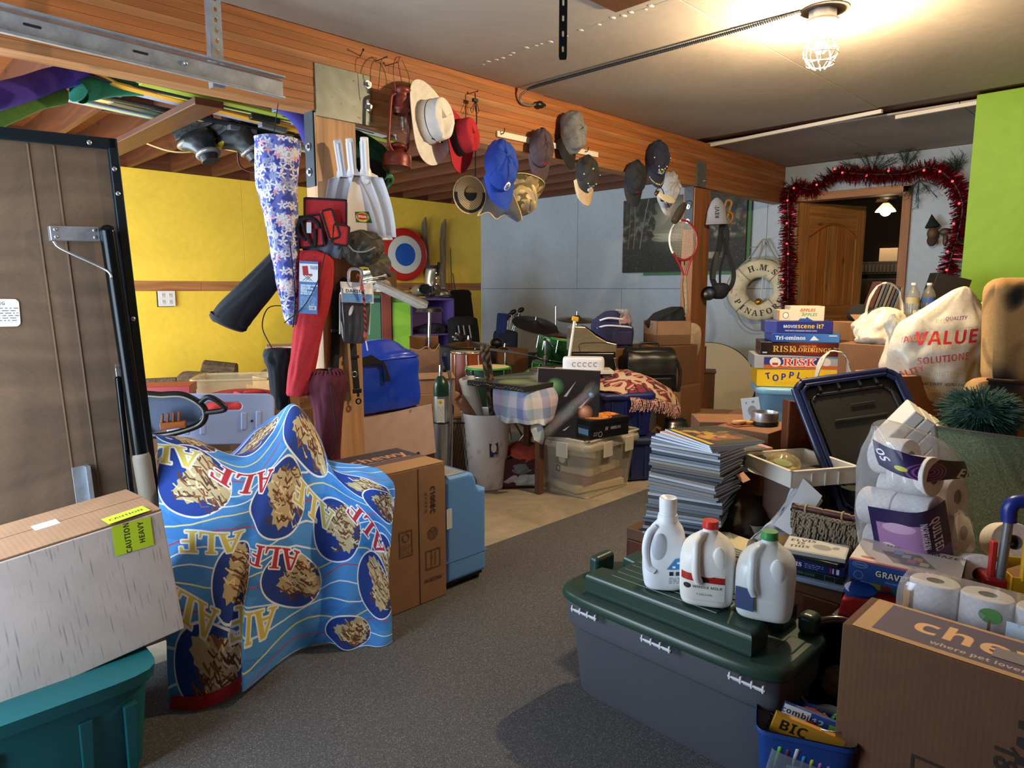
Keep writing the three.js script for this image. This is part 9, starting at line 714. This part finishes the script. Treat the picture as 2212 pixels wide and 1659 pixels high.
  const d = thing('duster', 'round dark teal bristle duster head behind the green panel', 'duster', [2.99, 0.88, -0.55], [0, -50, 0]); const q = rng(17), br = []; for (let i = 0; i < 1500; i++) { const a = V3(q() - 0.5, q() - 0.5, q() - 0.5).normalize(), L = 0.1 + 0.03 * q(), e = a.clone().multiplyScalar(L); const b = a.clone().multiplyScalar(0.02); br.push(new THREE.TubeGeometry(new THREE.QuadraticBezierCurve3(b, a.clone().multiplyScalar(L * 0.6).add(V3(0, 0.008, 0)), e.add(V3((q() - 0.5) * 0.03, -0.008, (q() - 0.5) * 0.03))), 2, 0.0014, 3, false)); } pt('bristles', sc(join(br), 1.15, 0.85, 1.15), mat('#17453f', 0.8), d).userData.kind = 'stuff'; pt('core', sc(sph(0.075, 16, 12), 1.2, 0.85, 1.2), mat('#123833', 0.9), d); pt('handle', caprod([0, -0.05, 0], [-0.02, -0.5, 0.02], 0.014, 12), mat('#1d5b74', 0.4), d);
  const f = thing('foam_blocks', 'stack of white grooved foam blocks leaning behind the tissue pack', 'foam', [2.93, 0.742, -0.76], [14, -60, -34]); for (let i = 0; i < 4; i++) pt('block', bx(-0.1 + i * 0.05, -0.053 + i * 0.05, -0.09, 0.12, -0.06, 0.06, 0.006), mat('#d0ccc4', 0.7), f); one('carton', 'carton under the white foam blocks', 'box', bx(2.98, 3.12, 0, 0.68, -0.85, -0.62, 0.004), mCartonDk);
}
{ // front right: tissue packs, boxes
  const film2 = mat('#f0f1f6', 0.1, { transmission: 0.82, thickness: 0 }), paper = surf('#e0ddda', 0.2, (u, v) => 0.04 * per(u, v, 20, 20, 231) + 0.03 * Math.sin(u * 60) * Math.sin(v * 60), 0.95);
  const rollG = () => [lathe([[0.022, -0.055], [0.056, -0.055], [0.059, -0.05], [0.059, 0.05], [0.056, 0.055], [0.022, 0.055]], 36)];
  one('crate', 'dark crate under the puzzle boxes and tissue pack', 'crate', bx(2.08, 2.72, 0.012, 0.44, -0.66, 0.1, 0.006), mat('#15130f', 0.8)); const oc = thing('carton', 'open brown carton holding the big tissue pack', 'box', [2.45, 0.442, -0.42], [0, -20, 0]); pt('carton', [bx(-0.19, 0.19, 0, 0.07, 0.15, 0.155), bx(-0.19, -0.185, 0, 0.07, -0.15, 0.15), bx(0.185, 0.19, 0, 0.07, -0.15, 0.15), bx(-0.19, 0.19, 0, 0.012, -0.15, 0.15)], mCarton, oc); pt('flap', mv(box(0.3, 0.004, 0.12), 0.0, 0.08, 0.2, 25), mCarton, oc);
  const t = thing('toilet_paper_pack', 'torn plastic pack of white toilet rolls with purple printed wrapper', 'tissue pack', [2.37, 0.49, -0.54], [-6, -14, 14]); const rg = rollG(); const rolls = []; for (let r = 0; r < 3; r++) for (let c = 0; c < 2; c++) for (let k = 0; k < 2; k++) { if (r === 2 && c !== k) continue; const rl = pt('roll', rg, paper, t, [-0.05 + c * 0.12 - (r === 2 ? (c - 0.5) * 0.03 : 0), 0.065 + r * 0.119 + c * 0.012, 0.03 - k * 0.112], [90, 0, 0]); pt('core', mv(lathe([[0.0205, -0.0553], [0.022, -0.0553], [0.022, 0.0553], [0.0205, 0.0553]], 24)), mat('#8a7c6c', 0.9), rl); }
  const fr = [[0.01, 0.137, 0.124], [0.02, 0.137, 0.124], [0.03, 0.138, 0.124], [0.02, 0.12, 0.11], [-0.02, 0.06, 0.05]]; pt('film', loft([[0.01, 0.0, -0.03, 0.12, 0.1, 5], [0.01, 0.02, -0.03, 0.137, 0.124, 5], [0.02, 0.15, -0.03, 0.137, 0.124, 5], [0.03, 0.25, -0.03, 0.138, 0.124, 4], [0.02, 0.34, -0.03, 0.12, 0.11, 3.4], [-0.02, 0.42, -0.03, 0.07, 0.06, 3], [-0.05, 0.47, -0.04, 0.03, 0.02, 2]], { fold: 0.12, freq: 7, m: 50, n: 50, open: true, seed: 81 }), film2, t);
  const q = sticker(230, 330, (x, w, h) => { fill(x, '#2b2050', w, h); x.fillStyle = '#a87cae'; x.fillRect(w * 0.08, h * 0.22, w * 0.55, h * 0.5); x.fillStyle = '#c9a6c8'; x.beginPath(); x.ellipse(w * 0.36, h * 0.28, w * 0.2, h * 0.08, 0, 0, 7); x.fill(); txt(x, 'QUILTED', w * 0.78, h * 0.4, 40, '#e6e2ee', { rot: 90 }); txt(x, 'NORTHERN', w * 0.64, h * 0.38, 24, '#e6e2ee', { rot: 90 }); x.strokeStyle = '#8a5c9c'; x.lineWidth = 4; for (let i = 1; i < 6; i++) { x.strokeRect(w * 0.8 - i * 8, h * 0.76 - i * 8, i * 16, i * 16); } barcode(x, w * 0.1, h * 0.84, w * 0.3, h * 0.12); x.fillStyle = '#d8d2c8'; x.beginPath(); x.ellipse(w * 0.2, h * 0.62, w * 0.12, h * 0.09, 0, 0, 7); x.fill(); }, 0.4); pt('printed_wrapper', q.on(gridGeo(20, 16, (u, v) => { const a = R(196 - 96 * u), c = Math.cos(a), s = Math.sin(a), k = 1 / Math.pow(Math.pow(Math.abs(c), 5) + Math.pow(Math.abs(s), 5), 0.2); return [0.143 * k * c, 0.02 + 0.21 * v, -0.03 + 0.13 * k * s]; })), q.m, t);
  const q2 = sticker(330, 220, (x, w, h) => { x.fillStyle = '#2b2050'; x.beginPath(); x.moveTo(0, 0); x.lineTo(w * 0.3, 0); x.lineTo(w, h * 0.7); x.lineTo(w, h); x.lineTo(w * 0.1, h * 0.5); x.fill(); x.strokeStyle = '#8a4c8c'; x.lineWidth = 5; for (let i = 1; i < 5; i++) { x.beginPath(); x.arc(w * 0.42, h * 0.48, i * 11, 0, 7); x.stroke(); } txt(x, 'ED', w * 0.74, h * 0.78, 60, '#eae6f0', { rot: 42 }); txt(x, 'OS', w * 0.13, h * 0.24, 44, '#eae6f0', { rot: 60 }); x.fillStyle = '#c8c83a'; x.beginPath(); x.arc(w * 0.26, h * 0.42, 13, 0, 7); x.fill(); x.fillStyle = '#d8c84a'; x.beginPath(); x.moveTo(w * 0.92, h * 0.8); x.lineTo(w, h); x.lineTo(w * 0.9, h); x.fill(); }, 0.4); pt('printed_wrapper', q2.on(gridGeo(24, 18, (u, v) => { const a = R(200 - 190 * u), y = 0.3 + 0.13 * v - 0.1 * u, q = along(fr, (y - 0.02) / 0.42), c = Math.cos(a), s = Math.sin(a), k = 1.07 / Math.pow(Math.pow(Math.abs(c), 4) + Math.pow(Math.abs(s), 4), 0.25); return [q[0] + q[1] * k * c, y, -0.03 + q[2] * k * s]; })), q2.m, t);
  for (const [l, p] of [['loose white toilet roll leaning below the torn pack', [2.3, 0.505, -0.4]], ['loose wrapped toilet roll right of the torn pack', [2.5, 0.56, -0.36]]]) { const r = thing('toilet_roll', l, 'toilet roll', p, [20, 20, 70]); pt('roll', rg, paper, r); pt('core', mv(lathe([[0.0205, -0.0553], [0.022, -0.0553], [0.022, 0.0553], [0.0205, 0.0553]], 24)), mat('#8a7c6c', 0.9), r); }
  // puzzle box
  const g = thing('puzzle_game_box', 'blue and white marble maze game box below the tissue pack', 'game box', [2.14, 0.5, -0.535], [0, -82, 0]); pt('box', bx(-0.135, 0.135, 0, 0.06, -0.1, 0.1, 0.002), mat('#1f4f9e', 0.35), g); print(g, 'printed_side', 0.27, 0.058, (x, w, h) => { fill(x, '#214f9e', w, h); x.fillStyle = '#c2563c'; x.fillRect(0, 0, w, h * 0.05); txt(x, 'GRAVITY MAZE', w * 0.56, h * 0.48, h * 0.4, '#f0f2f6', { style: 'bold', stroke: '#15203c', lw: 5 }); txt(x, 'FALLING MARBLE LOGIC GAME', w * 0.56, h * 0.82, h * 0.13, '#8fb0dc'); x.strokeStyle = '#6d94cc'; x.lineWidth = 3; x.beginPath(); x.ellipse(w * 0.11, h * 0.2, w * 0.07, h * 0.14, 0, 0, 7); x.stroke(); txt(x, 'ThinkFun', w * 0.11, h * 0.2, h * 0.12, '#8fb0dc'); x.beginPath(); x.arc(w * 0.1, h * 0.72, h * 0.2, 0, 7); x.stroke(); }, [0, 0.03, 0.1015], null, 1200, 0.35); print(g, 'printed_top', 0.27, 0.2, (x, w, h) => { fill(x, '#d2cac2', w, h); x.fillStyle = '#c2563c'; x.fillRect(0, h * 0.94, w, h * 0.05); txt(x, 'GRAVITY MAZE', w * 0.6, h * 0.12, h * 0.13, '#3a3a40', { rot: 2 }); x.fillStyle = '#8d8a86'; x.beginPath(); x.moveTo(w * 0.24, h * 0.4); x.lineTo(w * 0.6, h * 0.28); x.lineTo(w * 0.78, h * 0.74); x.lineTo(w * 0.4, h * 0.82); x.fill(); for (const [a, b, c] of [[0.36, 0.36, '#9ac0dc'], [0.44, 0.46, '#b9cfb0'], [0.55, 0.5, '#d8b080'], [0.5, 0.62, '#c890a0'], [0.62, 0.66, '#d8d0a0']]) { x.fillStyle = c; x.fillRect(w * a, h * b - 20, 26, 34); x.strokeStyle = '#6a6a70'; x.strokeRect(w * a, h * b - 20, 26, 34); } x.fillStyle = '#a86a4c'; x.beginPath(); x.ellipse(w * 0.16, h * 0.82, w * 0.07, h * 0.05, 0, 0, 7); x.fill(); }, [0, 0.0607, 0], [-90, 0, 0], 1100, 0.35); print(g, 'printed_end', 0.19, 0.056, (x, w, h) => { fill(x, '#1c3f80', w, h); for (let i = 0; i < 5; i++) { x.fillStyle = ['#8fa6c8', '#c8a06a', '#6a8a6c'][i % 3]; x.fillRect(10 + i * 30, h * 0.3, 20, h * 0.4); } }, [0.1362, 0.03, 0], [0, 90, 0], 900, 0.35);
  const pb = thing('puzzle_game_box', 'teal and yellow puzzle box under the marble maze box', 'game box', [2.19, 0.442, -0.54], [0, -86, 0]); pt('box', bx(-0.11, 0.11, 0, 0.055, -0.09, 0.09, 0.002), mat('#2a5a72', 0.4), pb); print(pb, 'printed_side', 0.22, 0.05, (x, w, h) => { fill(x, '#2f6a80', w, h); x.fillStyle = '#8a8c3a'; x.fillRect(w * 0.5, 0, w * 0.5, h); for (let i = 0; i < 8; i++) { x.fillStyle = ['#5aa0b0', '#b0a84a', '#a84a4a'][i % 3]; x.beginPath(); x.ellipse(w * (0.08 + i * 0.12), h * 0.5, 12, 10, 0, 0, 7); x.fill(); } }, [0, 0.027, 0.0912], null, 800, 0.4);
  const rt = thing('plastic_toy', 'red plastic toy tray with a blue disc beside the low table leg', 'toy', [2.03, 0.43, -0.6], [0, -80, 0]); pt('tray', ext([[-0.07, -0.03], [0.09, -0.03], [0.09, 0.03], [0.04, 0.035], [-0.03, 0.035], [-0.06, 0.02]], 0.09, 0.006), mat('#b01f24', 0.35), rt); pt('disc', mv(cyl(0.042, 0.042, 0.016, 30), -0.02, 0.04, 0, 6), mat('#1f4fb0', 0.35), rt); one('crate', 'black small crate under the red toy', 'crate', bx(1.98, 2.07, 0.012, 0.395, -0.68, -0.5, 0.004), mBlackP);
  // paper towels
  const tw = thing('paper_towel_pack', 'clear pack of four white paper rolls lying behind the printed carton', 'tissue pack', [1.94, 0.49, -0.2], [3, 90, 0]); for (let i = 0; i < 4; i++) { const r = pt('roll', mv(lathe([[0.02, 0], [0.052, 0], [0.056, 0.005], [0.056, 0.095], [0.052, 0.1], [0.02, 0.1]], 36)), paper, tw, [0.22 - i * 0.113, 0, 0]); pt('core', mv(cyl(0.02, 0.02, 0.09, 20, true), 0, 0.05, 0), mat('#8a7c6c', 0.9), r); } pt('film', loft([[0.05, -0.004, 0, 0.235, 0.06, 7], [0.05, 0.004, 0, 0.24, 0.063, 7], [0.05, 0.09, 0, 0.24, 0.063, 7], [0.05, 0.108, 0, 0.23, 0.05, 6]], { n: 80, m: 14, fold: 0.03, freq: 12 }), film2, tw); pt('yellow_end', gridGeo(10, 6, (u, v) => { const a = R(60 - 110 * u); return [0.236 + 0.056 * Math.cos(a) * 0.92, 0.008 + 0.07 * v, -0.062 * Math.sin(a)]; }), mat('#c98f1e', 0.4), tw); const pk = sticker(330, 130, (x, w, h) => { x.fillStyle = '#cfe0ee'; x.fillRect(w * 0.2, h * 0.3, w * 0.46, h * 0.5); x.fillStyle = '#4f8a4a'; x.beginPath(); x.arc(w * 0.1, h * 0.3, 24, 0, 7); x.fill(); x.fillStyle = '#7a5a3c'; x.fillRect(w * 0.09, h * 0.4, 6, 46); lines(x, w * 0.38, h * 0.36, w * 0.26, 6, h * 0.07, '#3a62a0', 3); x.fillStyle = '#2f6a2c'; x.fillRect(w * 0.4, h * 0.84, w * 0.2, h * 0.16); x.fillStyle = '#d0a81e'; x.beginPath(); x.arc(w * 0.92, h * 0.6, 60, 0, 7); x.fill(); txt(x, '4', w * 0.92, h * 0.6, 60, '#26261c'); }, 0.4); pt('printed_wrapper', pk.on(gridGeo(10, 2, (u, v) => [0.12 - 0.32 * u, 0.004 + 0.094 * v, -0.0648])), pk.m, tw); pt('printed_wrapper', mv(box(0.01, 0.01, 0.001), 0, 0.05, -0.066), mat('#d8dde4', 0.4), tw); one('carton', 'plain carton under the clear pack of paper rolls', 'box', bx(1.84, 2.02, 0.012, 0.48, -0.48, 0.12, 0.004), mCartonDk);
  // printed carton in the corner
  const c = thing('shipping_carton', 'big brown carton with a purple printed top at the bottom right corner', 'box', [1.72, 0.012, -0.2], [0, -90, 0]); pt('carton', [bx(-0.33, 0.31, 0, 0.54, -0.1, 0.1, 0.005)], vary(mCarton, '#a8988a'), c); const pur = '#4a4058'; print(c, 'printed_top', 0.62, 0.19, (x, w, h) => { fill(x, '#b08b62', w, h); x.fillStyle = pur; x.fillRect(w * 0.06, h * 0.06, w * 0.94, h * 0.84); txt(x, 'chewy', w * 0.44, h * 0.42, h * 0.52, '#d6a878', { sx: 1.15 }); txt(x, 'where pet lovers shop', w * 0.44, h * 0.78, h * 0.12, '#b9a4a0'); x.fillStyle = 'rgba(190,180,190,.35)'; x.fillRect(w * 0.6, h * 0.1, w * 0.2, h * 0.18); }, [0, 0.5412, 0], [-90, 0, 0], 1000, 0.6); print(c, 'printed_side', 0.3, 0.4, (x, w, h) => { txt(x, 'MC95', w * 0.8, h * 0.45, 90, '#2a2018', { rot: 90 }); txt(x, 'BC', w * 0.8, h * 0.78, 90, '#2a2018', { rot: 90 }); txt(x, '18 X 13 X 22', w * 0.6, h * 0.6, 40, '#2a2018', { rot: 90 }); x.strokeStyle = '#2a2018'; x.lineWidth = 4; x.strokeRect(w * 0.06, h * 0.48, w * 0.2, h * 0.36); x.beginPath(); x.arc(w * 0.16, h * 0.62, 22, 0, 7); x.stroke(); }, [-0.03, 0.28, 0.1012], null, 700, 0.8); pt('clear_tape', bx(-0.05, 0.2, 0.5425, 0.543, -0.02, 0.03), mat('#d8d4d8', 0.1, { transmission: 0.7, thickness: 0 }), c);  // carton brown darkened here to stand for the shade in this corner
  // luggage handle and yellow crate
  const lh = thing('luggage_trolley', 'grey tube trolley handle with a blue plastic grip at the right edge', 'trolley', [2.22, 0.442, -0.33], [0, -60, 0]); const tb = mat('#7d8088', 0.35, { metalness: 0.6 }); pt('tube', caprod([0, 0, 0], [0.01, 0.28, 0], 0.012, 14), tb, lh); pt('tube', caprod([0.2, 0, 0], [0.2, 0.28, 0], 0.012, 14), tb, lh); pt('grip', tube([[0.01, 0.26, 0], [0.01, 0.3, 0], [0.03, 0.318, 0], [0.1, 0.318, 0], [0.18, 0.318, 0], [0.2, 0.3, 0], [0.2, 0.26, 0]], 0.019, 60, 12), mat('#15287c', 0.35), lh); pt('button', mv(sph(0.004, 8, 6), 0.02, 0.2, 0.01), mIron, lh);
  const yc = thing('toy_crate', 'yellow plastic crate with wire bars and a red side at the right edge', 'crate', [2.36, 0.442, -0.22], [0, -60, 0]); const ye = mat('#c9a022', 0.35); pt('tub', [bx(-0.14, 0.16, 0, 0.11, 0.08, 0.085, 0.001), bx(-0.14, -0.135, 0, 0.11, -0.08, 0.085, 0.001), bx(-0.14, 0.16, 0, 0.11, -0.085, -0.08, 0.001), bx(-0.14, 0.16, 0, 0.008, -0.08, 0.08)], ye, yc); for (const x of [-0.12, 0.05]) pt('post', bx(x, x + 0.02, 0.1, 0.24, 0.07, 0.09, 0.004), ye, yc); for (let i = 0; i < 3; i++) pt('wire_bar', rod([-0.11, 0.14 + i * 0.035, 0.082], [0.16, 0.14 + i * 0.035, 0.082], 0.003), mat('#c9c9cc', 0.4), yc); pt('red_tray', bx(-0.2, -0.145, 0.02, 0.1, -0.02, 0.08, 0.01), mat('#a01f24', 0.35), yc); pt('red_post', bx(-0.19, -0.175, 0.09, 0.2, 0.05, 0.07, 0.004), mat('#b02a28', 0.35), yc);
  // craft bin with pens
  const cb = thing('craft_bin', 'blue plastic bin full of boxed pens and packets below the green lid', 'bin', [1.62, 0.012, -0.6], [0, -66, 0]); const bl = mat('#1d3f86', 0.4); pt('bin', [loft([[0, 0, 0, 0.09, 0.055, 7], [0, 0.24, 0, 0.11, 0.075, 7], [0, 0.245, 0, 0.115, 0.08, 7]], { n: 60, m: 6, open: true }), bx(-0.085, 0.085, 0, 0.01, -0.05, 0.05)], bl, cb); pt('handle_slot', mv(ext(rrect(0.08, 0.014, 0.006), 0.004), 0, 0.17, 0.07, -5), mat('#9aa6c0', 0.4), cb);
  const put = (p, r) => { const m = new THREE.Matrix4().makeRotationY(R(-66)); const v = V3(...p).applyMatrix4(m); return [1.62 + v.x, 0.012 + p[1], -0.6 + v.z]; };
  const bk = (name, label, w, h, d, c, p, r, draw) => { const b = thing(name, label, 'box', put(p), [r[0], -66 + r[1], r[2]]); pt('box', bx(-w / 2, w / 2, 0, h, -d / 2, d / 2, 0.002), mat(c, 0.4), b); if (draw) print(b, 'printed_front', w, h, draw, [0, h / 2, d / 2 + 0.001], null, 900, 0.4); return b; };
  bk('pencil_box', 'tall white card box with dark print at the back of the craft bin', 0.07, 0.22, 0.025, '#b9b6b8', [-0.06, 0.14, -0.045], [-4, 0, 10], (x, w, h) => { fill(x, '#c9c6c8', w, h); txt(x, 'Ticonderoga', w * 0.5, h * 0.6, 20, '#3a2a2c', { rot: -60 }); x.fillStyle = '#7a2a34'; x.fillRect(w * 0.3, h * 0.2, w * 0.4, h * 0.14); lines(x, 6, h * 0.75, w - 12, 4, 9, '#6a6a70', 2); });
  bk('pencil_box', 'orange box of mechanical pencils in the craft bin', 0.19, 0.1, 0.014, '#c08a28', [0.0, 0.17, 0.02], [8, 0, -14], (x, w, h) => { fill(x, '#c48c2a', w, h); txt(x, 'BIC', w * 0.25, h * 0.25, 36, '#2a2018'); txt(x, 'mechanical pencils', w * 0.55, h * 0.55, 18, '#3a2c18'); }); bk('pen_packet', 'blue and green packet of pens in the middle of the craft bin', 0.18, 0.11, 0.012, '#23468c', [0.015, 0.17, -0.01], [4, 0, -13], (x, w, h) => { fill(x, '#23468c', w, h); x.fillStyle = '#d8dce4'; x.fillRect(0, 0, w * 0.35, h * 0.3); txt(x, 'combio', w * 0.2, h * 0.15, 20, '#222'); txt(x, '12', w * 0.45, h * 0.18, 24, '#9ac0ea'); x.fillStyle = '#6aa84a'; x.fillRect(w * 0.6, h * 0.1, w * 0.4, h * 0.25); });
  const pc = thing('pen_case', 'clear front case with a row of coloured highlighter pens', 'pen case', put([0, 0.12, 0.055]), [8, -66, -12]); pt('case', mv(loft([[0, 0, 0, 0.09, 0.012, 5], [0, 0.08, 0, 0.092, 0.014, 5]], { n: 40, m: 4, open: true })), mat('#d8dce0', 0.15, { transmission: 0.8, thickness: 0 }), pc); ['#6ac04a', '#5a3a5a', '#c8c4c8', '#4a86c8', '#c8c03a', '#b86ab0', '#9a6ac8', '#4a7ad0', '#d8742a'].forEach((c, i) => pt('pen', caprod([-0.075 + i * 0.0185, 0.005, 0], [-0.075 + i * 0.0185, 0.085 + (i === 2 ? 0.012 : 0), 0], 0.0068, 10), mat(c, 0.35), pc));
  const yn = thing('craft_packet', 'clear tub of green and red craft scraps at the back of the craft bin', 'tub', put([0.06, 0.22, -0.03]), [20, -66, 0]); pt('tub', mv(cyl(0.045, 0.055, 0.07, 30, true), 0, 0, 0), mat('#e0d8c8', 0.12, { transmission: 0.8, thickness: 0 }), yn); const qq = rng(5); pt('green_scraps', Array.from({ length: 30 }, () => mv(tor(0.008, 0.003, 5, 10), (qq() - 0.5) * 0.07, qq() * 0.03, (qq() - 0.5) * 0.07, qq() * 180, qq() * 180)), mat('#2c7a34', 0.5), yn).userData.kind = 'stuff'; pt('red_scrap', loft([[-0.05, 0, 0, 0.04, 0.03], [-0.05, 0.03, 0, 0.05, 0.035], [-0.05, 0.05, 0, 0.02, 0.02]], { fold: 0.3, m: 14 }), denim('#7a2a1c'), yn); pt('wire_loop', tube([[-0.05, 0.05, 0.03], [0, 0.07, 0.05], [0.05, 0.05, 0.02], [0.03, 0.02, 0.06]], 0.0018, 30, 5), mSteel, yn);
  const bu = thing('bucket', 'shiny black rimmed bucket with a blue band tipped behind the printed carton', 'bucket', [1.86, 0.3, -0.6], [62, -66, 0]); pt('bucket', lathe([[0, -0.16], [0.09, -0.16], [0.13, 0], [0.125, 0], [0.086, -0.15], [0, -0.15]], 44), mat('#1a2a5e', 0.3), bu); pt('rim', mv(tor(0.133, 0.012, 10, 48), 0, 0, 0, 90), mat('#0c0c0e', 0.12, { clearcoat: 1 }), bu); pt('rag', mv(loft([[0, 0, 0, 0.05, 0.04], [0, 0.03, 0, 0.06, 0.05], [0, 0.06, 0, 0.02, 0.02]], { fold: 0.3, m: 12 }), 0.02, -0.12, 0.03), denim('#7a6a4c'), bu);
}
scene.traverse((o) => { if (o.isMesh) { o.castShadow = true; o.receiveShadow = true; } });
renderer.render(scene, camera);
